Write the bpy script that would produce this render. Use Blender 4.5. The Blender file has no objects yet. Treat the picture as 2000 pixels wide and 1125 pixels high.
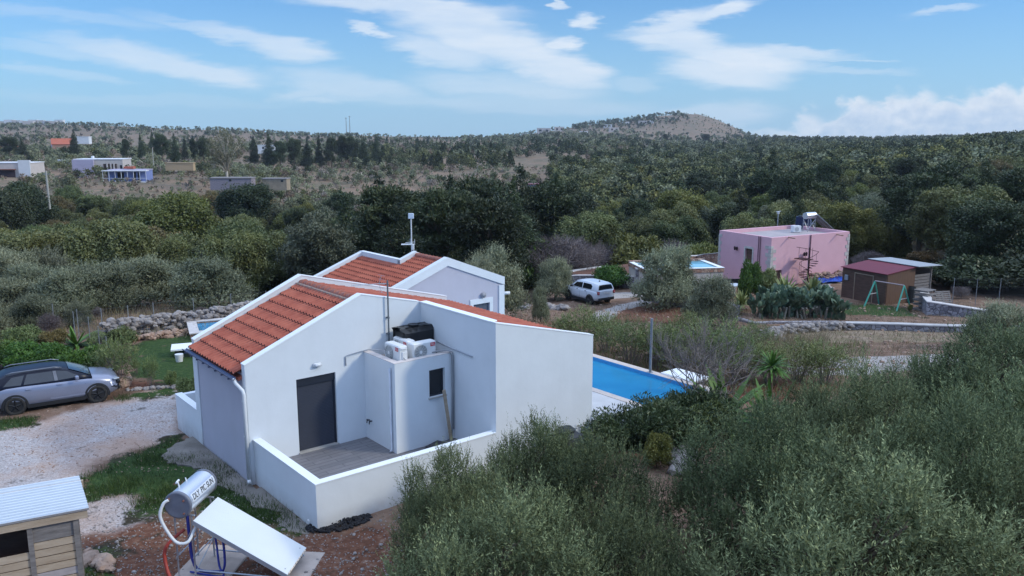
import bpy, math, random
import numpy as np
from mathutils import Vector, Matrix
from mathutils.geometry import tessellate_polygon
PI = math.pi
S = bpy.context.scene
COL = S.collection
rad = math.radians

# ------------------------------------------------------------------ camera
CH = 9.0; FPX = 1600.0; PITCH = rad(10.63)
cam = bpy.data.cameras.new('camera'); co = bpy.data.objects.new('camera', cam); COL.objects.link(co)
co.location = (0, 0, CH); co.rotation_euler = (PI/2 - PITCH, 0, 0)
cam.sensor_width = 36; cam.lens = 36*FPX/2000; cam.clip_start = .3; cam.clip_end = 30000
S.camera = co
# ------------------------------------------------------------------ light
SUN_AZ, SUN_EL = 100, 31         # degrees clockwise from the viewing direction / above the horizon
SUN_E, SUN_ANGLE = 1.75, 6.0
SKY_S = .10
S.view_settings.view_transform = 'Standard'; S.view_settings.look = 'None'
S.view_settings.exposure = 0.12; S.view_settings.gamma = 1
sd = Vector((math.sin(rad(SUN_AZ))*math.cos(rad(SUN_EL)), math.cos(rad(SUN_AZ))*math.cos(rad(SUN_EL)), math.sin(rad(SUN_EL))))
sl = bpy.data.lights.new('sun', 'SUN'); so = bpy.data.objects.new('sun', sl); COL.objects.link(so)
sl.energy = SUN_E; sl.angle = rad(SUN_ANGLE); sl.color = (1, .93, .74)
so.rotation_euler = sd.to_track_quat('Z', 'Y').to_euler(); so.location = (30, 0, 40)

def px2ang(x, y):     # azimuth and elevation (degrees) of a sky direction
    rx = (x-1000)/FPX; ry = (y-562.5)/FPX
    d = Vector((rx, math.cos(PITCH)-ry*math.sin(PITCH), -math.sin(PITCH)-ry*math.cos(PITCH)))
    return math.degrees(math.atan2(d.x, d.y)), math.degrees(math.atan2(d.z, math.hypot(d.x, d.y)))

W = bpy.data.worlds.new('World'); S.world = W; W.use_nodes = True
def build_world():
    nt = W.node_tree; N = nt.nodes; L = nt.links; N.clear()
    def nd(t, **k):
        n = N.new(t)
        for a, v in k.items(): setattr(n, a, v)
        return n
    def link(a, b): L.new(a, b)
    def math_(op, a, b=None, c=None, clamp=False):
        n = nd('ShaderNodeMath', operation=op, use_clamp=clamp)
        for i, v in enumerate((a, b, c)):
            if v is None: continue
            if isinstance(v, (int, float)): n.inputs[i].default_value = v
            else: link(v, n.inputs[i])
        return n.outputs[0]
    out = nd('ShaderNodeOutputWorld'); bg = nd('ShaderNodeBackground'); bg.inputs['Strength'].default_value = SKY_S
    link(bg.outputs[0], out.inputs[0])
    sky = nd('ShaderNodeTexSky'); sky.sky_type = 'NISHITA'; sky.sun_disc = False
    sky.sun_elevation = rad(SUN_EL); sky.sun_rotation = rad(SUN_AZ); sky.altitude = 200
    sky.air_density = 1.1; sky.dust_density = .6; sky.ozone_density = 2.2
    tc = nd('ShaderNodeTexCoord'); sp = nd('ShaderNodeSeparateXYZ'); link(tc.outputs['Generated'], sp.inputs[0])
    az = math_('MULTIPLY', math_('ARCTAN2', sp.outputs[0], sp.outputs[1]), 180/PI)
    el = math_('MULTIPLY', math_('ARCSINE', sp.outputs[2]), 180/PI)
    cb = nd('ShaderNodeCombineXYZ'); link(az, cb.inputs[0]); link(el, cb.inputs[1])
    def noise(vec, scale, detail=5, rough=.55, sx=1, sy=1, rot=0):
        mp = nd('ShaderNodeMapping'); mp.inputs['Scale'].default_value = (sx, sy, 1); mp.inputs['Rotation'].default_value = (0, 0, rad(rot))
        link(vec, mp.inputs[0]); n = nd('ShaderNodeTexNoise'); n.inputs['Scale'].default_value = scale
        n.inputs['Detail'].default_value = detail; n.inputs['Roughness'].default_value = rough
        link(mp.outputs[0], n.inputs['Vector']); return n
    # wispy warp of the sheet clouds: stretched sideways
    w1 = noise(cb.outputs[0], .55, 6, .6, .35, 1.6, 6)
    vs = nd('ShaderNodeVectorMath', operation='SUBTRACT'); link(w1.outputs['Color'], vs.inputs[0]); vs.inputs[1].default_value = (.5, .5, .5)
    vm = nd('ShaderNodeVectorMath', operation='MULTIPLY'); link(vs.outputs[0], vm.inputs[0]); vm.inputs[1].default_value = (6.5, 1.7, 0)
    va = nd('ShaderNodeVectorMath', operation='ADD'); link(cb.outputs[0], va.inputs[0]); link(vm.outputs[0], va.inputs[1])
    warped = va.outputs[0]
    total = None
    def ell(x, y, hl, hh, ang, alpha, soft=.75, vec=None):
        nonlocal total
        a, e = px2ang(x, y); k = 1/27.9
        mp = nd('ShaderNodeMapping'); mp.vector_type = 'TEXTURE'
        mp.inputs['Location'].default_value = (a, e, 0); mp.inputs['Rotation'].default_value = (0, 0, rad(-ang)); mp.inputs['Scale'].default_value = (hl*k*1.06, hh*k*1.18, 1)
        link(vec or warped, mp.inputs[0])
        ln = nd('ShaderNodeVectorMath', operation='LENGTH'); link(mp.outputs[0], ln.inputs[0])
        mr = nd('ShaderNodeMapRange', interpolation_type='SMOOTHSTEP')
        mr.inputs['From Min'].default_value = 1.15; mr.inputs['From Max'].default_value = 1.15-soft
        mr.inputs['To Min'].default_value = 0; mr.inputs['To Max'].default_value = alpha
        link(ln.outputs['Value'], mr.inputs[0])
        o = mr.outputs[0]
        total = o if total is None else math_('MAXIMUM', total, o)
    E_ = [(320,118,185,22,9,.7),(180,105,150,12,4,.35),(420,140,80,22,14,.7),(480,75,120,15,12,.6),(560,98,85,20,5,.75),(400,52,120,10,8,.35),
          (110,140,110,8,4,.3),(120,30,200,12,3,.25),(800,14,240,17,3,.85),(900,45,140,38,8,.85),(960,85,180,35,12,.9),(1080,130,120,34,14,.9),
          (860,100,110,24,12,.7),(1000,170,200,26,4,.5),(690,165,160,24,6,.5),(800,195,260,14,3,.35),(640,198,60,8,3,.45),(600,180,70,12,-6,.45),
          (1310,45,85,20,-14,.85),(1400,22,75,14,-10,.85),(1330,82,110,22,6,.85),(1450,110,170,24,9,.9),(1420,140,120,30,6,.85),(1560,106,110,10,3,.7),(1680,117,60,3,2,.5),
          (1147,45,30,14,0,.95),(1088,88,44,13,2,.95),(725,62,36,12,20,.8),(1095,5,18,10,0,.9),(1830,27,65,6,-6,.5),(1650,140,130,6,2,.35),
          (1250,160,60,14,0,.3),(1010,205,330,20,2,.3),(1400,225,120,22,0,.5),(300,195,300,10,1,.15)]
    for e in E_: ell(*e)
    veil = noise(cb.outputs[0], .3, 7, .62, .4, 2.2, 8)
    vr = nd('ShaderNodeMapRange'); vr.inputs['From Min'].default_value = .3; vr.inputs['From Max'].default_value = .72
    vr.inputs['To Min'].default_value = .68; vr.inputs['To Max'].default_value = 1.1; link(veil.outputs['Fac'], vr.inputs[0])
    cir = math_('MULTIPLY', total, vr.outputs[0], clamp=True)
    # cumulus bank low on the right, bumpy tops
    cn = noise(cb.outputs[0], .55, 7, .58, 1, 1.5)
    a0, e0 = px2ang(1520, 232); a1, e1 = px2ang(1850, 172)
    topl = nd('ShaderNodeMapRange', interpolation_type='SMOOTHSTEP'); topl.inputs['From Min'].default_value = a0-5.5; topl.inputs['From Max'].default_value = a1
    topl.inputs['To Min'].default_value = e0-1.2; topl.inputs['To Max'].default_value = e1-.1; link(az, topl.inputs[0]); side = nd('ShaderNodeMapRange', interpolation_type='SMOOTHSTEP'); side.inputs['From Min'].default_value = a0-9; side.inputs['From Max'].default_value = a0+6; link(az, side.inputs[0])
    cw = nd('ShaderNodeTexVoronoi'); cw.feature = 'SMOOTH_F1'; cw.inputs['Scale'].default_value = .75; cw.inputs['Smoothness'].default_value = .35
    cwm = nd('ShaderNodeVectorMath', operation='MULTIPLY_ADD'); link(cn.outputs['Color'], cwm.inputs[0]); cwm.inputs[1].default_value = (2.2, 2.2, 0); link(cb.outputs[0], cwm.inputs[2])
    link(cwm.outputs[0], cw.inputs['Vector'])
    top = math_('ADD', topl.outputs[0], math_('MULTIPLY', math_('SUBTRACT', .55, cw.outputs['Distance']), 1.5))
    top = math_('ADD', top, math_('MULTIPLY', math_('SUBTRACT', cn.outputs['Fac'], .5), 2.4))
    dpt = math_('SUBTRACT', top, el)
    cm = nd('ShaderNodeMapRange', interpolation_type='SMOOTHSTEP'); cm.inputs['From Min'].default_value = -.25; cm.inputs['From Max'].default_value = .7; link(dpt, cm.inputs[0])
    cum = math_('MULTIPLY', math_('MULTIPLY', cm.outputs[0], .86), side.outputs[0])
    # colours
    def mix(f, a, b):
        m = nd('ShaderNodeMix', data_type='RGBA'); m.clamp_factor = True
        if isinstance(f, (int, float)): m.inputs[0].default_value = f
        else: link(f, m.inputs[0])
        for v, s in ((a, m.inputs[6]), (b, m.inputs[7])):
            if isinstance(v, tuple): s.default_value = (*v, 1)
            else: link(v, s)
        return m.outputs[2]
    k = 1/SKY_S
    tint = nd('ShaderNodeMix', data_type='RGBA'); tint.blend_type = 'MULTIPLY'; tint.inputs[0].default_value = 1
    link(sky.outputs[0], tint.inputs[6]); tint.inputs[7].default_value = (*SKYTINT, 1)
    # pale air towards the horizon
    hz = nd('ShaderNodeMapRange', interpolation_type='SMOOTHSTEP'); hz.inputs['From Min'].default_value = 16; hz.inputs['From Max'].default_value = -2
    hz.inputs['To Min'].default_value = 0; hz.inputs['To Max'].default_value = .75; link(el, hz.inputs[0])
    c0 = mix(hz.outputs[0], tint.outputs[2], tuple(v*k for v in (.44, .66, .88)))
    # unseen upper sky, brightened as thin cloud to add fill light
    up = nd('ShaderNodeMapRange', interpolation_type='SMOOTHSTEP'); up.inputs['From Min'].default_value = 17; up.inputs['From Max'].default_value = 48
    up.inputs['To Max'].default_value = 1; link(el, up.inputs[0])
    upn = noise(cb.outputs[0], .06, 4, .5); upc = mix(upn.outputs['Fac'], tuple(v*k for v in OVERHEAD[0]), tuple(v*k for v in OVERHEAD[1]))
    c0 = mix(up.outputs[0], c0, upc)
    c1 = mix(cir, c0, tuple(v*k for v in (.72, .80, .90)))
    sh = nd('ShaderNodeMapRange', interpolation_type='SMOOTHSTEP'); sh.inputs['From Min'].default_value = .0; sh.inputs['From Max'].default_value = 2.2; link(dpt, sh.inputs[0])
    shn = noise(cb.outputs[0], 1.1, 6, .6, 1, 1.4)
    sf = math_('ADD', math_('MULTIPLY', sh.outputs[0], .75), math_('MULTIPLY', math_('SUBTRACT', shn.outputs['Fac'], .5), 1.8), clamp=True)
    cc = mix(sf, tuple(v*k for v in (.78, .83, .90)), tuple(v*k for v in (.47, .60, .77)))
    c2 = mix(cum, c1, cc)
    link(c2, bg.inputs[0])
SKYTINT = (.28, .78, 1.36); OVERHEAD = ((.80, 1.08, 1.62), (1.12, 1.34, 1.75))
build_world()

# ------------------------------------------------------------------ helpers: places
cp_, sp_ = math.cos(PITCH), math.sin(PITCH)
def ray(x, y):
    a = (x-1000)/FPX; b = (y-562.5)/FPX
    return Vector((a, cp_-b*sp_, -sp_-b*cp_))
def atz(x, y, z):
    r = ray(x, y); return Vector((0, 0, CH))+r*((z-CH)/r.z)
def atd(x, y, D):
    r = ray(x, y); return Vector((0, 0, CH))+r*(D/r.y)
def smooth(a, b, x):
    t = np.clip((x-a)/(b-a), 0, 1); return t*t*(3-2*t)
# value noise on numpy arrays
_rs = np.random.RandomState(7); _T = _rs.rand(256, 256)
def vnoise(x, y):
    xi = np.floor(x).astype(int); yi = np.floor(y).astype(int); fx = x-xi; fy = y-yi
    fx = fx*fx*(3-2*fx); fy = fy*fy*(3-2*fy)
    a = _T[xi & 255, yi & 255]; b = _T[(xi+1) & 255, yi & 255]; c = _T[xi & 255, (yi+1) & 255]; d = _T[(xi+1) & 255, (yi+1) & 255]
    return (a*(1-fx)+b*fx)*(1-fy)+(c*(1-fx)+d*fx)*fy
def fbm(x, y, o=4):
    s = 0; a = .5; 
    for i in range(o): s = s+a*vnoise(x*2**i+17*i, y*2**i+5*i); a *= .5
    return s/(1-.5**o)

# ------------------------------------------------------------------ terrain: heights by bearing and distance
TPX = np.array([-900, -200, 150, 400, 650, 900, 1150, 1400, 1700, 2000, 2900.])
TD = np.array([3, 20, 30, 37, 45, 52, 60, 75, 90, 130, 180, 230, 300, 400, 550, 750, 1000, 1400, 2000, 3000, 9000.])
def zy(y):            # negative marker: a picture height to be turned into a height above the deck at that distance
    return ('y', y)
def _tab():
    near_l = [-.45, -.5, -.75, -.95, -1.3, -1.9, -3, -7.5]
    near_m = [-.45, -.45, -.5, -.6, -1.2, -2.6, -3.8, -6]
    near_c = [-.7, -.6, -.6, -.75, -1.9, -3.0, -3.6, -4.2]
    near_r = [-1, -.8, -.85, -1.2, -2.3, -3.1, -3.5, -3.7]
    rows = {
     -900: near_l+[-11, -13, -12, -7, -5, 0, 4, 8, 10, 15, 8, 0, -40],
     -200: near_l+[-11, -12.5, -11, -6, -4, zy(313), zy(297), zy(283), zy(268), zy(246), zy(250), zy(262), zy(268)],
     150:  near_l+[-11, -12.5, -11, -6.5, -4, zy(316), zy(299), zy(284), zy(266), zy(244), zy(250), zy(262), zy(268)],
     400:  near_l+[-12, -13.5, -12, -8, -5, zy(322), zy(302), zy(286), zy(272), zy(254), zy(258), zy(264), zy(268)],
     650:  near_m+[-12, -14, -14, -12, zy(380), zy(335), zy(306), zy(288), zy(277), zy(265), zy(266), zy(267), zy(268)],
     900:  near_m+[-12, -14, -14, -12.5, zy(384), zy(336), zy(308), zy(290), zy(280), zy(272), zy(269), zy(268), zy(268)],
     1150: near_c+[-8, -12, -13, -11, -9, zy(334), zy(306), zy(288), zy(274), zy(262), zy(266), zy(268), zy(268)],
     1400: near_r+[-7, -10, -11, -10, -9, zy(332), zy(308), zy(293), zy(282), zy(272), zy(269), zy(268), zy(268)],
     1700: near_r+[-6, -8, -8, -6, -4, zy(311), zy(295), zy(286), zy(280), zy(275), zy(270), zy(269), zy(268)],
     2000: near_r+[-5, -6, -4, -2, zy(306), zy(290), zy(279), zy(273), zy(271), zy(270), zy(268), zy(268), zy(268)],
     2900: near_r+[-4, -4, 0, 4, 8, 12, 14, 14, 12, 5, 0, -10, -40]}
    T = np.zeros((len(TPX), len(TD)))
    for i, p in enumerate(TPX):
        for j, v in enumerate(rows[int(p)]):
            T[i, j] = v if not isinstance(v, tuple) else CH-TD[j]*math.tan(PITCH+math.atan((v[1]-562.5)/FPX))
    return T
TT = _tab(); LTD = np.log(TD)
def ground(x, y):
    x = np.asarray(x, float); y = np.asarray(y, float)
    az = np.arctan2(x, y); azc = np.clip(az, -.87, .87); R = np.hypot(x, y)
    D = np.clip(R*np.cos(azc), 3.01, 8999); p = np.clip(1000+1627*np.tan(azc), TPX[0], TPX[-1]-.1)
    i = np.clip(np.searchsorted(TPX, p, 'right')-1, 0, len(TPX)-2); f = (p-TPX[i])/(TPX[i+1]-TPX[i]); f = f*f*(3-2*f)
    ld = np.log(D); j = np.clip(np.searchsorted(LTD, ld, 'right')-1, 0, len(TD)-2); g = (ld-LTD[j])/(LTD[j+1]-LTD[j])
    z = (TT[i, j]*(1-f)+TT[i+1, j]*f)*(1-g)+(TT[i, j+1]*(1-f)+TT[i+1, j+1]*f)*g
    # the conical hill and the low ridges of the skyline
    px = 1000+1627*np.tan(azc)
    sky_x = np.array([1000, 1050, 1100, 1150, 1200, 1240, 1280, 1330, 1360, 1395, 1430, 1462, 1500, 1560])
    sky_y = np.array([268, 262, 256, 249, 243, 236, 229, 223.5, 223, 233, 247, 263, 269, 269])
    hy = np.interp(px, sky_x, sky_y); need = (268-hy)/FPX*1700*1.04
    z = z+need*np.exp(-((D-1700)/ (230+0*D))**2)*(D < 3000)*.98
    n = fbm(x/38, y/38, 4)-.5
    amp = np.interp(D, [25, 70, 200, 600, 2000], [.0, .5, 2.0, 3.0, 6.0])
    z = z+n*amp+np.interp(D, [10, 40, 90], [.05, .12, .3])*(fbm(x/2.3, y/2.3, 3)-.5)
    return z
def gz(x, y): return float(ground(x, y))

# ------------------------------------------------------------------ helpers: materials
MATS = {}
def M(name, c, rough=.75, var=.12, scale=4., bump=0., c2=None, metal=0., spec=.4, detail=6, stretch=None, coat=0, kind='noise', obvar=0):
    if name in MATS: return MATS[name]
    m = bpy.data.materials.new(name); m.use_nodes = True; nt = m.node_tree; N = nt.nodes; L = nt.links
    b = N['Principled BSDF']; b.inputs['Roughness'].default_value = rough; b.inputs['Metallic'].default_value = metal
    b.inputs['Specular IOR Level'].default_value = spec
    if coat: b.inputs['Coat Weight'].default_value = coat; b.inputs['Coat Roughness'].default_value = .06
    tc = N.new('ShaderNodeTexCoord'); mp = N.new('ShaderNodeMapping'); L.new(tc.outputs['Object'], mp.inputs[0])
    if stretch: mp.inputs['Scale'].default_value = stretch
    if kind == 'voronoi':
        n = N.new('ShaderNodeTexVoronoi'); n.inputs['Scale'].default_value = scale; fac = n.outputs['Distance']
    else:
        n = N.new('ShaderNodeTexNoise'); n.inputs['Scale'].default_value = scale; n.inputs['Detail'].default_value = detail; n.inputs['Roughness'].default_value = .6; fac = n.outputs['Fac']
    L.new(mp.outputs[0], n.inputs['Vector'])
    r = N.new('ShaderNodeValToRGB'); e = r.color_ramp.elements
    a = tuple(max(0, v*(1-var)) for v in c); bb = tuple(min(1, v*(1+var)) for v in (c2 or c))
    if c2: a = c; bb = c2
    e[0].position = .3; e[1].position = .7; e[0].color = (*a, 1); e[1].color = (*bb, 1); L.new(fac, r.inputs[0]); out = r.outputs[0]
    if obvar:
        oi = N.new('ShaderNodeObjectInfo'); hs = N.new('ShaderNodeHueSaturation'); mr = N.new('ShaderNodeMapRange')
        mr.inputs['To Min'].default_value = 1-obvar; mr.inputs['To Max'].default_value = 1+obvar; L.new(oi.outputs['Random'], mr.inputs[0]); L.new(mr.outputs[0], hs.inputs['Value']); L.new(out, hs.inputs['Color']); out = hs.outputs[0]
    L.new(out, b.inputs['Base Color'])
    if bump:
        bp = N.new('ShaderNodeBump'); bp.inputs['Strength'].default_value = min(1, bump); bp.inputs['Distance'].default_value = .03
        n2 = N.new('ShaderNodeTexNoise'); n2.inputs['Scale'].default_value = scale*5; n2.inputs['Detail'].default_value = 4; L.new(mp.outputs[0], n2.inputs['Vector'])
        L.new(n2.outputs['Fac'], bp.inputs['Height']); L.new(bp.outputs[0], b.inputs['Normal'])
    MATS[name] = m; return m

def leafmat(name, c1, c2, back=None, rough=.5, trans=.12, obv=.25, hue=.03, spec=.35):
    m = bpy.data.materials.new(name); m.use_nodes = True; nt = m.node_tree; N = nt.nodes; L = nt.links
    b = N['Principled BSDF']; out = N['Material Output']
    at = N.new('ShaderNodeAttribute'); at.attribute_name = 'v'
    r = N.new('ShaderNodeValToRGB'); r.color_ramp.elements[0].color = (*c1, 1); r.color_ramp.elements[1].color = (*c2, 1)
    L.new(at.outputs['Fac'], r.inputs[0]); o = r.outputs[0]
    if back:
        g = N.new('ShaderNodeNewGeometry'); mx = N.new('ShaderNodeMix'); mx.data_type = 'RGBA'
        L.new(g.outputs['Backfacing'], mx.inputs[0]); L.new(o, mx.inputs[6]); mx.inputs[7].default_value = (*back, 1); o = mx.outputs[2]
    oi = N.new('ShaderNodeObjectInfo'); hs = N.new('ShaderNodeHueSaturation')
    mr = N.new('ShaderNodeMapRange'); mr.inputs['To Min'].default_value = 1-obv; mr.inputs['To Max'].default_value = 1+obv; L.new(oi.outputs['Random'], mr.inputs[0]); L.new(mr.outputs[0], hs.inputs['Value'])
    mt = N.new('ShaderNodeMath'); mt.operation = 'FRACT'; ml = N.new('ShaderNodeMath'); ml.operation = 'MULTIPLY'; ml.inputs[1].default_value = 17.3
    L.new(oi.outputs['Random'], ml.inputs[0]); L.new(ml.outputs[0], mt.inputs[0]); m2 = N.new('ShaderNodeMapRange'); m2.inputs['To Min'].default_value = .5-hue; m2.inputs['To Max'].default_value = .5+hue
    L.new(mt.outputs[0], m2.inputs[0]); L.new(m2.outputs[0], hs.inputs['Hue']); L.new(o, hs.inputs['Color'])
    L.new(hs.outputs[0], b.inputs['Base Color']); b.inputs['Roughness'].default_value = rough; b.inputs['Specular IOR Level'].default_value = spec
    t = N.new('ShaderNodeBsdfTranslucent'); L.new(hs.outputs[0], t.inputs[0]); ms = N.new('ShaderNodeMixShader'); ms.inputs[0].default_value = trans
    L.new(b.outputs[0], ms.inputs[1]); L.new(t.outputs[0], ms.inputs[2]); L.new(ms.outputs[0], out.inputs[0])
    return m

# ------------------------------------------------------------------ helpers: meshes
def frame(d):
    d = Vector(d).normalized(); u = d.cross(Vector((0, 0, 1)))
    if u.length < .01: u = Vector((1, 0, 0))
    u.normalize(); return u, d.cross(u).normalized()
class MB:
    def __init__(s): s.v = []; s.f = []; s.m = []
    def add(s, v, f, mi=0):
        o = len(s.v); s.v += [tuple(p) for p in v]; s.f += [tuple(i+o for i in q) for q in f]; s.m += [mi]*len(f); return s
    def box(s, x0, x1, y0, y1, z0, z1, mi=0):
        v = [(x, y, z) for z in (z0, z1) for y in (y0, y1) for x in (x0, x1)]
        return s.add(v, [(0, 2, 3, 1), (4, 5, 7, 6), (0, 1, 5, 4), (2, 6, 7, 3), (0, 4, 6, 2), (1, 3, 7, 5)], mi)
    def rbox(s, c, sz, rz=0, mi=0, R=None):
        R = R or Matrix.Rotation(rz, 3, 'Z'); h = [k/2 for k in sz]
        v = [Vector(c)+R @ Vector((x*h[0], y*h[1], z*h[2])) for z in (-1, 1) for y in (-1, 1) for x in (-1, 1)]
        return s.add(v, [(0, 2, 3, 1), (4, 5, 7, 6), (0, 1, 5, 4), (2, 6, 7, 3), (0, 4, 6, 2), (1, 3, 7, 5)], mi)
    def bbox(s, c, sz, b, rz=0, mi=0):     # box with chamfered edges
        R = Matrix.Rotation(rz, 3, 'Z'); hx, hy, hz = [k/2 for k in sz]; ring = []
        lay = [(-hz, b), (-hz+b, 0), (hz-b, 0), (hz, b)]
        vs = []
        for z, i in lay:
            x, y = hx-i, hy-i
            for p in ((x, -y+b), (x, y-b), (x-b, y), (-x+b, y), (-x, y-b), (-x, -y+b), (-x+b, -y), (x-b, -y)): vs.append(Vector(c)+R @ Vector((p[0], p[1], z)))
        f = [tuple(range(7, -1, -1)), tuple(range(24, 32))]
        for l in range(3):
            for k in range(8): a = l*8+k; b2 = l*8+(k+1) % 8; f.append((a, b2, b2+8, a+8))
        return s.add(vs, f, mi)
    def cyl(s, p0, p1, r0, r1=None, n=10, caps=True, mi=0):
        r1 = r0 if r1 is None else r1; p0 = Vector(p0); p1 = Vector(p1); u, w = frame(p1-p0)
        v = [p+(u*math.cos(2*PI*k/n)+w*math.sin(2*PI*k/n))*r for p, r in ((p0, r0), (p1, r1)) for k in range(n)]
        f = [(k, (k+1) % n, n+(k+1) % n, n+k) for k in range(n)]
        if caps: f += [tuple(range(n-1, -1, -1)), tuple(range(n, 2*n))]
        return s.add(v, f, mi)
    def tube(s, pts, r, n=6, mi=0, r1=None):
        pts = [Vector(p) for p in pts]; m = len(pts); v = []; f = []
        u = None
        for i, p in enumerate(pts):
            d = (pts[min(i+1, m-1)]-pts[max(i-1, 0)])
            if d.length < 1e-6: d = Vector((0, 0, 1))
            d.normalize()
            if u is None: u, w = frame(d)
            else:
                u = (u-d*u.dot(d)); 
                if u.length < 1e-4: u, w = frame(d)
                u.normalize(); w = d.cross(u)
            rr = r if r1 is None else r+(r1-r)*i/(m-1)
            v += [p+(u*math.cos(2*PI*k/n)+w*math.sin(2*PI*k/n))*rr for k in range(n)]
        for i in range(m-1): f += [(i*n+k, i*n+(k+1) % n, (i+1)*n+(k+1) % n, (i+1)*n+k) for k in range(n)]
        f += [tuple(range(n-1, -1, -1)), tuple(range((m-1)*n, m*n))]
        return s.add(v, f, mi)
    def prism(s, poly, w0, w1, fn, holes=(), mi=0):
        loops = [list(poly)]+[list(h) for h in holes]; flat = [p for l in loops for p in l]; n = len(flat)
        tri = tessellate_polygon([[Vector((a, b, 0)) for a, b in l] for l in loops])
        v = [fn(a, b, w0) for a, b in flat]+[fn(a, b, w1) for a, b in flat]
        f = [tuple(t) for t in tri]+[tuple(i+n for i in reversed(t)) for t in tri]; o = 0
        for l in loops:
            k = len(l); f += [(o+i, o+(i+1) % k, n+o+(i+1) % k, n+o+i) for i in range(k)]; o += k
        return s.add(v, f, mi)
    def xz(s, poly, y0, y1, holes=(), mi=0): return s.prism(poly, y0, y1, lambda a, b, w: (a, w, b), holes, mi)
    def yz(s, poly, x0, x1, holes=(), mi=0): return s.prism(poly, x0, x1, lambda a, b, w: (w, a, b), holes, mi)
    def xy(s, poly, z0, z1, holes=(), mi=0): return s.prism(poly, z0, z1, lambda a, b, w: (a, b, w), holes, mi)
    def rock(s, c, sz, rng, mi=0):
        R = Matrix.Rotation(rng.uniform(0, 6.3), 3, 'Z') @ Matrix.Rotation(rng.uniform(-.5, .5), 3, 'X')
        v = []
        for p in ICO[0]:
            k = .82+.32*rng.random(); v.append(Vector(c)+R @ Vector((p[0]*sz[0]*k, p[1]*sz[1]*k, p[2]*sz[2]*k)))
        return s.add(v, ICO[1], mi)
    def build(s, name, mats, parent=None, smooth=False, loc=None, fix=True):
        me = bpy.data.meshes.new(name); me.from_pydata([tuple(p) for p in s.v], [], s.f)
        if not isinstance(mats, (list, tuple)): mats = [mats]
        for m in mats: me.materials.append(m)
        if len(mats) > 1: me.polygons.foreach_set('material_index', s.m)
        if smooth: me.polygons.foreach_set('use_smooth', [True]*len(s.f))
        if fix:
            import bmesh
            bm = bmesh.new(); bm.from_mesh(me); bmesh.ops.recalc_face_normals(bm, faces=bm.faces); bm.to_mesh(me); bm.free()
        me.update(); o = bpy.data.objects.new(name, me); COL.objects.link(o)
        if parent: o.parent = parent
        if loc is not None: o.location = loc
        return o
def _ico():
    t = (1+5**.5)/2; v = [Vector(p).normalized() for p in ((-1,t,0),(1,t,0),(-1,-t,0),(1,-t,0),(0,-1,t),(0,1,t),(0,-1,-t),(0,1,-t),(t,0,-1),(t,0,1),(-t,0,-1),(-t,0,1))]
    f = [(0,11,5),(0,5,1),(0,1,7),(0,7,10),(0,10,11),(1,5,9),(5,11,4),(11,10,2),(10,7,6),(7,1,8),(3,9,4),(3,4,2),(3,2,6),(3,6,8),(3,8,9),(4,9,5),(2,4,11),(6,2,10),(8,6,7),(9,8,1)]
    c = {}; g = []
    def mid(a, b):
        k = (min(a, b), max(a, b))
        if k not in c: v.append(((v[a]+v[b])/2).normalized()); c[k] = len(v)-1
        return c[k]
    for a, b, d in f:
        x, y, z = mid(a, b), mid(b, d), mid(d, a); g += [(a, x, z), (b, y, x), (d, z, y), (x, y, z)]
    return v, g
ICO = _ico()
def quads(name, V, mat, v=None, parent=None, loc=None, col=None):
    """V: (n,4,3) corner positions of n separate quads; v one value per quad"""
    n = len(V); me = bpy.data.meshes.new(name)
    me.vertices.add(4*n); me.vertices.foreach_set('co', np.ascontiguousarray(V, dtype=np.float32).ravel())
    me.loops.add(4*n); me.loops.foreach_set('vertex_index', np.arange(4*n, dtype=np.int32))
    me.polygons.add(n); me.polygons.foreach_set('loop_start', np.arange(0, 4*n, 4, dtype=np.int32))
    me.update(calc_edges=True)
    if v is not None:
        a = me.attributes.new('v', 'FLOAT', 'FACE'); a.data.foreach_set('value', np.asarray(v, dtype=np.float32))
    if col is not None:
        a = me.attributes.new('col', 'FLOAT_COLOR', 'FACE'); a.data.foreach_set('color', np.concatenate([col, np.ones((n, 1))], 1).astype(np.float32).ravel())
    me.materials.append(mat); o = bpy.data.objects.new(name, me); COL.objects.link(o)
    if parent: o.parent = parent
    if loc is not None: o.location = loc
    return o
def nrm(a): return a/np.maximum(np.linalg.norm(a, axis=-1, keepdims=True), 1e-9)
def diamonds(C, U, Nn, l, w):
    U = nrm(U); Wd = nrm(np.cross(U, Nn)); l = np.reshape(l, (-1, 1))/2*np.ones((len(C), 1)); w = np.reshape(w, (-1, 1))/2*np.ones((len(C), 1))
    return np.stack([C-U*l, C+Wd*w-U*l*.1, C+U*l, C-Wd*w-U*l*.1], 1)

def tag(o, label=None, cat=None, group=None, kind=None):
    if label: o['label'] = label
    if cat: o['category'] = cat
    if group: o['group'] = group
    if kind: o['kind'] = kind
    return o
def thing(name, label, cat, loc=(0, 0, 0), rz=0, group=None):
    o = bpy.data.objects.new(name, None); COL.objects.link(o); o.location = loc; o.rotation_euler = (0, 0, rz); o.empty_display_size = .2
    return tag(o, label, cat, group)
def children(o): return [c for c in bpy.data.objects if c.parent == o]
def copy_tree(root, kids, label=None, group=None):
    c = root.copy(); COL.objects.link(c)
    for k in kids:
        d = k.copy(); COL.objects.link(d); d.parent = c
    if label: c['label'] = label
    if group: c['group'] = group
    return c
def on(x, y, dz=0): return (x, y, gz(x, y)+dz)
def gpx(px, D):       # a ground point at picture column px and forward distance D
    X = (px-1000)/1627*D; z = gz(X, D)+1.2; return (px-1000)/FPX*(D*cp_+(CH-z)*sp_), D

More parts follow.
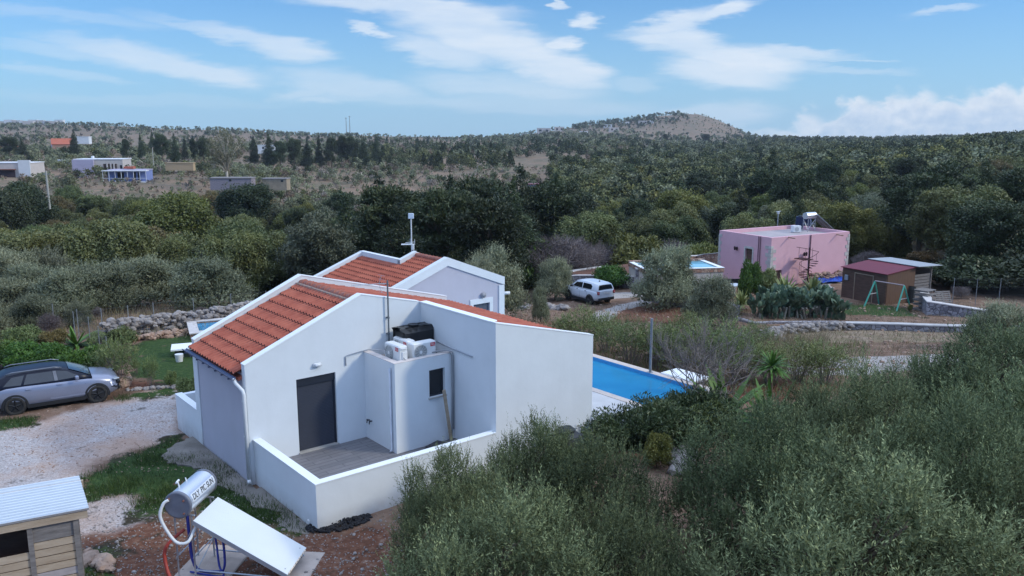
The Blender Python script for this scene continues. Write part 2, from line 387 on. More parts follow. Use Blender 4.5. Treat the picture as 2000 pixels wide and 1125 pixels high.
# ------------------------------------------------------------------ materials
white = M('white_render', (.68, .71, .74), .85, .035, 1.3, .12)
def weather(m, z0=-.95, z1=.0, col=(.30, .22, .17), amt=.5, streak=.16):
    nt = m.node_tree; N = nt.nodes; L = nt.links; b = N['Principled BSDF']; src = b.inputs['Base Color'].links[0].from_socket; tc = [n for n in N if n.type == 'TEX_COORD'][0]
    sp = N.new('ShaderNodeSeparateXYZ'); L.new(tc.outputs['Object'], sp.inputs[0]); mr = N.new('ShaderNodeMapRange'); mr.inputs['From Min'].default_value = z1; mr.inputs['From Max'].default_value = z0; mr.inputs['To Max'].default_value = amt; L.new(sp.outputs[2], mr.inputs[0])
    n = N.new('ShaderNodeTexNoise'); n.inputs['Scale'].default_value = 4; n.inputs['Detail'].default_value = 8; L.new(tc.outputs['Object'], n.inputs['Vector'])
    ml = N.new('ShaderNodeMath'); ml.operation = 'MULTIPLY'; L.new(mr.outputs[0], ml.inputs[0]); L.new(n.outputs['Fac'], ml.inputs[1])
    mp = N.new('ShaderNodeMapping'); mp.inputs['Scale'].default_value = (3.1, 3.1, .5); L.new(tc.outputs['Object'], mp.inputs[0]); n2 = N.new('ShaderNodeTexNoise'); n2.inputs['Scale'].default_value = 1.0; n2.inputs['Detail'].default_value = 5; L.new(mp.outputs[0], n2.inputs['Vector'])
    r2 = N.new('ShaderNodeMapRange'); r2.inputs['From Min'].default_value = .52; r2.inputs['From Max'].default_value = .75; r2.inputs['To Max'].default_value = streak; L.new(n2.outputs['Fac'], r2.inputs[0])
    m1 = N.new('ShaderNodeMix'); m1.data_type = 'RGBA'; L.new(r2.outputs[0], m1.inputs[0]); L.new(src, m1.inputs[6]); m1.inputs[7].default_value = (.42, .42, .43, 1)
    m2 = N.new('ShaderNodeMix'); m2.data_type = 'RGBA'; L.new(ml.outputs[0], m2.inputs[0]); L.new(m1.outputs[2], m2.inputs[6]); m2.inputs[7].default_value = (*col, 1); L.new(m2.outputs[2], b.inputs['Base Color'])
weather(white, z0=-.7, amt=.9, streak=.06)
whitec = M('white_cap', (.80, .82, .84), .8, .03, 3)
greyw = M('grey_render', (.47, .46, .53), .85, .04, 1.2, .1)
weather(greyw); tileM = M('roof_tile', (.28, .066, .042), .8, .2, 2.2, .15, c2=(.44, .135, .085), detail=12); gapShadeM = M('tile_gap_shade', (.035, .010, .008), .9)  # tile risers coloured near black, standing in for the shade under each tile
ridgeM = M('ridge_tile', (.33, .12, .09), .8, .2, 5, .2, c2=(.42, .17, .12))
mortarM = M('mortar', (.40, .30, .25), .9, .2, 14, .3)
shutM = M('shutter_grey', (.045, .05, .07), .5, .08, 2)
darkM = M('dark_metal', (.03, .035, .05), .4, .1, 5, metal=.3)
gutM = M('gutter_blue_grey', (.10, .12, .20), .45, .08, 4, metal=.2)
plastM = M('white_plastic', (.70, .71, .72), .4, .04, 5)
greyP = M('grey_plastic', (.28, .29, .31), .5, .08, 5)
galvM = M('galvanised', (.45, .47, .50), .4, .1, 8, metal=.7)
concM = M('concrete', (.36, .34, .32), .9, .2, 2.5, .3, detail=10)
concP = M('pinkish_concrete', (.45, .37, .32), .9, .15, 3, .25)
blackP = M('black_plastic', (.012, .013, .016), .35, .2, 4)
woodM = M('bleached_wood', (.34, .25, .17), .8, .25, 1.6, .3, c2=(.50, .40, .30), stretch=(1, 6, 6), detail=10)
woodD = M('brown_wood', (.075, .042, .032), .75, .25, 2, .3, c2=(.125, .07, .05), stretch=(1, 1, 5))
woodG = M('grey_wood', (.20, .18, .17), .85, .3, 3, .3, stretch=(1, 1, 6))
redP = M('red_label', (.50, .015, .03), .4, .05)
whiteP = M('label_white', (.85, .85, .85), .4, .02)
stoneM = M('limestone', (.15, .13, .12), .9, .3, 2.5, .5, c2=(.38, .34, .32), detail=10)
stoneR = M('reddish_stone', (.26, .15, .10), .9, .3, 2.5, .5, c2=(.44, .32, .25), detail=10)
glassD = M('dark_glass', (.012, .014, .018), .08, .1, 2, spec=.35)
pinkM = M('pink_render', (.66, .385, .43), .88, .05, 1.0, .15, c2=(.71, .42, .47))
roofG = M('roof_screed', (.40, .35, .35), .9, .12, .7, .1, detail=8)
barkM = M('bark', (.11, .085, .06), .9, .3, 6, .5)
twigM = M('grey_twig', (.20, .165, .15), .9, .2, 6)
def brickmat(name, c1, c2, mortar, scale, bw, rh, rough=.7, msize=.01, stretch=None):
    m = M(name, c1, rough); nt = m.node_tree; N = nt.nodes; L = nt.links; b = N['Principled BSDF']
    br = N.new('ShaderNodeTexBrick'); br.inputs['Color1'].default_value = (*c1, 1); br.inputs['Color2'].default_value = (*c2, 1); br.inputs['Mortar'].default_value = (*mortar, 1)
    br.inputs['Scale'].default_value = scale; br.inputs['Brick Width'].default_value = bw; br.inputs['Row Height'].default_value = rh; br.inputs['Mortar Size'].default_value = msize
    mp = [n for n in N if n.type == 'MAPPING'][0]; L.new(mp.outputs[0], br.inputs['Vector'])
    nz = N.new('ShaderNodeTexNoise'); nz.inputs['Scale'].default_value = 3; nz.inputs['Detail'].default_value = 8; mp2 = N.new('ShaderNodeMapping'); mp2.inputs['Scale'].default_value = stretch or (1, 8, 1)
    L.new(mp.outputs[0], mp2.inputs[0]); L.new(mp2.outputs[0], nz.inputs['Vector'])
    mx = N.new('ShaderNodeMix'); mx.data_type = 'RGBA'; mx.blend_type = 'OVERLAY'; mx.inputs[0].default_value = .45; L.new(br.outputs['Color'], mx.inputs[6]); L.new(nz.outputs['Fac'], mx.inputs[7])
    L.new(mx.outputs[2], b.inputs['Base Color']); return m
deckM = brickmat('deck_tile', (.16, .155, .165), (.20, .19, .20), (.09, .09, .10), 1, 1.2, .2, .55)
def stonewallmat(name, c1, c2, joint, scale=3.4):
    m = M(name, c1, .9); nt = m.node_tree; N = nt.nodes; L = nt.links; b = N['Principled BSDF']; mp = [n for n in N if n.type == 'MAPPING'][0]
    vo = N.new('ShaderNodeTexVoronoi'); vo.feature = 'DISTANCE_TO_EDGE'; vo.inputs['Scale'].default_value = scale
    v2 = N.new('ShaderNodeTexVoronoi'); v2.inputs['Scale'].default_value = scale
    nz = N.new('ShaderNodeTexNoise'); nz.inputs['Scale'].default_value = 2.0; nz.inputs['Detail'].default_value = 4
    ad = N.new('ShaderNodeVectorMath'); ad.operation = 'MULTIPLY_ADD'; ad.inputs[1].default_value = (.25, .25, .25); L.new(nz.outputs['Color'], ad.inputs[0]); L.new(mp.outputs[0], ad.inputs[2]); L.new(mp.outputs[0], nz.inputs['Vector'])
    L.new(ad.outputs[0], vo.inputs['Vector']); L.new(ad.outputs[0], v2.inputs['Vector'])
    r = N.new('ShaderNodeValToRGB'); r.color_ramp.elements[0].position = .02; r.color_ramp.elements[1].position = .09; L.new(vo.outputs['Distance'], r.inputs[0])
    rc = N.new('ShaderNodeValToRGB'); rc.color_ramp.elements[0].color = (*c1, 1); rc.color_ramp.elements[1].color = (*c2, 1)
    sp = N.new('ShaderNodeSeparateColor'); L.new(v2.outputs['Color'], sp.inputs[0]); L.new(sp.outputs[0], rc.inputs[0])
    mx = N.new('ShaderNodeMix'); mx.data_type = 'RGBA'; L.new(r.outputs[0], mx.inputs[0]); mx.inputs[6].default_value = (*joint, 1); L.new(rc.outputs[0], mx.inputs[7]); L.new(mx.outputs[2], b.inputs['Base Color'])
    bp = N.new('ShaderNodeBump'); bp.inputs['Strength'].default_value = .8; bp.inputs['Distance'].default_value = .06; L.new(vo.outputs['Distance'], bp.inputs['Height']); L.new(bp.outputs[0], b.inputs['Normal'])
    return m
wallG = stonewallmat('grey_stonework', (.17, .16, .18), (.38, .36, .38), (.10, .09, .10))
wallR = stonewallmat('red_stonework', (.30, .14, .09), (.52, .38, .29), (.16, .11, .09))

# ------------------------------------------------------------------ ground: one sheet to the horizon
def inpoly(P, x, y):      # signed distance (negative inside) to a polygon
    P = np.array(P); d = np.full(x.shape, 1e9); ins = np.zeros(x.shape, bool); n = len(P)
    for i in range(n):
        a = P[i]; b = P[(i+1) % n]; e = b-a; wx = x-a[0]; wy = y-a[1]
        t = np.clip((wx*e[0]+wy*e[1])/(e@e), 0, 1); d = np.minimum(d, np.hypot(wx-e[0]*t, wy-e[1]*t))
        c = ((a[1] > y) != (b[1] > y)) & (x < (b[0]-a[0])*(y-a[1])/((b[1]-a[1]) or 1e-9)+a[0]); ins ^= c
    return np.where(ins, -d, d)
def pp(pts, z=-.6): return [tuple(atz(x, y, z)[:2]) for x, y in pts]
GRAVEL = pp([(-260, 900), (-100, 860), (60, 830), (150, 800), (240, 772), (300, 752), (350, 757), (352, 845), (330, 868), (262, 878), (190, 905), (150, 960), (-60, 985), (-300, 1010)], -.65)
GRAVEL2 = pp([(140, 985), (268, 958), (285, 1010), (210, 1040), (140, 1045)], -.5)
LAWN = pp([(235, 700), (290, 652), (395, 635), (420, 700), (420, 760), (370, 770), (268, 745)], -.95)
PATH = pp([(1180, 560), (1265, 562), (1290, 575), (1262, 592), (1215, 604), (1188, 640), (1150, 640), (1165, 606), (1205, 592), (1250, 580), (1250, 570), (1190, 576)], -3.3)
TRACK = pp([(1320, 700), (1450, 690), (1640, 705), (1850, 690), (1900, 712), (1700, 745), (1560, 745), (1430, 722)], -1.3)
RING = pp([(1520, 660), (1560, 640), (1660, 632), (1880, 645), (1880, 690), (1700, 690), (1560, 690)], -2.6)
LAWN2 = pp([(1620, 590), (1700, 596), (1770, 606), (1800, 630), (1650, 622), (1560, 618)], -3.5)
RED = [pp([(1180, 600), (1300, 590), (1400, 610), (1420, 640), (1200, 640)], -3.2), pp([(990, 640), (1100, 610), (1180, 620), (1180, 650), (1000, 660)], -2.4),
       pp([(1160, 700), (1240, 700), (1340, 745), (1280, 728), (1180, 690)], -.6), pp([(1380, 745), (1480, 735), (1630, 745), (1640, 775), (1400, 790)], -.9),
       pp([(250, 745), (330, 745), (350, 760), (250, 768)], -.8), pp([(150, 1040), (330, 1000), (480, 1080), (620, 1040), (760, 1035), (900, 1150), (800, 1400), (100, 1400)], -.5),
       pp([(1940, 960), (2060, 940), (2080, 1200), (1960, 1180)], -.8)]
GR = [pp([(150, 935), (215, 905), (300, 868), (345, 845), (352, 872), (430, 900), (485, 925), (500, 965), (560, 1000), (600, 1045), (560, 1060), (430, 1010), (270, 1010), (250, 965), (165, 985)], -.55),
      pp([(0, 818), (70, 815), (60, 835), (-60, 850)], -.65), pp([(150, 1075), (215, 1075), (220, 1130), (150, 1130)], -.5),
      pp([(230, 770), (340, 750), (350, 766), (230, 785)], -.7)]
def build_ground():
    az = np.concatenate([np.radians(np.linspace(-180, -50, 40, endpoint=False)), np.radians(np.linspace(-50, 50, 760)), np.radians(np.linspace(50, 180, 41)[1:-1])])
    R = np.concatenate([[1.5, 4, 7], np.geomspace(10, 60, 330), np.geomspace(60, 400, 191)[1:], np.geomspace(400, 2650, 101)[1:]])
    A, RR = np.meshgrid(az, R); x = RR*np.sin(A); y = RR*np.cos(A); z = ground(x, y)
    # near lumps
    z = z+np.where(RR < 60, .035*(fbm(x*3.1, y*3.1, 3)-.5), 0)
    nR, nA = x.shape; me = bpy.data.meshes.new('ground')
    co_ = np.stack([x, y, z], -1).reshape(-1, 3); co_ = np.concatenate([co_, [[0, 0, gz(0, 0)]]])
    i = np.arange(nR-1)[:, None]; j = np.arange(nA)[None, :]; j2 = (j+1) % nA
    F = np.stack([i*nA+j, i*nA+j2, (i+1)*nA+j2, (i+1)*nA+j], -1).reshape(-1, 4)[:, ::-1]
    me.vertices.add(len(co_)); me.vertices.foreach_set('co', co_.astype(np.float32).ravel())
    me.loops.add(F.size); me.loops.foreach_set('vertex_index', F.astype(np.int32).ravel()); me.polygons.add(len(F)); me.polygons.foreach_set('loop_start', np.arange(0, F.size, 4, dtype=np.int32))
    me.update(calc_edges=True); me.polygons.foreach_set('use_smooth', [True]*len(F))
    near = RR < 90; xn = x[near]; yn = y[near]
    def field(polys, wd):
        d = np.full(xn.shape, 1e9)
        for P in polys: d = np.minimum(d, inpoly(P, xn, yn))
        return np.clip(.5-d/wd, 0, 1)
    c1 = np.zeros((nR, nA, 4)); c2 = np.zeros((nR, nA, 4))
    g = c1[..., 0]; g[near] = field([GRAVEL, GRAVEL2], 1.6); g = c1[..., 1]; g[near] = field([LAWN, LAWN2]+GR, 1.2); g = c1[..., 2]; g[near] = field(RED, 2.2)
    g = c2[..., 0]; g[near] = field([PATH, TRACK], .9); g = c2[..., 1]; g[near] = field([RING], 1.5)
    D = np.where(np.abs(A) < 1.3, RR*np.cos(A), RR*.3); px = 1000+1627*np.tan(np.clip(A, -1, 1))
    fl = smooth(50, 68, D)*(1-smooth(175, 215, D)*(px < 1250))      # leaf litter under the wood
    fl = np.where(px > 1050, np.where(D < 80, 0, fl)+smooth(40, 60, D)*0, fl)
    fl = fl*(1-smooth(650, 1000, D)); c2[..., 2] = np.clip(fl, 0, 1)
    for nm, c in (('zone', c1), ('zone2', c2)):
        c = np.concatenate([c.reshape(-1, 4), [[0, 0, 0, 1]]]); c[:, 3] = 1
        a = me.attributes.new(nm, 'FLOAT_COLOR', 'POINT'); a.data.foreach_set('color', c.astype(np.float32).ravel())
    m = bpy.data.materials.new('ground'); m.use_nodes = True; nt = m.node_tree; N = nt.nodes; L = nt.links; b = N['Principled BSDF']; b.inputs['Roughness'].default_value = .95; b.inputs['Specular IOR Level'].default_value = .15
    tc = N.new('ShaderNodeTexCoord')
    def noise(s, d=6, r=.6):
        n = N.new('ShaderNodeTexNoise'); n.inputs['Scale'].default_value = s; n.inputs['Detail'].default_value = d; n.inputs['Roughness'].default_value = r; L.new(tc.outputs['Object'], n.inputs['Vector']); return n.outputs['Fac']
    def ramp(f, *st):
        r = N.new('ShaderNodeValToRGB'); e = r.color_ramp.elements
        while len(e) < len(st): e.new(.5)
        for k, (p, c) in enumerate(st): e[k].position = p; e[k].color = (*c, 1)
        L.new(f, r.inputs[0]); return r.outputs[0]
    def mix(f, a, c):
        x = N.new('ShaderNodeMix'); x.data_type = 'RGBA'; x.clamp_factor = True; L.new(f, x.inputs[0]); L.new(a, x.inputs[6]); L.new(c, x.inputs[7]); return x.outputs[2]
    def mth(op, a, c):
        x = N.new('ShaderNodeMath'); x.operation = op; x.use_clamp = False
        for k, q in enumerate((a, c)):
            if isinstance(q, (int, float)): x.inputs[k].default_value = q
            else: L.new(q, x.inputs[k])
        return x.outputs[0]
    def mask(ch, n, sharp=5, k=1.0):      # noisy edge for a zone
        v = mth('ADD', ch, mth('MULTIPLY', mth('SUBTRACT', n, .5), k)); v = mth('MULTIPLY', mth('SUBTRACT', v, .5), sharp); x = N.new('ShaderNodeMath'); x.operation = 'ADD'; x.use_clamp = True; L.new(v, x.inputs[0]); x.inputs[1].default_value = .5; return x.outputs[0]
    z1 = N.new('ShaderNodeAttribute'); z1.attribute_name = 'zone'; s1 = N.new('ShaderNodeSeparateColor'); L.new(z1.outputs['Color'], s1.inputs[0])
    z2 = N.new('ShaderNodeAttribute'); z2.attribute_name = 'zone2'; s2 = N.new('ShaderNodeSeparateColor'); L.new(z2.outputs['Color'], s2.inputs[0])
    n1 = noise(.9, 8, .65); n2 = noise(6, 6, .7); n3 = noise(.06, 8, .6); n4 = noise(22, 3, .6); n5 = noise(.35, 6, .6)
    soil = ramp(n1, (.25, (.09, .055, .038)), (.5, (.20, .125, .088)), (.72, (.32, .225, .17)))
    scrub = ramp(n5, (.3, (.11, .11, .06)), (.50, (.17, .14, .095)), (.7, (.31, .205, .145)))
    far = N.new('ShaderNodeVectorMath'); far.operation = 'LENGTH'; L.new(tc.outputs['Object'], far.inputs[0]); fr = N.new('ShaderNodeMapRange'); fr.inputs['From Min'].default_value = 60; fr.inputs['From Max'].default_value = 160; L.new(far.outputs['Value'], fr.inputs[0])
    base = mix(fr.outputs[0], soil, mix(ramp(n3, (.42, (0, 0, 0)), (.6, (1, 1, 1))), scrub, ramp(n1, (.3, (.13, .115, .075)), (.6, (.30, .195, .135)))))
    litter = ramp(n2, (.3, (.025, .022, .015)), (.7, (.07, .055, .035)))
    base = mix(s2.outputs[2], base, litter)
    red = ramp(n2, (.28, (.075, .038, .026)), (.5, (.15, .065, .04)), (.62, (.20, .11, .075)), (.74, (.36, .29, .25)))
    base = mix(mask(s1.outputs[2], n1, 4, 1.2), base, red)
    dry = ramp(n1, (.3, (.12, .12, .06)), (.5, (.24, .18, .12)), (.7, (.36, .28, .22)))
    base = mix(mask(s2.outputs[1], n1, 4, .7), base, dry)
    vg = N.new('ShaderNodeTexVoronoi'); vg.inputs['Scale'].default_value = 26; L.new(tc.outputs['Object'], vg.inputs['Vector']); vs = N.new('ShaderNodeSeparateColor'); L.new(vg.outputs['Color'], vs.inputs[0])
    stones = ramp(vs.outputs[0], (.0, (.30, .26, .245)), (.5, (.42, .375, .36)), (1, (.55, .50, .49)))
    tan = ramp(n2, (.3, (.36, .22, .15)), (.7, (.48, .33, .25)))
    grav = mix(ramp(n5, (.42, (0, 0, 0)), (.62, (.8, .8, .8))), stones, tan)
    base = mix(mask(s1.outputs[0], n1, 3.5, .9), base, grav)
    pathc = ramp(n2, (.3, (.28, .25, .235)), (.7, (.46, .42, .40)))
    base = mix(mask(s2.outputs[0], n1, 5, .6), base, pathc)
    grass = ramp(n2, (.25, (.018, .034, .012)), (.55, (.04, .075, .02)), (.8, (.11, .12, .05)))
    base = mix(mask(s1.outputs[1], n1, 4, 3.6), base, mix(mask(s1.outputs[1], n2, 3, 1.5), litter, grass))
    L.new(base, b.inputs['Base Color'])
    bp = N.new('ShaderNodeBump'); bp.inputs['Strength'].default_value = .7; bp.inputs['Distance'].default_value = .06; L.new(mth('ADD', n2, mth('MULTIPLY', n4, .5)), bp.inputs['Height']); L.new(bp.outputs[0], b.inputs['Normal'])
    me.materials.append(m); o = bpy.data.objects.new('ground', me); COL.objects.link(o); tag(o, kind='structure'); return o
build_ground()

# ------------------------------------------------------------------ the white villa (local x along its front, y into it)
HROT = math.atan2(.63405593, .77328719)
P0 = Vector((-6.07497, 22.17010, 0))
HA = Vector((.77328719, .63405593, 0)); HB = Vector((-.63405593, .77328719, 0))
def hl(a, b, z): return P0+HA*a+HB*b+Vector((0, 0, z))
def hpx(x, y, b):     # local (a, z) of a point seen at a picture place on the villa's plane y=b
    r = ray(x, y); C = Vector((0, 0, CH)); t = (P0+HB*b-C).dot(HB)/r.dot(HB); p = C+r*t-P0; return p.dot(HA), p.z
def tiles(mb, x0, x1, y0, y1, z0, slope, lap=.37, wl=.205, amp=.030, mi=0):
    """rolled tiles on a plane that rises from x0 to x1 (either way round); y runs across the rolls"""
    L_ = abs(x1-x0); nc = max(1, round(L_/lap)); ny = int(abs(y1-y0)/wl*8); dirx = 1 if x1 > x0 else -1
    ys = np.linspace(y0, y1, ny+1); rr = random.Random(int(x0*100+y0*10))
    for c in range(nc):
        xa = x0+dirx*L_*c/nc; xb = x0+dirx*L_*(c+1)/nc; za = z0+slope*L_*c/nc; zb = z0+slope*L_*(c+1)/nc
        o = len(mb.v)
        for y in ys:
            ph = (y-y0)/wl*2*PI; w = amp*(math.cos(ph)+.28*math.cos(2*ph)); k = math.floor((y-y0)/wl*.5)
            j = (hash((k, c, 3)) % 100)/100*.008
            mb.v.append((xa-dirx*.03, y, za+w+.044+j)); mb.v.append((xb, y, zb+w+.012)); mb.v.append((xa-dirx*.03, y, za+w-.004))
        for i in range(len(ys)-1):
            a = o+i*3; mb.f += [(a, a+3, a+4, a+1), (a+2, a+5, a+3, a)]; mb.m += [mi, mi+1]
    return mb
def villa():
    t = thing('villa', 'white rendered villa with red tiled roof and walled terrace', 'house', P0, HROT)
    ZB = -.95
    w = MB()
    w.xz([(-1.45, ZB), (4.17, ZB), (4.17, 3.9), (2.14, 4.38), (-1.45, 2.88)], 0, .22, holes=[[(0, 0.002), (1.22, 0.002), (1.22, 2.21), (0, 2.21)]])
    w.xz([(4.17, ZB), (4.39, ZB), (4.39, 3.84), (4.17, 3.895)], -3.57, .22)
    w.xz([(4.17, ZB), (7.95, ZB), (7.95, 2.97), (4.17, 3.9)], -3.79, -3.572)
    w.box(7.73, 7.95, -3.57, 4.0, ZB, 2.78)
    w.xz([(-1.45, ZB), (7.95, ZB), (7.95, 2.98), (2.14, 4.42), (-1.45, 2.80)], 4.0, 4.22)
    w.build('wall', white, t)
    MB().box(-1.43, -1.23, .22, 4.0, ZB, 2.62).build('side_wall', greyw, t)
    MB().box(-1.46, -1.432, 3.83, 4.22, ZB+.1, 2.62).build('corner_trim', white, t); MB().box(-1.455, -1.432, .0, .16, ZB+.1, 2.6).build('corner_trim', white, t)
    # roof
    r = MB(); tiles(r, -1.62, 2.14, .22, 4.0, 2.60, .425); tiles(r, 4.39, 2.14, .22, 4.0, 3.655, .246)
    tiles(r, 8.06, 4.40, -3.57, 4.0, 2.755, .246)
    r.xz([(-1.55, 2.50), (2.14, 4.12), (7.9, 2.70), (7.9, 2.62), (2.14, 4.04), (-1.55, 2.42)], .22, 4.0)
    r.box(4.4, 7.7, -3.57, .2, 2.5, 2.6)
    rf = r.build('roof', [tileM, gapShadeM], t, fix=False)
    rg = MB(); n = 12
    for k in range(n):
        y0 = .22+3.78*k/n; rg.cyl((2.14, y0, 4.20+.02), (2.14, y0+.36, 4.17), .125, .105, 12)
    rg.build('ridge_tiles', ridgeM, rf, smooth=False)
    mo = MB(); rr = random.Random(3)
    for k in range(36):
        y = .27+3.7*k/35; mo.rbox((1.99, y, 4.175), (.10, .06+.02*rr.random(), .07), 0)
    mo.build('mortar_bedding', mortarM, rf)
    cp = MB()     # bright caps along the parapets
    for (x0, z0, x1, z1, ya, yb) in ((-1.46, 2.88, 2.14, 4.38, -.012, .235), (2.14, 4.38, 4.17, 3.9, -.012, .235), (-1.46, 2.80, 2.14, 4.42, 3.985, 4.235), (2.14, 4.42, 7.96, 2.98, 3.985, 4.235), (4.16, 3.9, 7.96, 2.97, -3.80, -3.56)):
        cp.xz([(x0, z0+.002), (x1, z1+.002), (x1, z1+.03), (x0, z0+.03)], ya, yb)
    cp.box(4.155, 4.40, -3.56, -.012, 3.895, 3.925)
    cp.build('parapet_cap', whitec, t)
    # gutter and pipes
    g = MB(); n = 8
    pts = [(-1.70+.07*math.cos(PI+PI*k/n), 2.55+.07*math.sin(PI+PI*k/n)) for k in range(n+1)]
    pts2 = [(-1.70+.062*math.cos(PI+PI*k/n), 2.555+.062*math.sin(PI+PI*k/n)) for k in range(n, -1, -1)]
    g.xz(pts+pts2, .2, 4.2)
    for k in range(8): g.box(-1.78, -1.62, .4+k*.5, .43+k*.5, 2.46, 2.50)
    gu = g.build('gutter', gutM, t)
    d = MB(); d.tube([(-1.66, .28, 2.5), (-1.64, .20, 2.38), (-1.54, -.02, 2.2), (-1.53, -.05, 2.1), (-1.53, -.05, -.35)], .05, 10)
    d.tube([(-1.53, -.05, -.35), (-1.56, -.15, -.4)], .055, 10); d.box(-1.585, -1.47, -.06, -.0, .9, .93); d.box(-1.585, -1.47, -.06, 0, 1.9, 1.93); d.build('downpipe', plastM, t, smooth=True)
    # shutter door
    dr = MB(); nsl = 44
    for k in range(nsl): z = .03+k*(1.95/nsl); dr.box(.05, 1.17, .10+.0, .125, z, z+1.95/nsl-.008)
    dr.box(.05, 1.17, .115, .14, .01, 2.0); sh = dr.build('roller_shutter', shutM, t)
    f = MB(); f.box(.0, 1.22, .055, .16, 1.98, 2.205); f.box(0, .05, .07, .15, 0.01, 1.98); f.box(1.17, 1.22, .07, .15, .01, 1.98); f.build('shutter_frame', darkM, t)
    MB().box(-.02, 1.24, -.04, .2, .004, .045).build('threshold', concM, t)
    # bulkhead lamp
    a, z = hpx(618, 712, 0); lm = MB(); lm.bbox((a, -.03, z), (.24, .06, .12), .02); lb = lm.build('wall_lamp', plastM, t, smooth=False)
    l2 = MB(); l2.tube([(a-.09, -.075, z), (a-.05, -.09, z), (a+.05, -.09, z), (a+.09, -.075, z)], .045, 10); l2.build('lamp_glass', M('lamp_glass', (.6, .62, .65), .2), lb, smooth=True)
    # plant room on the terrace
    x0, y0, zt = 2.16, -1.75, 2.66
    u = MB(); u.xz([(x0, .0), (4.168, 0), (4.168, zt), (x0, zt)], y0, y0+.2, holes=[[(3.31, 1.43), (3.86, 1.43), (3.86, 2.26), (3.31, 2.26)]])
    u.box(x0, x0+.2, y0+.2, -.002, 0, zt); u.box(x0+.2, 4.168, y0+.2, -.002, 2.38, 2.46); u.build('plant_room_wall', white, t)
    MB().box(x0+.2, 4.168, y0+.2, -.002, 2.46, 2.468).build('plant_room_roof', concP, t)
    k = MB(); k.box(x0-.004, 4.166, y0-.004, y0+.204, zt, zt+.012); k.box(x0-.004, x0+.204, y0+.204, -.004, zt, zt+.012); k.build('plant_room_cap', M('dusty_cap', (.62, .55, .52), .9, .15, 5), t)
    win = MB()
    for b_ in ((3.31, 3.86, 1.43, 1.48), (3.31, 3.86, 2.21, 2.26), (3.31, 3.36, 1.48, 2.21), (3.81, 3.86, 1.48, 2.21)): win.box(b_[0], b_[1], y0+.1, y0+.15, b_[2], b_[3])
    win = win.build('window', darkM, t); MB().box(3.36, 3.81, y0+.115, y0+.13, 1.48, 2.21).build('pane', glassD, win); MB().box(3.27, 3.90, y0-.05, y0+.19, 1.395, 1.428).build('sill', concM, win)
    p = MB(); p.tube([(x0-.045, y0+.2, 2.5), (x0-.045, y0+.2, .08), (x0-.12, y0+.16, .05)], .035, 8); p.build('waste_pipe', M('pipe_grey', (.5, .53, .6), .5), t, smooth=True)
    tp = MB()
    for yy in (-.22, -.36): tp.cyl((x0, yy, .60), (x0-.09, yy, .60), .022, n=8); tp.cyl((x0-.08, yy, .60), (x0-.09, yy, .52), .016, n=6); tp.box(x0-.09, x0-.05, yy-.04, yy+.04, .625, .635)
    tp.build('tap', darkM, t)
    c = MB(); zc = zt+.05
    c.tube([(3.55, y0+.25, zc), (3.9, y0+.1, zc+.04), (4.02, y0-.02, zc+.02), (4.07, y0-.07, zc-.12), (4.09, y0-.05, 1.4), (4.06, y0-.04, .05)], .02, 6)
    c.tube([(3.4, y0+.4, zc), (3.9, y0+.2, zc+.02), (4.10, y0-.05, zc), (4.13, y0-.07, zc-.14), (4.14, y0-.05, 1.5), (4.13, y0-.04, .3)], .016, 6)
    c.build('service_pipe', greyP, t, smooth=True)
    cg = M('conduit_grey', (.36, .38, .42), .6); MB().tube([(4.15, -.9, 2.84), (4.14, -1.5, 2.80), (4.14, -2.75, 2.74)], .018, 6).build('conduit', cg, t, smooth=True); c = MB(); c.tube([(1.55, -.03, 2.35), (1.55, -.03, 2.62), (1.62, -.05, 2.66), (2.3, -.06, 2.72), (2.6, -.4, 2.7), (2.75, -.8, 2.62)], .018, 6); c.build('conduit', M('conduit_grey', (.36, .38, .42), .6), t, smooth=True)
    # terrace
    w = MB(); w.xy([(-1.33, -3.79), (4.168, -3.79), (4.168, -3.59), (-1.13, -3.59), (-1.13, -.002), (-1.33, -.002)], ZB+.1, .74); w.build('terrace_wall', white, t); w = MB(); w.xy([(-1.45, 4.222), (-1.25, 4.222), (-1.25, 6.1), (7.9, 6.1), (7.9, 6.3), (-1.45, 6.3)], ZB-.1, .50); w.build('back_terrace_wall', white, t)
    w = MB(); w.xy([(-1.345, -3.805), (4.166, -3.805), (4.166, -3.575), (-1.115, -3.575), (-1.115, -.004), (-1.345, -.004)], .742, .767); w.build('terrace_wall_cap', whitec, t); MB().box(-1.465, -1.235, 4.225, 6.315, .502, .527).build('back_terrace_cap', whitec, t)
    MB().box(-1.13, 4.168, -3.59, -.002, -.25, 0).build('terrace_floor', deckM, t)
    MB().box(-1.25, 7.9, 4.222, 6.1, -.3, -.02).build('back_terrace_floor', concM, t)
    return t
VILLA = villa()
def jagged(P, amp, keep, seed=1):
    rr = random.Random(seed); out = []
    for i in range(len(P)):
        a, b = P[i], P[(i+1) % len(P)]; n = max(1, int(math.dist(a, b)/.14)) if not (a[0] > keep-.01 and b[0] > keep-.01) else 1
        for k in range(n): f = k/n; e = 0 if (k == 0 and a[0] > keep-.01) or n == 1 else amp; out.append((a[0]*(1-f)+b[0]*f+rr.uniform(-e, e), a[1]*(1-f)+b[1]*f+rr.uniform(-e, e)))
    return out
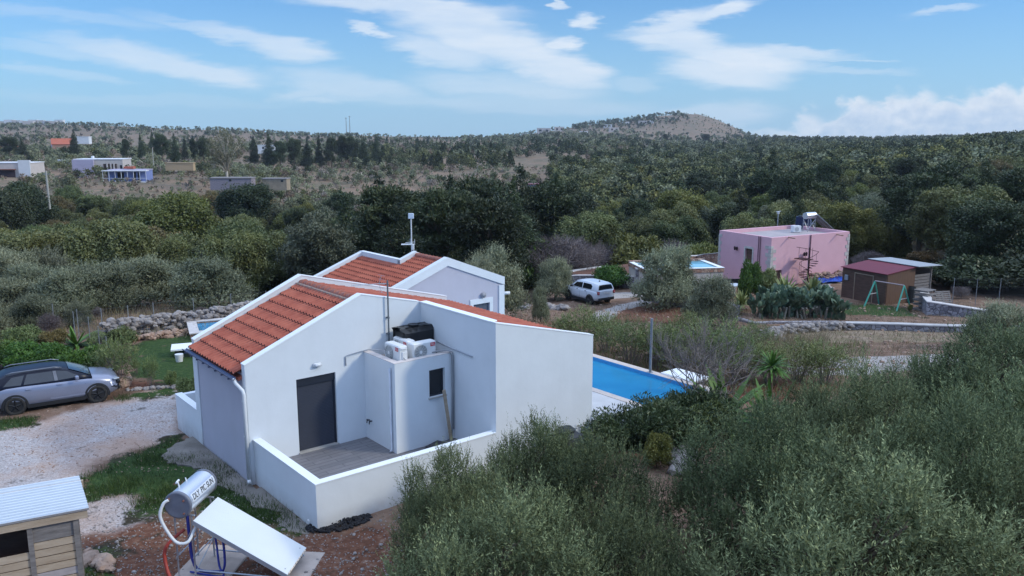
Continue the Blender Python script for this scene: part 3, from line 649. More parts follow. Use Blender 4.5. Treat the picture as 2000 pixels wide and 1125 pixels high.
# concrete strip round the foot of the villa
m = MB(); m.xy(jagged([(-1.46, -.5), (-1.95, -.4), (-2.15, .6), (-2.0, 1.3), (-2.25, 2.2), (-2.7, 3.0), (-2.75, 3.7), (-2.2, 4.4), (-1.46, 4.8)], .07, -1.46), -.95, -.52); stripM = M('worn_concrete', (.13, .115, .10), .95, .2, 1.5, .4, c2=(.25, .225, .20), detail=12); m.build('concrete_strip', stripM, None).matrix_world = Matrix.Translation(P0) @ Matrix.Rotation(HROT, 4, 'Z'); tag(bpy.data.objects['concrete_strip'], kind='structure')
m = MB(); m.xy(jagged([(-1.34, -.4), (-1.9, -.55), (-2.0, -1.3), (-1.7, -1.9), (-1.5, -2.2), (-1.9, -2.6), (-1.85, -3.3), (-1.6, -3.7), (-1.34, -3.8)], .06, -1.34, 2), -.95, -.47); o = m.build('concrete_strip', stripM, None); o.matrix_world = Matrix.Translation(P0) @ Matrix.Rotation(HROT, 4, 'Z'); tag(o, kind='structure')

def place(o, a, b, z, rz=0):
    o.location = hl(a, b, z); o.rotation_euler = (0, 0, HROT+rz); return o
def letters(txt, size, depth, mat, parent, loc, rot, name='lettering', sx=1.0, shear=0, extr=.002):
    cu = bpy.data.curves.new(name, 'FONT'); cu.body = txt; cu.size = size; cu.extrude = extr; cu.align_x = 'CENTER'; cu.align_y = 'CENTER'; cu.shear = shear
    tmp = bpy.data.objects.new('tmp', cu); dg = bpy.context.evaluated_depsgraph_get(); COL.objects.link(tmp); dg.update()
    me = bpy.data.meshes.new_from_object(tmp.evaluated_get(bpy.context.evaluated_depsgraph_get())); bpy.data.objects.remove(tmp)
    me.name = name; me.materials.clear(); me.materials.append(mat); o = bpy.data.objects.new(name, me); COL.objects.link(o); o.parent = parent; o.location = loc; o.rotation_euler = rot; o.scale = (sx, 1, 1); return o
# air conditioners: face looks along local -y
def aircon(label, a, b, z, rz):
    t = thing('air_conditioner', label, 'air conditioner', group='outdoor units on the plant room'); place(t, a, b, z, rz)
    MB().bbox((0, 0, .32), (.80, .29, .54), .03).build('casing', plastM, t)
    f = MB(); f.cyl((-.14, -.150, .32), (-.14, -.158, .32), .215, n=28); f = f.build('fan_grille', M('fan_grey', (.22, .23, .23), .5), t)
    g = MB()
    for r in (.05, .085, .12, .155, .19, .215):
        g.tube([(-.14+r*math.cos(k*PI/12), -.166, .32+r*math.sin(k*PI/12)) for k in range(25)], .004, 4)
    for k in range(12): g.cyl((-.14+.05*math.cos(k*PI/6), -.166, .32+.05*math.sin(k*PI/6)), (-.14+.215*math.cos(k*PI/6), -.166, .32+.215*math.sin(k*PI/6)), .004, n=4)
    g.build('wire_guard', plastM, f); h = MB(); h.cyl((-.14, -.158, .32), (-.14, -.172, .32), .045, n=16); h.build('fan_hub', plastM, f)
    lb = MB().box(.20, .36, -.151, -.147, .44, .545).build('brand_label', redP, t); letters('TCL', .075, .001, whiteP, lb, (.28, -.152, .492), (PI/2, 0, 0), extr=.0008)
    s = MB(); s.bbox((.412, .03, .30), (.05, .18, .26), .015); s.box(.40, .43, -.08, .10, .50, .53); s.build('side_cover', plastM, t)
    s = MB(); s.tube([(.43, .03, .2), (.50, .04, .16), (.52, .08, .06), (.45, .12, .03)], .015, 6); s.tube([(.43, -.02, .26), (.51, 0, .2), (.53, .05, .05)], .012, 6); s.build('pipe', greyP, t)
    MB().box(-.33, -.27, -.15, .15, 0, .055).build('foot', blackP, t); MB().box(.25, .31, -.15, .15, 0, .055).build('foot', blackP, t)
    return t
aircon('outdoor air conditioner unit nearest the left edge of the plant room roof, fan facing left', 2.60, -1.12, 2.47, -PI/2)
aircon('rear outdoor air conditioner unit in front of the black tank, fan facing left', 3.12, -.72, 2.47, -PI/2)
aircon('outdoor air conditioner unit above the small window, fan facing the terrace', 3.32, -1.38, 2.47, 0)
t = thing('water_tank', 'black plastic water tank in the corner of the plant room roof', 'water tank'); place(t, 3.62, -.46, 2.47, .03)
b = MB(); b.bbox((0, 0, .42), (1.05, .66, .84), .12); b.build('tank_body', blackP, t, smooth=False)
b = MB()
for k in range(5): b.bbox((-.4+k*.2, 0, .42), (.05, .685, .865), .13)
b.box(-.515, .515, -.345, .345, .40, .44); b.build('moulded_rib', blackP, t); MB().cyl((0, 0, .84), (0, 0, .9), .16, n=20).build('lid', blackP, t)
# tv aerial
t = thing('television_aerial', 'tall grey mast with a television aerial, against the front wall', 'aerial'); place(t, 2.98, -.10, 2.47)
a_, zt_ = hpx(778, 545, -.1)
b = MB(); b.cyl((0, 0, 0), (0, 0, zt_-2.47), .025, n=10); b.box(-.03, .03, -.03, .1, .6, .64); b.box(-.03, .03, -.03, .1, 1.1, 1.14); b.build('mast', M('mast_grey', (.16, .18, .20), .5, metal=.5), t)
b = MB(); zz = zt_-2.47-.10; b.cyl((.05, .02, zz), (-1.0, .35, zz+.02), .012, n=6)
for k in range(22):
    f = k/21; p = Vector((.05-1.05*f, .02+.33*f, zz+.02*f)); ln = .22-.1*f; b.cyl(p+Vector((-.06, -.2, .0))*ln*4*.22, p+Vector((.06, .2, 0))*ln*4*.22, .004, n=4); b.cyl(p+Vector((0, 0, .03)), p-Vector((0, 0, .03)), .004, n=4)
for s_ in (-1, 1): b.tube([(-.22, .10, zz), (-.2, .09, zz+s_*.12), (-.15, .07, zz+s_*.26)], .006, 4)
for k in range(5): b.cyl((-.15, .0-.12, zz+.26-.13*k), (-.15, .25, zz+.26-.13*k), .004, n=4)
b.build('aerial_array', galvM, t)
# bits in the narrow strip of the terrace
t = MB(); t.rbox((0, 0, .85), (.10, .03, 1.75), 0, R=Matrix.Rotation(-.22, 3, 'Y') @ Matrix.Rotation(.12, 3, 'X')); o = t.build('wooden_plank', woodM); tag(o, 'long wooden plank leaning against the wall below the pipes', 'plank'); place(o, 3.78, -1.98, 0)
for k, (a, b_, sx, sy, rz, lab) in enumerate(((2.75, -2.25, .75, .5, .1, 'dark board lying flat by the corner of the plant room'), (3.35, -2.6, .8, .45, -.15, 'dark board lying flat by the low front wall, partly behind the olive'), (3.3, -2.05, .6, .35, .3, 'narrow dark board lying against the plant room below its window'))):
    o = MB().box(-sx/2, sx/2, -sy/2, sy/2, .004+.03*k, .03+.03*k).build('board', M('dark_board', (.05, .045, .05), .7, .3, 6)); tag(o, lab, 'board', 'boards on the terrace floor'); place(o, a, b_, 0, rz)
o = MB().box(-.9, .9, -.09, .09, .004, .04).build('timber_batten', woodM); tag(o, 'pale timber batten on the floor along the low front wall', 'batten'); place(o, 2.35, -3.3, 0, -.03)
rr = random.Random(5); b = MB()
for k in range(40): b.rock((rr.uniform(-.8, .8), rr.uniform(-.2, .2), .04), (rr.uniform(.03, .09), rr.uniform(.03, .09), .04), rr)
o = b.build('rubble', M('rubble_brown', (.24, .17, .13), .9, .3, 5)); place(o, 3.5, -3.2, 0); tag(o, kind='stuff')
o = MB().cyl((0, 0, 0), (.42, .05, .03), .055, n=12).build('drain_pipe', plastM); tag(o, 'short white drain pipe sticking out by the terrace corner', 'pipe'); o.location = atz(601, 1020, -.38); o.rotation_euler = (0, 0, 1.0)
rr = random.Random(6); b = MB(); c0 = atz(662, 1018, -.4)
for k in range(520):
    a = rr.uniform(0, 6.3); r = .75*rr.random()**.6; s = rr.uniform(.02, .07); b.rock((r*math.cos(a)*1.1, r*math.sin(a)*.55, .02+.13*(1-r/.8)*rr.random()), (s, s*.7, s*.6), rr)
o = b.build('charcoal_heap', M('charcoal', (.014, .014, .018), .8, .4, 12, .5)); o.location = (c0.x, c0.y, gz(c0.x, c0.y)); o.rotation_euler = (0, 0, .5); tag(o, 'heap of black charcoal at the terrace corner', 'charcoal heap')

# ------------------------------------------------------------------ the grey villa behind
def villa2():
    k = 1.097; r = ray(873, 505); pk = Vector((0, 0, CH))+r*(31*k/r.y); z0 = pk.z
    t = thing('villa', 'smaller grey and white villa with a stepped red tiled roof, behind the white villa', 'house', (pk.x, pk.y, 0), HROT)
    s = .38; e = 3.0; zl = z0-s*e; ZB = -1.0; LX = -3.7; zL = z0-s*3.7; ST = -.85; zs = z0-s*.85; Y1 = 2.35; Y2 = 5.7
    w = MB(); w.xz([(LX, ZB), (e, ZB), (e, zl-.0), (0, z0), (LX, zL)], .0, .2, holes=[[(1.33, -.4), (2.23, -.4), (2.23, 1.72), (1.33, 1.72)]]); w.box(e-.2, e, .2, Y1, ZB, zl-.15); w.box(LX, LX+.2, .2, Y2, ZB, zL-.2)
    w.xz([(ST, ZB), (e, ZB), (e, zl), (0, z0), (ST, zs)], Y1, Y1+.2); w.xz([(LX, ZB), (ST, ZB), (ST, zs), (LX, zL)], Y2, Y2+.2); w.box(ST-.2, ST, Y1, Y2, ZB, zs-.3)
    w.build('wall', greyw, t)
    c = MB()
    def band(x0, z0_, x1, z1_, ya, yb, h=.30, up=.06): c.xz([(x0, z0_-h), (x1, z1_-h), (x1, z1_+up), (x0, z0_+up)], ya, yb)
    band(LX, zL, 0, z0, -.06, .21); band(0, z0, e+.06, zl-.02, -.06, .21); band(ST, zs, 0, z0, Y1-.01, Y1+.22); band(0, z0, e, zl, Y1-.01, Y1+.22, up=.03); band(LX-.05, zL-.02, ST, zs, Y2-.01, Y2+.24)
    c.box(ST-.0, ST+.22, Y1, Y2+.24, zs-.3, zs+.08); c.box(e-.25, e+.05, -.055, -.002, ZB, zl-.32); c.box(e+.002, e+.05, 0, .25, ZB, zl-.3)
    c.build('white_trim', white, t)
    f = MB(); f.box(1.16, 2.40, -.05, -.002, 1.72, 1.94); f.box(1.16, 1.33, -.05, -.002, -.4, 1.72); f.box(2.23, 2.40, -.05, -.002, -.4, 1.72); f.build('door_surround', white, t)
    d = MB()
    for q in range(40): d.box(1.33, 2.23, .06, .085, -.4+q*.053, -.4+q*.053+.046)
    d.box(1.33, 2.23, .08, .1, -.4, 1.72); d.build('roller_shutter', M('shutter_grey2', (.10, .115, .15), .5), t)
    r = MB(); tiles(r, LX, ST, .2, Y2, zL-.16, s, .30, .17); tiles(r, ST, 0, .2, Y1, zs-.16, s, .30, .17); tiles(r, e+.1, 0, .2, Y1, zl-.2, s, .30, .17); r.build('roof', [tileM, gapShadeM], t, fix=False)
    rg = MB()
    for q in range(8): rg.cyl((0, .2+q*.27, z0-.10), (0, .52+q*.27, z0-.12), .11, .095, 10)
    rg.build('ridge_tiles', ridgeM, t)
    l = MB(); l.cyl((1.85, -.01, 2.1), (1.85, -.12, 2.1), .10, .12, 14); l.build('wall_lamp', M('lamp_grey', (.3, .3, .33), .4), t, smooth=True)
    l = MB(); l.cyl((e+.05, .05, zl-.72), (e+.38, .0, zl-.74), .07, n=10); l.build('security_camera', plastM, t, smooth=True)
    w = MB(); w.box(e-.15, e, -1.7, -.06, ZB, .15); w.box(e, e+.9, -1.7, -1.55, ZB, .0); w.build('terrace_wall', white, t)
    return t, pk
V2, PK2 = villa2()
t = thing('equipment_mast', 'thin white mast with a square panel on top, behind the grey villa', 'mast', on(*atd(804, 480, 39.5)[:2]))
zt = atd(804, 424, 39.5).z-t.location.z
b = MB(); b.cyl((0, 0, 0), (0, 0, zt), .035, .03, 10); b.build('mast', plastM, t)
MB().bbox((0, 0, zt+.05), (.27, .07, .27), .02).build('panel', M('panel_pale', (.62, .70, .80), .4), t)
zz = atd(804, 478, 39.5).z-t.location.z
b = MB(); b.bbox((.06, -.05, zz-.1), (.14, .12, .30), .02); b.build('box', plastM, t)
b = MB(); b.cyl((-.3, 0, zz+.1), (.15, 0, zz+.14), .012, n=6); b.cyl((-.06, 0, zz+.3), (-.06, 0, zz), .01, n=6); b.cyl((.15, 0, zz+.28), (.15, 0, zz+.0), .01, n=6); b.rbox((-.25, 0, zz+.02), (.5, .3, .03), .1); b.build('cross_arm', plastM, t)

# ------------------------------------------------------------------ swimming pool of the villa
def pool():
    zw = -.16; X0, X1, Y0, Y1 = 11.02, 14.0, -3.6, 7.0
    t = thing('swimming_pool', 'long bright blue swimming pool beside the white villa', 'swimming pool', P0, HROT)
    MB().box(X0, X1, Y0, Y1, -1.4, -1.3).build('basin', M('pool_tile', (.10, .42, .72), .4, .05, 6), t)
    m = M('pool_water', (.02, .215, .40), .04, .06, .6, c2=(.03, .25, .45), spec=.5, kind='noise'); nt = m.node_tree; b = nt.nodes['Principled BSDF']
    bp = nt.nodes.new('ShaderNodeBump'); bp.inputs['Strength'].default_value = .3; n = nt.nodes.new('ShaderNodeTexNoise'); n.inputs['Scale'].default_value = 3.5; tc = nt.nodes.new('ShaderNodeTexCoord'); nt.links.new(tc.outputs['Object'], n.inputs['Vector']); nt.links.new(n.outputs['Fac'], bp.inputs['Height']); nt.links.new(bp.outputs[0], b.inputs['Normal'])
    MB().add([(X0, Y0, zw), (X1, Y0, zw), (X1, Y1, zw), (X0, Y1, zw)], [(0, 1, 2, 3)]).build('water', m, t)
    c = MB(); c.box(X1, X1+.32, Y0-.3, Y1, -1.0, -.03); c.box(X0-.3, X0, Y0-.3, Y1, -1, -.03); c.box(X0, X1, Y0-.3, Y0, -1, -.03); c.build('coping', M('coping', (.58, .50, .45), .8, .1, 4), t)
    c = MB(); c.box(X1-.02, X1-.001, Y0, Y1, -.9, -.04); c.box(X0+.001, X0+.02, Y0, Y1, -.9, -.04); c.build('tile_band', M('pool_tile2', (.06, .30, .60), .3, .1, 20), t)
    o = MB().box(7.96, X0-.3, -4.0, 7, -1.0, -.05).build('pool_deck', M('pool_paving', (.52, .52, .53), .85, .08, 2)); o.matrix_world = Matrix.Translation(P0) @ Matrix.Rotation(HROT, 4, 'Z'); tag(o, kind='structure')
    o = MB().bbox((0, 0, .06), (1.0, 1.55, .12), .02).build('white_slab', whitec); place(o, 14.75, -1.95, -.10); tag(o, 'flat white slab on the far edge of the pool', 'slab')
    p = thing('metal_post', 'tall grey metal post on the far edge of the pool', 'post'); q = atz(1270, 728, -.05); p.location = q
    MB().cyl((0, 0, 0), (0, 0, 2.15), .05, n=12).build('pole', M('post_grey', (.20, .21, .23), .6), p); MB().cyl((0, 0, 0), (0, 0, .03), .12, n=12).build('base_plate', galvM, p)
pool()

# ------------------------------------------------------------------ solar water heater in the foreground
def heater():
    rz = rad(-5.69); c = Vector((-6.77, 16.20, .925)); g = gz(-6, 16.2); c0 = Vector((c.x, c.y, g))
    t = thing('solar_water_heater', 'solar water heater with a silver tank and a white-covered collector, on a metal stand', 'solar heater', c0, rz)
    h = c.z-g; tl = rad(29.46); Lc, Wc = 2.30, 1.15
    Rm = Matrix.Rotation(tl, 3, 'Y'); ctr = Vector((0, 0, h))+Rm @ Vector((Lc/2, 0, -.05))+Vector((0, Wc/2, 0))
    b = MB(); b.rbox(ctr, (Lc, Wc, .10), R=Rm); b.build('collector', M('collector_side', (.40, .42, .45), .4, .08, 4, metal=.3), t)
    b = MB(); b.rbox(ctr+Rm @ Vector((0, 0, .048)), (Lc+.012, Wc+.012, .012), R=Rm); b.build('collector_cover', M('cover_white', (.62, .65, .67), .6, .03, 1.5), t)
    # torn edge of the cover at the foot
    b = MB(); rr = random.Random(2)
    for k in range(10): b.rbox(ctr+Rm @ Vector((Lc/2+.01, -.5+k*.105, .03)), (.03, .07, .05+.03*rr.random()), R=Rm)
    b.build('cover_edge', M('cover_edge', (.62, .52, .42), .8, .2, 8), t)
    q = atz(347, 987, h+g+.33)-c0; q = Matrix.Rotation(-rz, 3, 'Z') @ q; R = .29; Lt = 1.22
    tk = MB(); tk.cyl(q, q+Vector((0, Lt, 0)), R, n=40, caps=False)
    steel = M('brushed_steel', (.78, .80, .84), .33, .06, 2, metal=.8, stretch=(1, .2, 1)); tk = tk.build('tank', steel, t, smooth=True)
    n = 36
    for y, s in ((q.y, -1), (q.y+Lt, 1)):
        e = MB()
        prof = [(R+.012, s*-.05), (R+.014, s*.0), (R-.02, s*.018), (R-.04, s*.012), (R*.5, s*.02), (.001, s*.022)]
        o = len(e.v)
        for r_, dy in prof: e.v += [(q.x+r_*math.cos(2*PI*k/n), y+dy, q.z+r_*math.sin(2*PI*k/n)) for k in range(n)]
        for l in range(len(prof)-1): e.f += [(o+l*n+k, o+l*n+(k+1) % n, o+(l+1)*n+(k+1) % n, o+(l+1)*n+k) for k in range(n)]
        e.m = [0]*len(e.f); e.build('tank_end_cap', M('cap_grey', (.16, .17, .21), .45, .08, 6), t, smooth=True)
    for dx, dz in ((-.17, .15), (.15, .12), (.14, -.17)): MB().cyl((q.x+dx, q.y, q.z+dz), (q.x+dx, q.y-.05, q.z+dz), .02, n=8).build('pipe_union', M('brass', (.35, .16, .12), .4, metal=.5), t)
    b = MB(); b.cyl((q.x-.1, q.y+.3, q.z+R-.02), (q.x-.12, q.y+.3, q.z+R+.09), .016, n=8); b.cyl((q.x-.13, q.y+.24, q.z+R+.10), (q.x-.13, q.y+.36, q.z+R+.12), .022, n=8); b.build('valve', plastM, t); MB().cyl((q.x-.1, q.y+.62, q.z+R-.02), (q.x-.12, q.y+.62, q.z+R+.06), .014, n=8).build('valve', plastM, t)
    # lettering on the side of the tank that faces the collector
    bd = MB(); m_ = 8
    for k in range(m_+1):
        a = rad(4+36*k/m_)
        for y in (.12, 1.16): bd.v.append((q.x+(R+.002)*math.cos(a), q.y+y, q.z+(R+.002)*math.sin(a)))
    for k in range(m_): bd.f.append((2*k, 2*k+1, 2*k+3, 2*k+2)); bd.m.append(0)
    bd.build('label_band', M('label_band', (.70, .73, .78), .4, .05, 3, metal=.2), tk, smooth=True)
    for s_, yy in (('DLY', .30), ('PIC SUN', .80)):
        a = rad(22); p = Vector((q.x+(R+.004)*math.cos(a), q.y+yy, q.z+(R+.004)*math.sin(a)))
        letters(s_, .18, .001, blackP, tk, p, (PI/2-a, 0, PI/2), sx=.86, shear=.18)
    # stand
    s = MB(); yA, yB = .08, Wc-.08; xq = q.x
    for y in (yA+.05, yB-.05):
        s.cyl((xq+.22, y, 0), (xq+.22, y, q.z-R+.02), .022, n=6); s.cyl((xq-.16, y, 0), (xq-.16, y, q.z-R+.05), .022, n=6)
        s.cyl((xq-.2, y, q.z-R+.02), (xq+.3, y, q.z-R+.02), .022, n=6); s.cyl((xq+.22, y, .2), (Lc*math.cos(tl)-.05, y, .12), .018, n=6); s.cyl((.05, y, h-.14), (Lc*math.cos(tl), y, .16), .02, n=6)
        s.cyl((xq-.16, y, .5), (xq+.22, y, q.z-R-.3), .012, n=6); s.cyl((Lc*math.cos(tl)-.1, y, .1), (Lc*math.cos(tl)-.1, y, .35), .02, n=6)
    s.cyl((xq+.22, yA, .12), (xq+.22, yB, .5), .012, n=6); s.cyl((xq+.22, yA, .5), (xq+.22, yB, .5), .014, n=6); s.cyl((xq-.16, yA, .5), (xq-.16, yB, .5), .014, n=6); s.build('stand', galvM, t)
    b = MB(); p0 = Vector((q.x-.17, q.y-.04, q.z+.13))
    def arc(pts, r, name, mat, n=8):
        P = [Vector(p) for p in pts]; out = []
        for i in range(len(P)-1):
            a, b_, c_, d_ = P[max(i-1, 0)], P[i], P[i+1], P[min(i+2, len(P)-1)]
            for k in range(6):
                u = k/6; out.append(.5*((2*b_)+(c_-a)*u+(2*a-5*b_+4*c_-d_)*u*u+(3*b_-a-3*c_+d_)*u**3))
        out.append(P[-1]); MB().tube(out, r, n).build(name, mat, t, smooth=True)
    arc([p0, p0+Vector((-.10, -.06, -.08)), p0+Vector((-.14, -.12, -.38)), (q.x-.05, q.y-.14, h-.42), (q.x+.2, q.y-.1, h-.46), (-.06, .06, h-.30), (.02, .1, h-.14)], .034, 'insulated_pipe', plastM)
    arc([(q.x+.0, q.y+.2, h-.32), (q.x-.3, q.y-.05, h-.6), (q.x-.28, q.y-.16, .45), (q.x-.02, q.y-.35, .13), (q.x+.5, q.y-.6, .07), (q.x+1.0, q.y-1.1, .05)], .038, 'red_hose', M('red_hose', (.34, .045, .03), .5))
    arc([(q.x+.14, q.y+.1, q.z-.2), (q.x+.1, q.y+.2, h-.5), (q.x+.13, q.y+.2, .4), (q.x+.25, q.y+.25, .12), (q.x+.7, q.y+.3, .08)], .034, 'blue_hose', M('blue_hose', (.03, .045, .28), .5))
    arc([(.05, .5, h-.15), (.3, .45, h-.3), (.45, .35, h-.65), (.48, .3, .3), (.42, .3, .1)], .026, 'blue_hose', MATS['blue_hose'])
    arc([(.1, .35, h-.22), (.3, .3, h-.5), (.4, .2, .3), (.5, .15, .08), (.1, .2, .06), (-.3, .25, .08)], .022, 'blue_hose', MATS['blue_hose'])
    return t, c0, rz
HT, HC0, HRZ = heater()
for nm, lab, pts in (('plinth', 'concrete plinth under the tank end of the solar heater', (-.62, .62, -.35, 1.55)), ('plinth', 'concrete plinth under the lower end of the white collector', (1.80, 2.35, -.35, 1.45))):
    b = MB(); x0, x1, y0, y1 = pts; b.bbox(((x0+x1)/2, (y0+y1)/2, -.05), (x1-x0, y1-y0, .18), .02); o = b.build('concrete_plinth', concP); o.location = HC0; o.rotation_euler = (0, 0, HRZ); tag(o, lab, 'plinth', 'plinths of the solar heater')

# ------------------------------------------------------------------ timber shed, bottom left corner
def shed():
    A0 = atz(172, 995, 1.8); A1 = atz(153, 932, 2.1); B0 = atz(0, 1027, 1.8)
    u = (Vector((B0.x, B0.y, 0))-Vector((A0.x, A0.y, 0))).normalized(); rz = math.atan2(-u.y, -u.x)     # local +x towards the right end
    t = thing('garden_shed', 'small timber shed with a corrugated silver roof', 'shed', (A0.x, A0.y, gz(A0.x, A0.y)), rz)
    g = t.location.z; zf = 1.8-g; zb = 2.1-g; inv = Matrix.Rotation(-rz, 3, 'Z'); d = inv @ (A1-A0); Dp = d.y; sk = d.x
    L_ = 5.0; n = 24; r = MB(); per = Dp/13
    nn = 13*8; v = []
    for s_ in (0, 1):
        for k in range(nn+1):
            f = k/nn; z = zf+(zb-zf)*f+.032*math.cos(2*PI*k/8); x = .02+sk*f
            v.append((x, Dp*f, z)); 
            v.append((x-L_, Dp*f, z))
    o = 0; m_ = (nn+1)*2
    v = v[:m_]+[(a, b, c-.006) for a, b, c in v[m_:]]
    f_ = [(2*k, 2*k+1, 2*k+3, 2*k+2) for k in range(nn)]+[(m_+2*k+2, m_+2*k+3, m_+2*k+1, m_+2*k) for k in range(nn)]+[(2*k+2, m_+2*k+2, m_+2*k, 2*k) for k in range(nn)]
    f_ += [(0, m_, m_+1, 1)]
    r.add(v, f_); r.build('corrugated_roof', M('zinc_sheet', (.62, .66, .70), .35, .06, 1.2, metal=.35), t, smooth=False)
    b = MB(); b.box(-L_, -.02, .06, .12, zf-.19, zf-.03); b.box(-L_, -.06, Dp-.14, Dp-.08, zb-.18, zb-.03); b.build('roof_beam', woodM, t)
    b = MB()
    for x in (-.24, -1.02, -2.2, -3.4): b.box(x-.045, x+.045, .10, .19, 0, zf-.19+.12)
    b.box(-.29, -.2, Dp-.25, Dp-.16, 0, zb-.1); b.build('post', woodG, t)
    p = MB(); rr = random.Random(8); z = 0
    for k in range(12):
        hh = .16
        if k*hh > 1.62: break
        for (x0, x1) in ((-.975, -.285), (-2.155, -1.065), (-3.355, -2.245)):
            if k*hh > 1.5 and x1 < -1: continue
            e = rr.uniform(-.008, .008); p.box(x0, x1, .13+e, .155+e, k*hh+.01, k*hh+hh-.010, 1 if (k*3+int(x0*2)) % 4 < 2 and k < 7 else 0)
    p.build('plank_wall', [woodM, M('pale_plank', (.42, .37, .36), .85, .2, 2, .3, stretch=(1, 6, 6))], t)
    p = MB(); p.box(-.975, -.285, .135, .15, 1.765, zf-.2); p.build('upper_board', woodG, t)
    p = MB(); p.box(-.285, -.26, .2, Dp-.2, 0, zb-.25); p.box(-L_, -.285, Dp-.2, Dp-.17, 0, zb-.2); p.box(-L_, -.285, .25, Dp-.2, -.05, .02); p.build('back_wall', woodD, t)
shed()

# ------------------------------------------------------------------ cars
def wheels(t, xs, tw, r, tyreM, rimM):
    for x in xs:
        for s in (-1, 1):
            b = MB(); n = 28; y0 = s*(tw-.20); y1 = s*(tw+.005); prof = [(r*.62, y0), (r*.95, y0), (r, y0+s*.03), (r, y1-s*.03), (r*.93, y1), (r*.68, y1-s*.005), (r*.66, y1-s*.03)]
            for rr_, y in prof: b.v += [(x+rr_*math.cos(2*PI*k/n), y, r+rr_*math.sin(2*PI*k/n)) for k in range(n)]
            for l in range(len(prof)-1): b.f += [(l*n+k, l*n+(k+1) % n, (l+1)*n+(k+1) % n, (l+1)*n+k) for k in range(n)]
            b.m = [0]*len(b.f); w = b.build('wheel', tyreM, t, smooth=True)
            q = MB(); q.cyl((x, y1-s*.07, r), (x, y1-s*.06, r), r*.66, n=24); q.cyl((x, y1-s*.06, r), (x, y1-s*.012, r), r*.16, n=12)
            for k in range(5):
                a = 2*PI*k/5+.3; p = Vector((x+r*.64*math.cos(a), y1-s*.02, r+r*.64*math.sin(a))); p0 = Vector((x, y1-s*.02, r)); q.tube([p0, p], .035, 4, r1=.022)
            q.build('rim', rimM, w)
def car(name, label, loc, rz, P):
    t = thing(name, label, 'car', loc, rz, None)
    body = MB(); secs = []
    for x, w, zb, zs, zt in P['body']:
        h = [(0, zb), (w*.8, zb), (w*.96, zb+.07), (w, zb+.28), (w*1.0, zs-.20), (w*.975, zs-.08), (w*.93, zs), (w*.80, zt-.015), (w*.45, zt), (0, zt+.008)]
        secs.append([(x, y, z) for y, z in h]+[(x, -y, z) for y, z in h[-2:0:-1]])
    n = len(secs[0])
    for s in secs: body.v += s
    for i in range(len(secs)-1): body.f += [(i*n+k, i*n+(k+1) % n, (i+1)*n+(k+1) % n, (i+1)*n+k) for k in range(n)]
    body.f += [tuple(range(n)), tuple(range((len(secs)-1)*n, len(secs)*n))]; body.m = [0]*len(body.f)
    bo = body.build('body', P['paint'], t, smooth=True)
    for p in bo.data.polygons[-2:]: p.use_smooth = False
    cb = P['cabin']; X = [c[0] for c in cb]; Z = [c[1] for c in cb]; wb, wt, zbelt, ztop = P['cw']
    def zt(x): return float(np.interp(x, X, Z))
    def wy(x, z): return wb+(wt-wb)*((z-zbelt)/(ztop-zbelt))
    c = MB(); secs = []
    for x, z in cb:
        zz = z-.05 if z-.05 > zbelt else zbelt+.01
        h = [(0, zbelt-.08), (wb, zbelt-.08), (wb, zbelt), (wy(x, zz), zz), (wy(x, z)-.06, z-.01), (wy(x, z)*.5, z+.012), (0, z+.02)]
        secs.append([(x, y, q) for y, q in h]+[(x, -y, q) for y, q in h[-2:0:-1]])
    n = len(secs[0])
    for s in secs: c.v += s
    for i in range(len(secs)-1): c.f += [(i*n+k, i*n+(k+1) % n, (i+1)*n+(k+1) % n, (i+1)*n+k) for k in range(n)]
    c.f += [tuple(range(n)), tuple(range((len(secs)-1)*n, len(secs)*n))]; c.m = [0]*len(c.f)
    c.build('roof', P['roof'], t, smooth=True)
    for s in (-1, 1):
        for poly in P['side']:
            q = MB()
            for x, z in poly: q.v.append((x, s*(wy(x, z)+.010), z))
            for x, z in poly: q.v.append((x, s*(wy(x, z)-.02), z))
            k = len(poly); q.f = [tuple(range(k)), tuple(range(2*k-1, k-1, -1))]+[(i, (i+1) % k, k+(i+1) % k, k+i) for i in range(k)]; q.m = [0]*len(q.f); q.build('side_window', P['glass'], t)
    for nm, (xa, xb, ins) in (('windscreen', P['ws']), ('rear_window', P['rw'])):
        q = MB(); N_ = 5; yy = np.linspace(-1, 1, 7); d = .014; sgn = 1 if xa > 0 else -1
        for i in range(N_+1):
            x = xa+(xb-xa)*i/N_; z = zt(x)
            for y in yy: q.v.append((x+sgn*d, y*(wy(x, z)-ins), z+.022+d-.02*abs(y)**3))
        for i in range(N_): q.f += [(i*7+k, i*7+k+1, (i+1)*7+k+1, (i+1)*7+k) for k in range(6)]
        q.m = [0]*len(q.f); q.build(nm, P['glass'], t, smooth=True)
    tr = M('car_trim_black', (.018, .019, .022), .55, .15, 8); tw = P['body'][3][1]; r = P['r']
    a = MB()
    for x in P['wx']:
        for s in (-1, 1):
            n = 20; y = s*(tw+.006); rr0, rr1 = r+.015, r+.085
            o = len(a.v)
            for k in range(n+1):
                an = -.25+(PI+.5)*k/n; cs, sn = math.cos(an), math.sin(an)
                a.v += [(x+rr0*cs, y+s*.012, r+rr0*sn), (x+rr1*cs, y+s*.004, r+rr1*sn), (x+rr1*cs, y-s*.05, r+rr1*sn), (x+rr0*cs, y-s*.2, r+rr0*sn)]
            for k in range(n): b0 = o+4*k; a.f += [(b0, b0+4, b0+5, b0+1), (b0+1, b0+5, b0+6, b0+2), (b0, b0+3, b0+7, b0+4)]
            oo = len(a.v); a.v += [(x+(r+.02)*math.cos(2*PI*k/24), s*(tw+.002), r+(r+.02)*math.sin(2*PI*k/24)) for k in range(24)]; a.f.append(tuple(range(oo, oo+24)))
    for s in (-1, 1): a.f += []; 
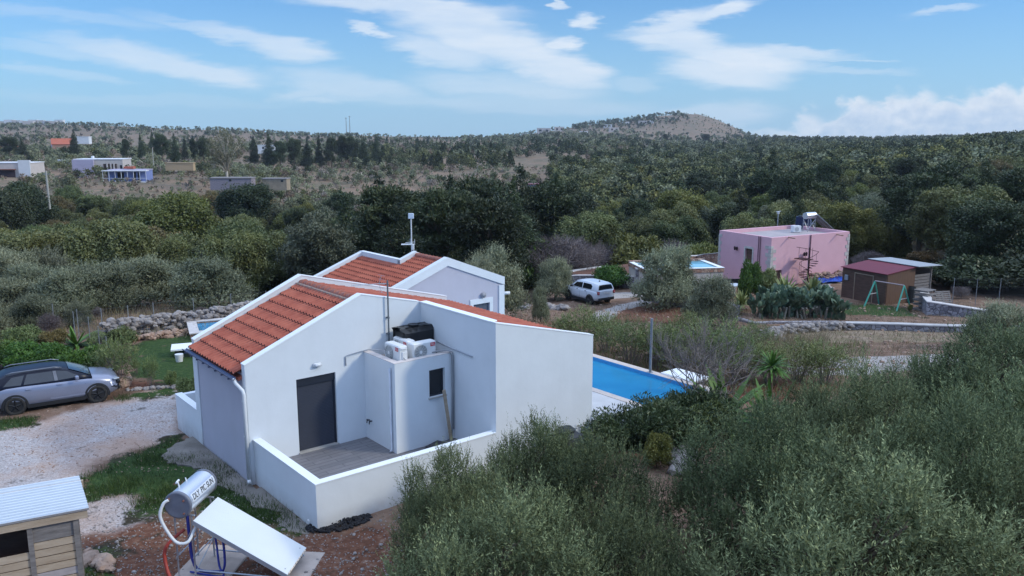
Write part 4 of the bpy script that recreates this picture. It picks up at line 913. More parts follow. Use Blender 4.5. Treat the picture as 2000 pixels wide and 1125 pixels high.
    a.m = [0]*len(a.f); x0, x1 = P['wx']; a.box(x0+r+.05, x1-r-.05, -tw-.01, tw+.01, .21, .34); a.build('wheel_arch_trim', tr, t, fix=False)
    wheels(t, P['wx'], tw+.02, r, M('tyre', (.03, .029, .028), .85, .3, 10), P['rim'])
    for s in (-1, 1):
        for x, z in P['handles']: MB().bbox((x, s*(tw+.012), z), (.17, .04, .035), .008).build('door_handle', tr if P['dark_handle'] else P['paint'], t)
        x, z = P['mirror']; b = MB(); b.bbox((x, s*(wb+.17), z), (.12, .22, .14), .03); b.build('wing_mirror', P['mirror_mat'], t, smooth=False)
    for fn in P['extra']: fn(t, tr, tw)
    if 'pillar' in P:
        for s in (-1, 1):
            q = MB(); zz_ = [(P['pillar'][0], 1.05), (P['pillar'][1], 1.05), (P['pillar'][1]-.04, 1.375), (P['pillar'][0]-.03, 1.375)]
            q.v = [(x, s*(wy(x, z)+.014), z) for x, z in zz_]+[(x, s*(wy(x, z)-.02), z) for x, z in zz_]; q.f = [(0, 1, 2, 3), (7, 6, 5, 4), (0, 4, 5, 1), (1, 5, 6, 2), (2, 6, 7, 3), (3, 7, 4, 0)]; q.m = [0]*6; q.build('door_pillar', MATS['pillar_grey'] if 'pillar_grey' in MATS else M('pillar_grey', (.16, .17, .20), .4), t)
    # door shut lines: thin dark strips on the flank
    b = MB()
    for s in (-1, 1):
        for x in P['doors']: b.box(x-.005, x+.005, s*(tw)-.004, s*(tw)+.004, .42, zbelt-.2)
    b.build('door_gap', tr, t)
    return t
silver = M('silver_blue_paint', (.25, .275, .37), .32, .05, 2, metal=.35, coat=.4); blackpaint = M('black_paint', (.008, .010, .022), .35, .1, 2, spec=.25)
def x1(t, tr, tw):
    b = MB()
    for s in (-1, 1): b.tube([(-1.5, s*.60, 1.43), (-1.3, s*.61, 1.485), (.0, s*.61, 1.50), (.25, s*.6, 1.45)], .022, 6)
    b.build('roof_rail', M('rail_grey', (.2, .21, .24), .35, metal=.5), t, smooth=True)
    for s in (-1, 1):
        MB().bbox((1.93, s*.66, .80), (.22, .30, .06), .02, rz=-s*.5).build('daytime_lamp', M('lamp_clear', (.35, .38, .42), .1), t); MB().bbox((1.99, s*.62, .66), (.16, .26, .13), .03, rz=-s*.55).build('headlight', glassD, t)
        MB().bbox((-1.99, s*.72, .90), (.16, .26, .16), .03, rz=s*.35).build('tail_light', M('tail_red', (.12, .01, .02), .2), t)
    MB().bbox((1.98, 0, .42), (.22, 1.3, .14), .03).build('bumper_grille', tr, t); MB().bbox((-2.02, 0, .42), (.2, 1.4, .2), .03).build('rear_bumper_trim', tr, t)
    MB().box(-.2, .9, -tw-.012, -tw+.01, .40, .46).build('door_bumper', MATS['silver_blue_paint'], t)
B1 = [(-2.10, .60, .48, .82, .92), (-2.06, .74, .40, .90, 1.0), (-1.9, .84, .30, .97, 1.05), (-1.5, .87, .23, 1.0, 1.07), (-.9, .88, .22, .99, 1.05), (0, .88, .22, .97, 1.03), (.7, .88, .22, .96, 1.03), (1.0, .88, .22, .955, 1.04), (1.35, .87, .22, .92, 1.0), (1.75, .84, .25, .83, .93), (1.98, .75, .33, .68, .83), (2.07, .60, .40, .60, .74)]
p = dict(body=B1, paint=silver, roof=blackpaint, glass=M('car_glass', (.05, .055, .065), .08, .1, 2, spec=.6), rim=M('dark_rim', (.02, .02, .022), .35, metal=.4), cabin=[(-2.03, 1.01), (-1.90, 1.16), (-1.70, 1.32), (-1.45, 1.41), (-1.0, 1.455), (-.4, 1.47), (.05, 1.45), (.38, 1.385), (.8, 1.21), (1.18, 1.03)],
         cw=(.815, .60, 1.01, 1.47), side=[[(-.98, 1.05), (-.03, 1.05), (-.06, 1.375), (-.85, 1.37)], [(.09, 1.05), (.80, 1.08), (.40, 1.32), (.05, 1.375)], [(-1.60, 1.07), (-1.06, 1.05), (-.93, 1.36), (-1.32, 1.33)]],
         ws=(1.12, .45, .07), rw=(-2.0, -1.72, .12), r=.335, wx=(-1.30, 1.30), handles=[(-.85, .88), (.12, .91)], dark_handle=False, mirror=(.68, 1.10), mirror_mat=silver, extra=[x1], doors=[-.98, 0.0, .95], pillar=(-.02, .09))
a = atz(192, 786, -.70); b = atz(32, 811, -.70); h = (a-b).normalized(); rz = math.atan2(h.y, h.x); nrm_ = Vector((-h.y, h.x, 0)); c = (a+b)/2+nrm_*.88
car('parked_car', 'silver grey car with a black roof parked on the gravel at the left edge', (c.x, c.y, -.72), rz, p)
whitep = M('white_paint', (.62, .66, .72), .25, .04, 2, coat=.5)
def x2(t, tr, tw):
    for s in (-1, 1): MB().bbox((-2.12, s*.76, .98), (.10, .22, .24), .03).build('tail_light', M('tail_red2', (.25, .012, .02), .2), t); MB().bbox((-2.165, s*.76, .98), (.03, .10, .10), .008).build('lamp_lens', M('lens_pink', (.7, .25, .25), .2), t); MB().cyl((2.08, s*.6, .85), (2.14, s*.6, .85), .1, n=14).build('headlight', M('lamp_clear2', (.5, .52, .55), .1), t)
    MB().box(-2.165, -2.15, -.27, .27, .88, 1.0).build('number_plate', M('plate_white', (.6, .6, .6), .4), t); MB().bbox((-2.13, 0, .50), (.16, 1.5, .20), .03).build('rear_bumper', tr, t)
    MB().bbox((-1.35, 0, 1.73), (.14, .06, .07), .015).build('roof_fin', tr, t)
B2 = [(-2.13, .78, .55, 1.02, 1.10), (-2.09, .85, .48, 1.06, 1.14), (-1.9, .89, .36, 1.08, 1.16), (-1.5, .90, .32, 1.08, 1.15), (-.9, .90, .32, 1.07, 1.14), (0, .90, .32, 1.06, 1.12), (.7, .90, .32, 1.06, 1.12), (1.05, .90, .32, 1.05, 1.12), (1.4, .89, .32, 1.03, 1.10), (1.8, .87, .36, 1.0, 1.07), (2.03, .82, .42, .92, 1.0), (2.10, .72, .48, .80, .9)]
p = dict(body=B2, paint=whitep, roof=whitep, glass=glassD, rim=M('dark_rim2', (.03, .03, .034), .4), cabin=[(-2.06, 1.12), (-2.0, 1.45), (-1.9, 1.60), (-1.6, 1.66), (-1.0, 1.69), (-.3, 1.70), (.2, 1.68), (.48, 1.62), (.8, 1.38), (1.12, 1.14)],
         cw=(.83, .66, 1.12, 1.70), side=[[(-1.35, 1.17), (-.35, 1.16), (-.38, 1.55), (-1.25, 1.54), (-1.42, 1.4)], [(-.28, 1.16), (.78, 1.18), (.42, 1.50), (-.28, 1.55)]],
         ws=(1.08, .52, .06), rw=(-2.05, -1.96, .12), r=.36, wx=(-1.27, 1.30), handles=[(-.78, 1.0), (.18, 1.02)], dark_handle=True, mirror=(.72, 1.20), mirror_mat=M('black_mirror', (.02, .02, .02), .4), extra=[x2], doors=[-.9, -.1, .85])
q = atz(1151, 596, -3.6); hd = rad(125); n_ = Vector((math.sin(hd), -math.cos(hd), 0)); c = q+n_*.9+Vector((math.cos(hd), math.sin(hd), 0))*1.27
car('parked_car', 'white boxy car seen from behind on the stony path, beyond the grey villa', (c.x, c.y, gz(c.x, c.y)+.03), hd, p)

# ------------------------------------------------------------------ the pink house
def hitp(px, py, p0, n):
    r = ray(px, py); C = Vector((0, 0, CH)); return C+r*((p0-C).dot(n)/r.dot(n))
PKZ = -3.55; PKH = .6-PKZ; PKC = Vector((21.434, 67.187, PKZ)); PKR = rad(28.637)
U_ = Vector((math.cos(PKR), math.sin(PKR), 0)); V_ = Vector((-math.sin(PKR), math.cos(PKR), 0)); LU, LV = 9.41, 6.17
def onL(px, py): q = hitp(px, py, PKC, U_)-PKC; return q.dot(V_), q.z
def onR(px, py): q = hitp(px, py, PKC, V_)-PKC; return q.dot(U_), q.z
def onT(px, py, z): q = atz(px, py, PKZ+z)-PKC; return q.dot(U_), q.dot(V_)
def pink():
    t = thing('pink_house', 'pink flat-roofed house with stone corners, right of centre', 'house', PKC, PKR); H = PKH
    y0, z1 = onL(1456.5, 484.5); y1, z0 = onL(1468.5, 514)
    yA, yB = sorted((y0, y1)); x0, zd1 = onR(1516, 528); x1, zd0 = onR(1526, 545)
    w = MB(); w.yz([(.3, -1), (LV, -1), (LV, H), (.3, H)], 0, .3, holes=[[(yA, z0), (yB, z0), (yB, z1), (yA, z1)]])
    w.xz([(0, -1), (LU, -1), (LU, H), (0, H)], 0, .3, holes=[[(x0, zd0-.6), (x1, zd0-.6), (x1, zd1), (x0, zd1)]])
    w.box(LU-.3, LU, .3, LV, -1, H); w.box(.3, LU-.3, LV-.3, LV, -1, H); w.build('wall', pinkM, t)
    MB().box(.3, LU-.3, .3, LV-.3, H-.5, H-.30).build('roof', roofG, t)
    wn = MB().box(.12, .2, yA, yB, z0, z1).build('window', woodD, t); f = MB(); a = .14
    f.box(-.05, .06, yA-a, yA, z0-a, z1+a); f.box(-.05, .06, yB, yB+a, z0-a, z1+a); f.box(-.05, .06, yA, yB, z1, z1+a*1.3); f.box(-.05, .06, yA, yB, z0-a, z0); f.build('stone_frame', M('frame_stone', (.52, .49, .46), .9, .2, 3, .3), wn)
    MB().box(x0, x1, .12, .2, zd0-.6, zd1).build('door', woodD, t)
    q = MB(); ql = MB(); qr = MB(); rr = random.Random(4)
    k = 0; z = .2
    while z < H-.9:
        hh = rr.uniform(.22, .36); l1, l2 = (.55, .3) if k % 2 else (.3, .55); l1 *= rr.uniform(.8, 1.2); l2 *= rr.uniform(.8, 1.2)
        q.box(-.035, l1, -.035, .01, z, z+hh-.03); q.box(-.035, .01, .012, l2, z, z+hh-.03)
        qr.box(LU-l1*.7, LU+.035, -.035, .01, z+.5, z+.5+hh-.03); ql.box(-.035, .01, LV-l2*.6, LV+.03, z+.4, z+.4+hh-.03); z += hh; k += 1
    qm = M('quoin_stone', (.40, .37, .35), .9, .3, 2.5, .4, c2=(.58, .55, .52)); qr.build('quoins', qm, t); ql.build('quoins', qm, t)
    q.build('quoins', M('quoin_stone', (.40, .37, .35), .9, .3, 2.5, .4, c2=(.58, .55, .52)), t)
    for px in (1481, 1484.5):
        y, _ = onL(px, 500); MB().cyl((-.06, y, .2), (-.06, y, H), .035, n=8).build('downpipe', M('pipe_mauve', (.20, .11, .14), .6), t)
    x, _ = onR(1580.5, 500); MB().cyl((x, -.06, .2), (x, -.06, H), .045, n=8).build('downpipe', MATS['pipe_mauve'], t)
    for (px, py) in ((1540, 463.5), (1634, 458)):
        x, z = onR(px, py); MB().cyl((x, 0, z), (x, -.7, z-.02), .05, n=8).build('rain_spout', stoneR, t)
    def lamp(px, py, left):
        a, z = onL(px, py) if left else onR(px, py); b = MB()
        P_ = (lambda u, o, zz: (-o, u, zz)) if left else (lambda u, o, zz: (u, -o, zz))
        b.cyl(P_(a, 0, z), P_(a, .2, z), .03, n=6)
        for s in (-.13, .13): b.cyl(P_(a+s, .2, z-.14), P_(a+s, .2, z+.10), .07, .09, 8); b.cyl(P_(a+s, .2, z+.1), P_(a+s, .2, z+.2), .1, .02, 8); b.cyl(P_(a, .2, z), P_(a+s, .2, z), .015, n=5)
        b.build('wall_lamp', M('dark_iron', (.03, .018, .022), .5, metal=.4), t)
    lamp(1440.5, 485, True); lamp(1569.5, 496, False)
    # plinth of rough stone at the foot on the right
    q = MB(); rr = random.Random(9)
    for k in range(60): q.rock((rr.uniform(4.6, LU), -.1-rr.random()*.3, rr.uniform(.1, .75)), (.22, .16, .14), rr)
    q.build('stone_footing', stoneR, t)
    return t
pink()
# spiral stair
def stair():
    x0, zt = onR(1563.5, 480.5); xb, zb = onR(1559.5, 541); xm = (x0+xb)/2
    t = thing('spiral_staircase', 'rusty iron spiral staircase against the pink house', 'staircase', PKC, PKR); m = M('rust_iron', (.055, .022, .022), .6, .3, 8, metal=.4)
    y = -1.0; b = MB(); b.cyl((xm, y, 0), (xm, y, zt), .06, n=10); b.build('pole', m, t)
    hp = []; N_ = 12
    for k in range(N_):
        a = rad(20+k*25); z = .25+k*(zt*.62)/N_; b = MB(); c, s = math.cos(a), math.sin(a); c2, s2 = math.cos(a+.42), math.sin(a+.42); R = .75
        b.prism([(0, 0), (R*c, R*s), (R*c2, R*s2)], z, z+.04, lambda u, v, w: (xm+u, y+v, w)); b.build('tread', m, t); hp.append((xm+R*c, y+R*s, z+.85))
    b = MB(); b.tube(hp, .022, 5)
    for p in hp[::2]: b.cyl((p[0], p[1], p[2]-.85), p, .012, n=5)
    zz = .25+zt*.62; b.tube([hp[-1], (xm-.9, y-.4, zz+1.0), (xm-.9, y+.6, zz+1.0)], .02, 5)
    for q_ in ((xm-.9, y-.4), (xm-.5, y-.4), (xm-.9, y+.3), (xm-.1, y-.4)): b.cyl((*q_, zz), (*q_, zz+1.0), .014, n=5)
    b.build('railing', m, t); MB().box(xm-.95, xm, y-.45, y+.75, zz, zz+.05).build('landing', m, t)
stair()
# things on the pink roof
def roofz(): return PKH-.30
def pp_(px, py, z=None):
    z = roofz() if z is None else z; a, b = onT(px, py, z); return a, b
a, b_ = pp_(1579, 452)
t = thing('solar_water_heater', 'silver solar water heater on the flat roof of the pink house', 'solar heater'); t.location = PKC+U_*a+V_*b_+Vector((0, 0, roofz())); t.rotation_euler = (0, 0, PKR)
q = MB(); q.cyl((-.55, 0, 1.45), (.65, 0, 1.45), .30, n=24); q.build('tank', steel if 'steel' in globals() else MATS['brushed_steel'], t, smooth=False)
q = MB()
for x in (-.4, .5):
    for y in (-.25, .3): q.cyl((x, y, 0), (x, y, 1.25), .03, n=6)
    q.cyl((x, -.25, .2), (x, .3, 1.1), .02, n=6); q.cyl((x, -.25, .7), (x, .3, .7), .02, n=6)
q.cyl((-.4, -.25, .2), (.5, -.25, 1.1), .02, n=6); q.build('stand', galvM, t)
Rm = Matrix.Rotation(rad(33), 3, 'Y'); q = MB()
for s in (-.3, .25): q.rbox(Vector((.45, s, 1.55))+Rm @ Vector((1.35, 0, 0)), (2.7, .5, .09), R=Rm)
q.build('collector', M('collector_grey', (.30, .33, .37), .2, .1, 3, metal=.5), t)
t = thing('water_barrel', 'dark blue water barrel under the solar heater on the pink roof', 'barrel'); a, b_ = pp_(1562, 447); t.location = PKC+U_*a+V_*b_+Vector((0, 0, roofz())); q = MB(); q.cyl((0, 0, 0), (0, 0, 1.15), .42, .40, 20); q.build('barrel_body', M('barrel_blue', (.012, .022, .07), .4), t); MB().cyl((0, 0, 1.15), (0, 0, 1.25), .25, .2, 16).build('lid', blackP, t)
t = thing('water_barrel', 'dark water barrel beside the tank stand on the pink roof, right of the other', 'barrel'); a, b_ = pp_(1580, 446); t.location = PKC+U_*a+V_*(b_+.2)+Vector((0, 0, roofz())); q = MB(); q.cyl((0, 0, 0), (0, 0, 1.0), .36, n=20); q.build('barrel_body', MATS['barrel_blue'], t); MB().cyl((0, 0, 1.0), (0, 0, 1.06), .2, n=16).build('lid', blackP, t)
t = thing('air_conditioner', 'pale outdoor air conditioner unit on the edge of the pink roof', 'air conditioner'); a, b_ = pp_(1560, 455); t.location = PKC+U_*a+V_*(b_+.35)+Vector((0, 0, roofz())); t.rotation_euler = (0, 0, PKR-.35)
MB().bbox((0, 0, .33), (.75, .55, .60), .03).build('casing', plastM, t); MB().box(.376, .39, -.24, .24, .1, .56).build('side_grille', M('grille_teal', (.03, .07, .10), .5), t); MB().cyl((-.05, -.276, .33), (-.05, -.29, .33), .2, n=20).build('fan_grille', M('fan_pale', (.4, .42, .44), .5), t)
t = thing('antenna_pole', 'grey pole with a small wind sensor on the pink roof', 'pole'); a, b_ = pp_(1518.5, 442.5); t.location = PKC+U_*a+V_*b_+Vector((0, 0, roofz())); q = MB(); q.cyl((0, 0, 0), (0, 0, 1.25), .05, n=8); q.build('pole', galvM, t); q = MB(); q.cyl((0, 0, 1.2), (0, 0, 1.42), .10, .13, 10); q.cyl((-.22, 0, 1.42), (.25, 0, 1.48), .03, n=6); q.build('sensor', plastM, t)

# ------------------------------------------------------------------ walls, pool terrace and yard round the pink house
def wallrun(name, label, pts, h, th, mat, cap=None, base=-.8, capname='coping', group=None):
    """pts: (x, y[, top z]) ; a masonry wall following the ground"""
    t = thing(name, label, 'wall', (pts[0][0], pts[0][1], gz(*pts[0][:2])), 0, group); o = t.location; b = MB(); c = MB(); P = []
    for i in range(len(pts)-1):
        n = max(1, int(math.dist(pts[i][:2], pts[i+1][:2])/1.2))
        for k in range(n): f = k/n; P.append(tuple(pts[i][j]*(1-f)+pts[i+1][j]*f for j in range(len(pts[i]))))
    P.append(pts[-1]); L1 = []; L2 = []
    for i, p in enumerate(P):
        a = Vector(P[max(i-1, 0)][:2]); c_ = Vector(P[min(i+1, len(P)-1)][:2]); d = (c_-a).normalized(); n = Vector((-d.y, d.x)); z = (p[2] if len(p) > 2 else gz(p[0], p[1])+h)
        for S_, e in ((L1, 0), (L2, .05)):
            q = n*(th/2+e); S_.append((p[0]+q.x-o.x, p[1]+q.y-o.y, p[0]-q.x-o.x, p[1]-q.y-o.y, z-o.z, (gz(p[0], p[1])+base)-o.z))
    def strip(mb, S_, zt, zb):
        for s in S_: mb.v += [(s[0], s[1], zt(s)), (s[2], s[3], zt(s)), (s[2], s[3], zb(s)), (s[0], s[1], zb(s))]
        for i in range(len(S_)-1): mb.f += [(4*i+k, 4*i+(k+1) % 4, 4*i+4+(k+1) % 4, 4*i+4+k) for k in range(4)]
        mb.f += [(0, 1, 2, 3), tuple(4*(len(S_)-1)+k for k in range(4))]; mb.m = [0]*len(mb.f)
    strip(b, L1, lambda s: s[4], lambda s: s[5]); b.build('stonework', mat, t)
    if cap: strip(c, L2, lambda s: s[4]+.07, lambda s: s[4]+.002); c.build(capname, cap, t)
    return t
capW = M('lime_cap', (.55, .51, .49), .9, .15, 3, .2)
wallrun('garden_wall', 'grey stone garden wall with a pale cap behind the white car', [(*gpx(1103, 71),), (*gpx(1182, 69.4),)], .95, .4, wallG, capW)
wallrun('garden_wall', 'stone garden wall with a pale cap running to the gate pillar', [(*gpx(1186, 70.5),), (*gpx(1250, 67.6),)], 1.0, .4, wallG, capW)
wallrun('garden_wall', 'long reddish stone wall behind the bare young tree', [(*gpx(1103, 71.6),), (*gpx(1225, 77),), (*gpx(1345, 79),)], 1.15, .4, wallR, capW)
wallrun('garden_wall', 'stone wall with a pale cap behind the light blue pool', [(*gpx(1318, 78),), (*gpx(1362, 79.0),), (*gpx(1412, 75),)], 1.9, .4, wallR, capW)
wallrun('garden_wall', 'low stone wall with a white cap along the yard below the swing', [gpx(1650, 48.8), gpx(1760, 48.2), gpx(1884, 47.3), gpx(2010, 46.6), gpx(2120, 46)], .38, .4, wallG, M('white_cap2', (.46, .44, .43), .9, .2, 2, .4), base=-.8)
wallrun('retaining_wall', 'grey stone retaining wall at the right, below the wire fence', [(29.9, 58.5, -2.2), (28.6, 55.0, -2.3), (31.5, 53.8, -2.6), (35.5, 52.8, -3.0), (40, 52.5, -3.1)], 1.2, .45, wallG, capW)
wallrun('garden_wall', 'low dark stone wall under the olives before the pink house', [(*gpx(1262, 62),), (*gpx(1330, 58.5),), (*gpx(1410, 56.5),), (*gpx(1440, 54.5),)], .75, .45, wallG, None)
wallrun('garden_wall', 'low grey stone wall below the prickly pear', [(*gpx(1440, 53.5),), (*gpx(1475, 51.5),), (*gpx(1640, 52.0),)], .12, .45, wallG, None)
p = thing('gate_pillar', 'square stone gate pillar at the end of the garden wall', 'pillar', on(*gpx(1249, 67.0))); MB().box(-.3, .3, -.3, .3, -.3, 1.75).build('shaft', wallG, p); MB().box(-.36, .36, -.36, .36, 1.75, 1.85).build('cap', capW, p)
p = thing('wooden_gate', 'dark red wooden gate beside the stone pillar', 'gate', on(*gpx(1258, 67.2)), .3)
for k in range(7): MB().box(.1+k*.16, .22+k*.16, -.03, .03, .1, 1.6).build('slat', woodD, p)
MB().box(.1, 1.25, .03, .06, .35, .45).build('rail', woodD, p); MB().box(.1, 1.25, .03, .06, 1.25, 1.35).build('rail', woodD, p)
# fill of the small terrace inside the walls
b = MB(); P = [gpx(1106, 71.3), gpx(1180, 69.8), gpx(1250, 68.2), gpx(1330, 70), gpx(1340, 78.6), gpx(1225, 76.6)]
b.xy([tuple(q) for q in P], -5, -3.05); o = b.build('terrace_soil', M('red_soil', (.13, .06, .04), .95, .4, 3, .4)); tag(o, kind='structure')
# raised pool of the pink house
def pool2():
    F0 = atz(1262, 528, -1.75); t = thing('swimming_pool', 'raised light blue pool with a stone rim beside the pink house', 'swimming pool', (F0.x, F0.y, -1.75), PKR*.35)
    L_, Wd = 6.6, 4.4
    MB().box(0, L_, 0, Wd, -2.4, -.32).build('terrace_wall', M('cream_render', (.52, .46, .42), .9, .08, 2), t)
    q = MB(); q.box(-.06, L_+.06, -.06, .3, -.318, .02); q.box(-.06, .3, .3, Wd, -.318, .02); q.box(L_-.3, L_+.06, .3, Wd, -.318, .02); q.box(-.06, L_+.06, Wd-.3, Wd+.06, -.318, .14); q.build('stone_rim', wallR, t)
    q = MB(); q.box(-.08, L_+.08, -.08, .32, .022, .06); q.box(-.08, .32, .32, Wd-.3, .022, .06); q.box(L_-.32, L_+.08, .32, Wd-.3, .022, .06); q.build('coping', whitec, t)
    MB().box(.3, L_-.3, .3, Wd-.3, -.31, -.02).build('water', M('pale_water', (.28, .56, .66), .06, .05, 1), t); MB().box(4.4, 6.2, 2.6, 4.08, -.018, -.004).build('deep_step', M('deep_water', (.12, .33, .42), .06, .05, 1), t)
pool2()
o = MB().box(-.5, 5.5, -4.2, -.1, -.35, .04).build('yard_paving', M('yard_paving', (.40, .37, .36), .9, .12, 2)); o.matrix_world = Matrix.Translation(PKC+U_*4.5) @ Matrix.Rotation(PKR, 4, 'Z'); tag(o, kind='structure')
t = thing('tarpaulin', 'crumpled bright blue tarpaulin at the foot of the pink house', 'tarpaulin', PKC+U_*6.9+V_*-.9+Vector((0, 0, .1)), PKR)
nx, ny = 46, 14; rs = np.random.RandomState(1); X, Y = np.meshgrid(np.linspace(-2.3, 2.3, nx), np.linspace(-.75, .75, ny), indexing='ij'); Z = .08+.42*fbm(X*2.2+9, Y*2.2, 4)*np.clip(1.2-np.abs(Y)/.8, 0, 1)
q = MB(); q.v = [(float(X[i, j]), float(Y[i, j]+.15*math.sin(X[i, j]*3)), float(Z[i, j])) for i in range(nx) for j in range(ny)]; q.f = [(i*ny+j, (i+1)*ny+j, (i+1)*ny+j+1, i*ny+j+1) for i in range(nx-1) for j in range(ny-1)]; q.m = [0]*len(q.f); q.build('sheet', M('tarp_blue', (.01, .07, .42), .45, .2, 5), t)
q = MB(); rr = random.Random(2)
for k in range(9): q.rock((-2+k*.5, rr.uniform(-.5, .3), .45), (.22, .12, .09), rr)
q.build('stone_weight', stoneR, t)
# shed with a red roof
def shed2():
    c0 = Vector((27.419, 59.0, -1.103)); yaw = .47875; Wv, Wu, up = 4.189, 3.227, .334; gb = -3.6
    t = thing('wooden_shed', 'brown wooden shed with a dark red roof and a grey lean-to roof', 'shed', (c0.x, c0.y, gb), yaw); z0 = c0.z-gb; z1 = z0+up
    w = MB(); w.box(.12, .18, .12, Wv-.12, 0, z0-.03); w.yz([(.12, 0), (Wv-.12, 0), (Wv-.12, 0)], 0, 0.001) if False else None
    w.xz([(.18, 0), (Wu, 0), (Wu, z1-.06), (.18, z0-.04)], .12, .18); w.xz([(.18, 0), (Wu, 0), (Wu, z1-.06), (.18, z0-.04)], Wv-.18, Wv-.12); w.box(Wu-.06, Wu, .18, Wv-.18, 0, z1-.07); w.build('wall', woodD, t)
    r = MB(); r.xz([(0, z0-.02), (Wu, z1-.02), (Wu, z1+.03), (0, z0+.03)], 0, Wv); r.build('roof', M('red_sheet', (.16, .022, .035), .55, .1, 1.5), t)
    s = MB(); s.xz([(.2, 0), (Wu, 0), (Wu, z1-.1), (.2, z0-.06)], .085, .118); s.build('side_boarding', M('tan_wood', (.12, .065, .04), .8, .2, 2, stretch=(6, 1, .6)), t)
    d = MB()
    for y in (1.25, 2.9): d.box(.08, .118, y-.03, y+.03, .05, z0-.25)
    d.box(.08, .118, 1.28, 2.87, z0-.31, z0-.25); d.build('door_frame', M('pale_batten', (.30, .22, .16), .8), t)
    e = MB(); e.bbox((.06, Wv-.55, z0-.75), (.12, .32, .42), .03); e.build('meter_box', M('meter_grey', (.25, .28, .34), .5), t)
    l = MB(); l.xz([(Wu-.15, z1+.06), (Wu+2.5, z1-.02), (Wu+2.5, z1+.02), (Wu-.15, z1+.10)], -.3, Wv+.1); l.build('lean_to_roof', M('grey_sheet', (.34, .36, .38), .6, .1, 2), t)
    p = MB(); rr = random.Random(3)
    for k in range(9): p.box(Wu+.05, Wu+2.1, .3, .33, .15+k*.23, .15+k*.23+.19)
    for x in (Wu+.05, Wu+2.1): p.box(x-.04, x+.04, .24, .32, 0, z1-.1)
    p.box(Wu+2.02, Wu+2.1, .3, Wv, 0, z1-.3); p.build('plank_screen', woodG, t)
    b = MB(); b.tube([(Wu-.35, .05, 0), (Wu-.35, .02, 1.2), (Wu-.3, .02, 1.4)], .28, 10); b.build('rolled_mat', M('dark_roll', (.03, .032, .03), .8), t)
shed2()
# swing frame
a = atz(1709, 549, -1.55); b_ = atz(1766, 558, -1.55); t = thing('swing_frame', 'green metal swing frame without swings, in front of the wooden shed', 'swing frame', on((a.x+b_.x)/2, (a.y+b_.y)/2)); d = (b_-a); d.z = 0; L_ = d.length; t.rotation_euler = (0, 0, math.atan2(d.y, d.x)); gl = t.location.z; H_ = -1.55-gl
gm = M('green_metal', (.07, .36, .27), .5, .1, 6)
for x, s in ((-L_/2, -1), (L_/2, 1)):
    for sy in (-1, 1): MB().cyl((x, 0, H_), (x+s*.12, sy*.95, -.05), .055, n=8).build('leg', gm, t)
    MB().cyl((x+s*.06, -.5, H_*.48), (x+s*.06, .5, H_*.48), .025, n=6).build('brace', M('pale_metal', (.45, .45, .45), .5), t)
MB().cyl((-L_/2, 0, H_+.02), (L_/2, 0, H_+.02), .04, n=8).build('top_bar', M('pinkish_metal', (.40, .32, .33), .5), t)
# pallets
def pallet(label, loc, rot, group='wooden pallets beside the shed'):
    t = thing('wooden_pallet', label, 'pallet', loc, 0, group); t.rotation_euler = rot
    b = MB()
    for k in range(7): b.box(-.6, .6, -.5+k*.15, -.5+k*.15+.1, .10, .12)
    b.build('deck_boards', woodG, t); b = MB()
    for x in (-.55, 0, .47): b.box(x, x+.08, -.5, .5, .0, .098)
    b.build('bearer', woodG, t); return t
x, y = gpx(1830, 57.5); pallet('slatted grey pallet leaning by the end of the lean-to', (x, y, gz(x, y)+.7), (1.15, 0, .35)); pallet('second slatted pallet leaning behind the grey one', (x+.7, y+.5, gz(x, y)+.75), (1.2, 0, .2))
for k in range(5): x, y = gpx(1806, 57.0); pallet(('lowest', 'second', 'middle', 'fourth', 'topmost')[k]+' pallet in the stack under the lean-to', (x+.05*(k % 2), y, gz(x, y)+.05+k*.34), (0, .04*(k % 2), .4+.06*k))
# table by the pink house
t = thing('garden_table', 'table with a pale blue top in front of the pink house', 'table', on(*gpx(1416, 62.5)), .25); MB().box(-1.3, 1.3, -.6, .6, 1.0, 1.05).build('table_top', M('pale_blue_top', (.50, .56, .62), .5, .05, 2), t)
for sx in (-1.15, 1.15):
    for sy in (-.5, .5): MB().box(sx-.05, sx+.05, sy-.05, sy+.05, 0, 1.0).build('leg', plastM, t)
t = thing('garden_bench', 'dark bench beside the pale table', 'bench', on(*gpx(1433, 63.6)), .25); MB().box(-1, 1, -.25, .25, .85, .95).build('seat', blackP, t); MB().box(-1, 1, .22, .28, .95, 1.3).build('backrest', blackP, t); MB().box(-.9, -.8, -.2, .2, 0, .85).build('leg', blackP, t); MB().box(.8, .9, -.2, .2, 0, .85).build('leg', blackP, t)
t = thing('dark_post', 'thin dark post among the olives before the pink pool', 'post', on(*gpx(1343, 60))); MB().cyl((0, 0, 0), (0, 0, 3.6), .06, n=8).build('pole', blackP, t); MB().box(-.15, .15, -.1, .1, 1.5, 1.9).build('box', blackP, t)

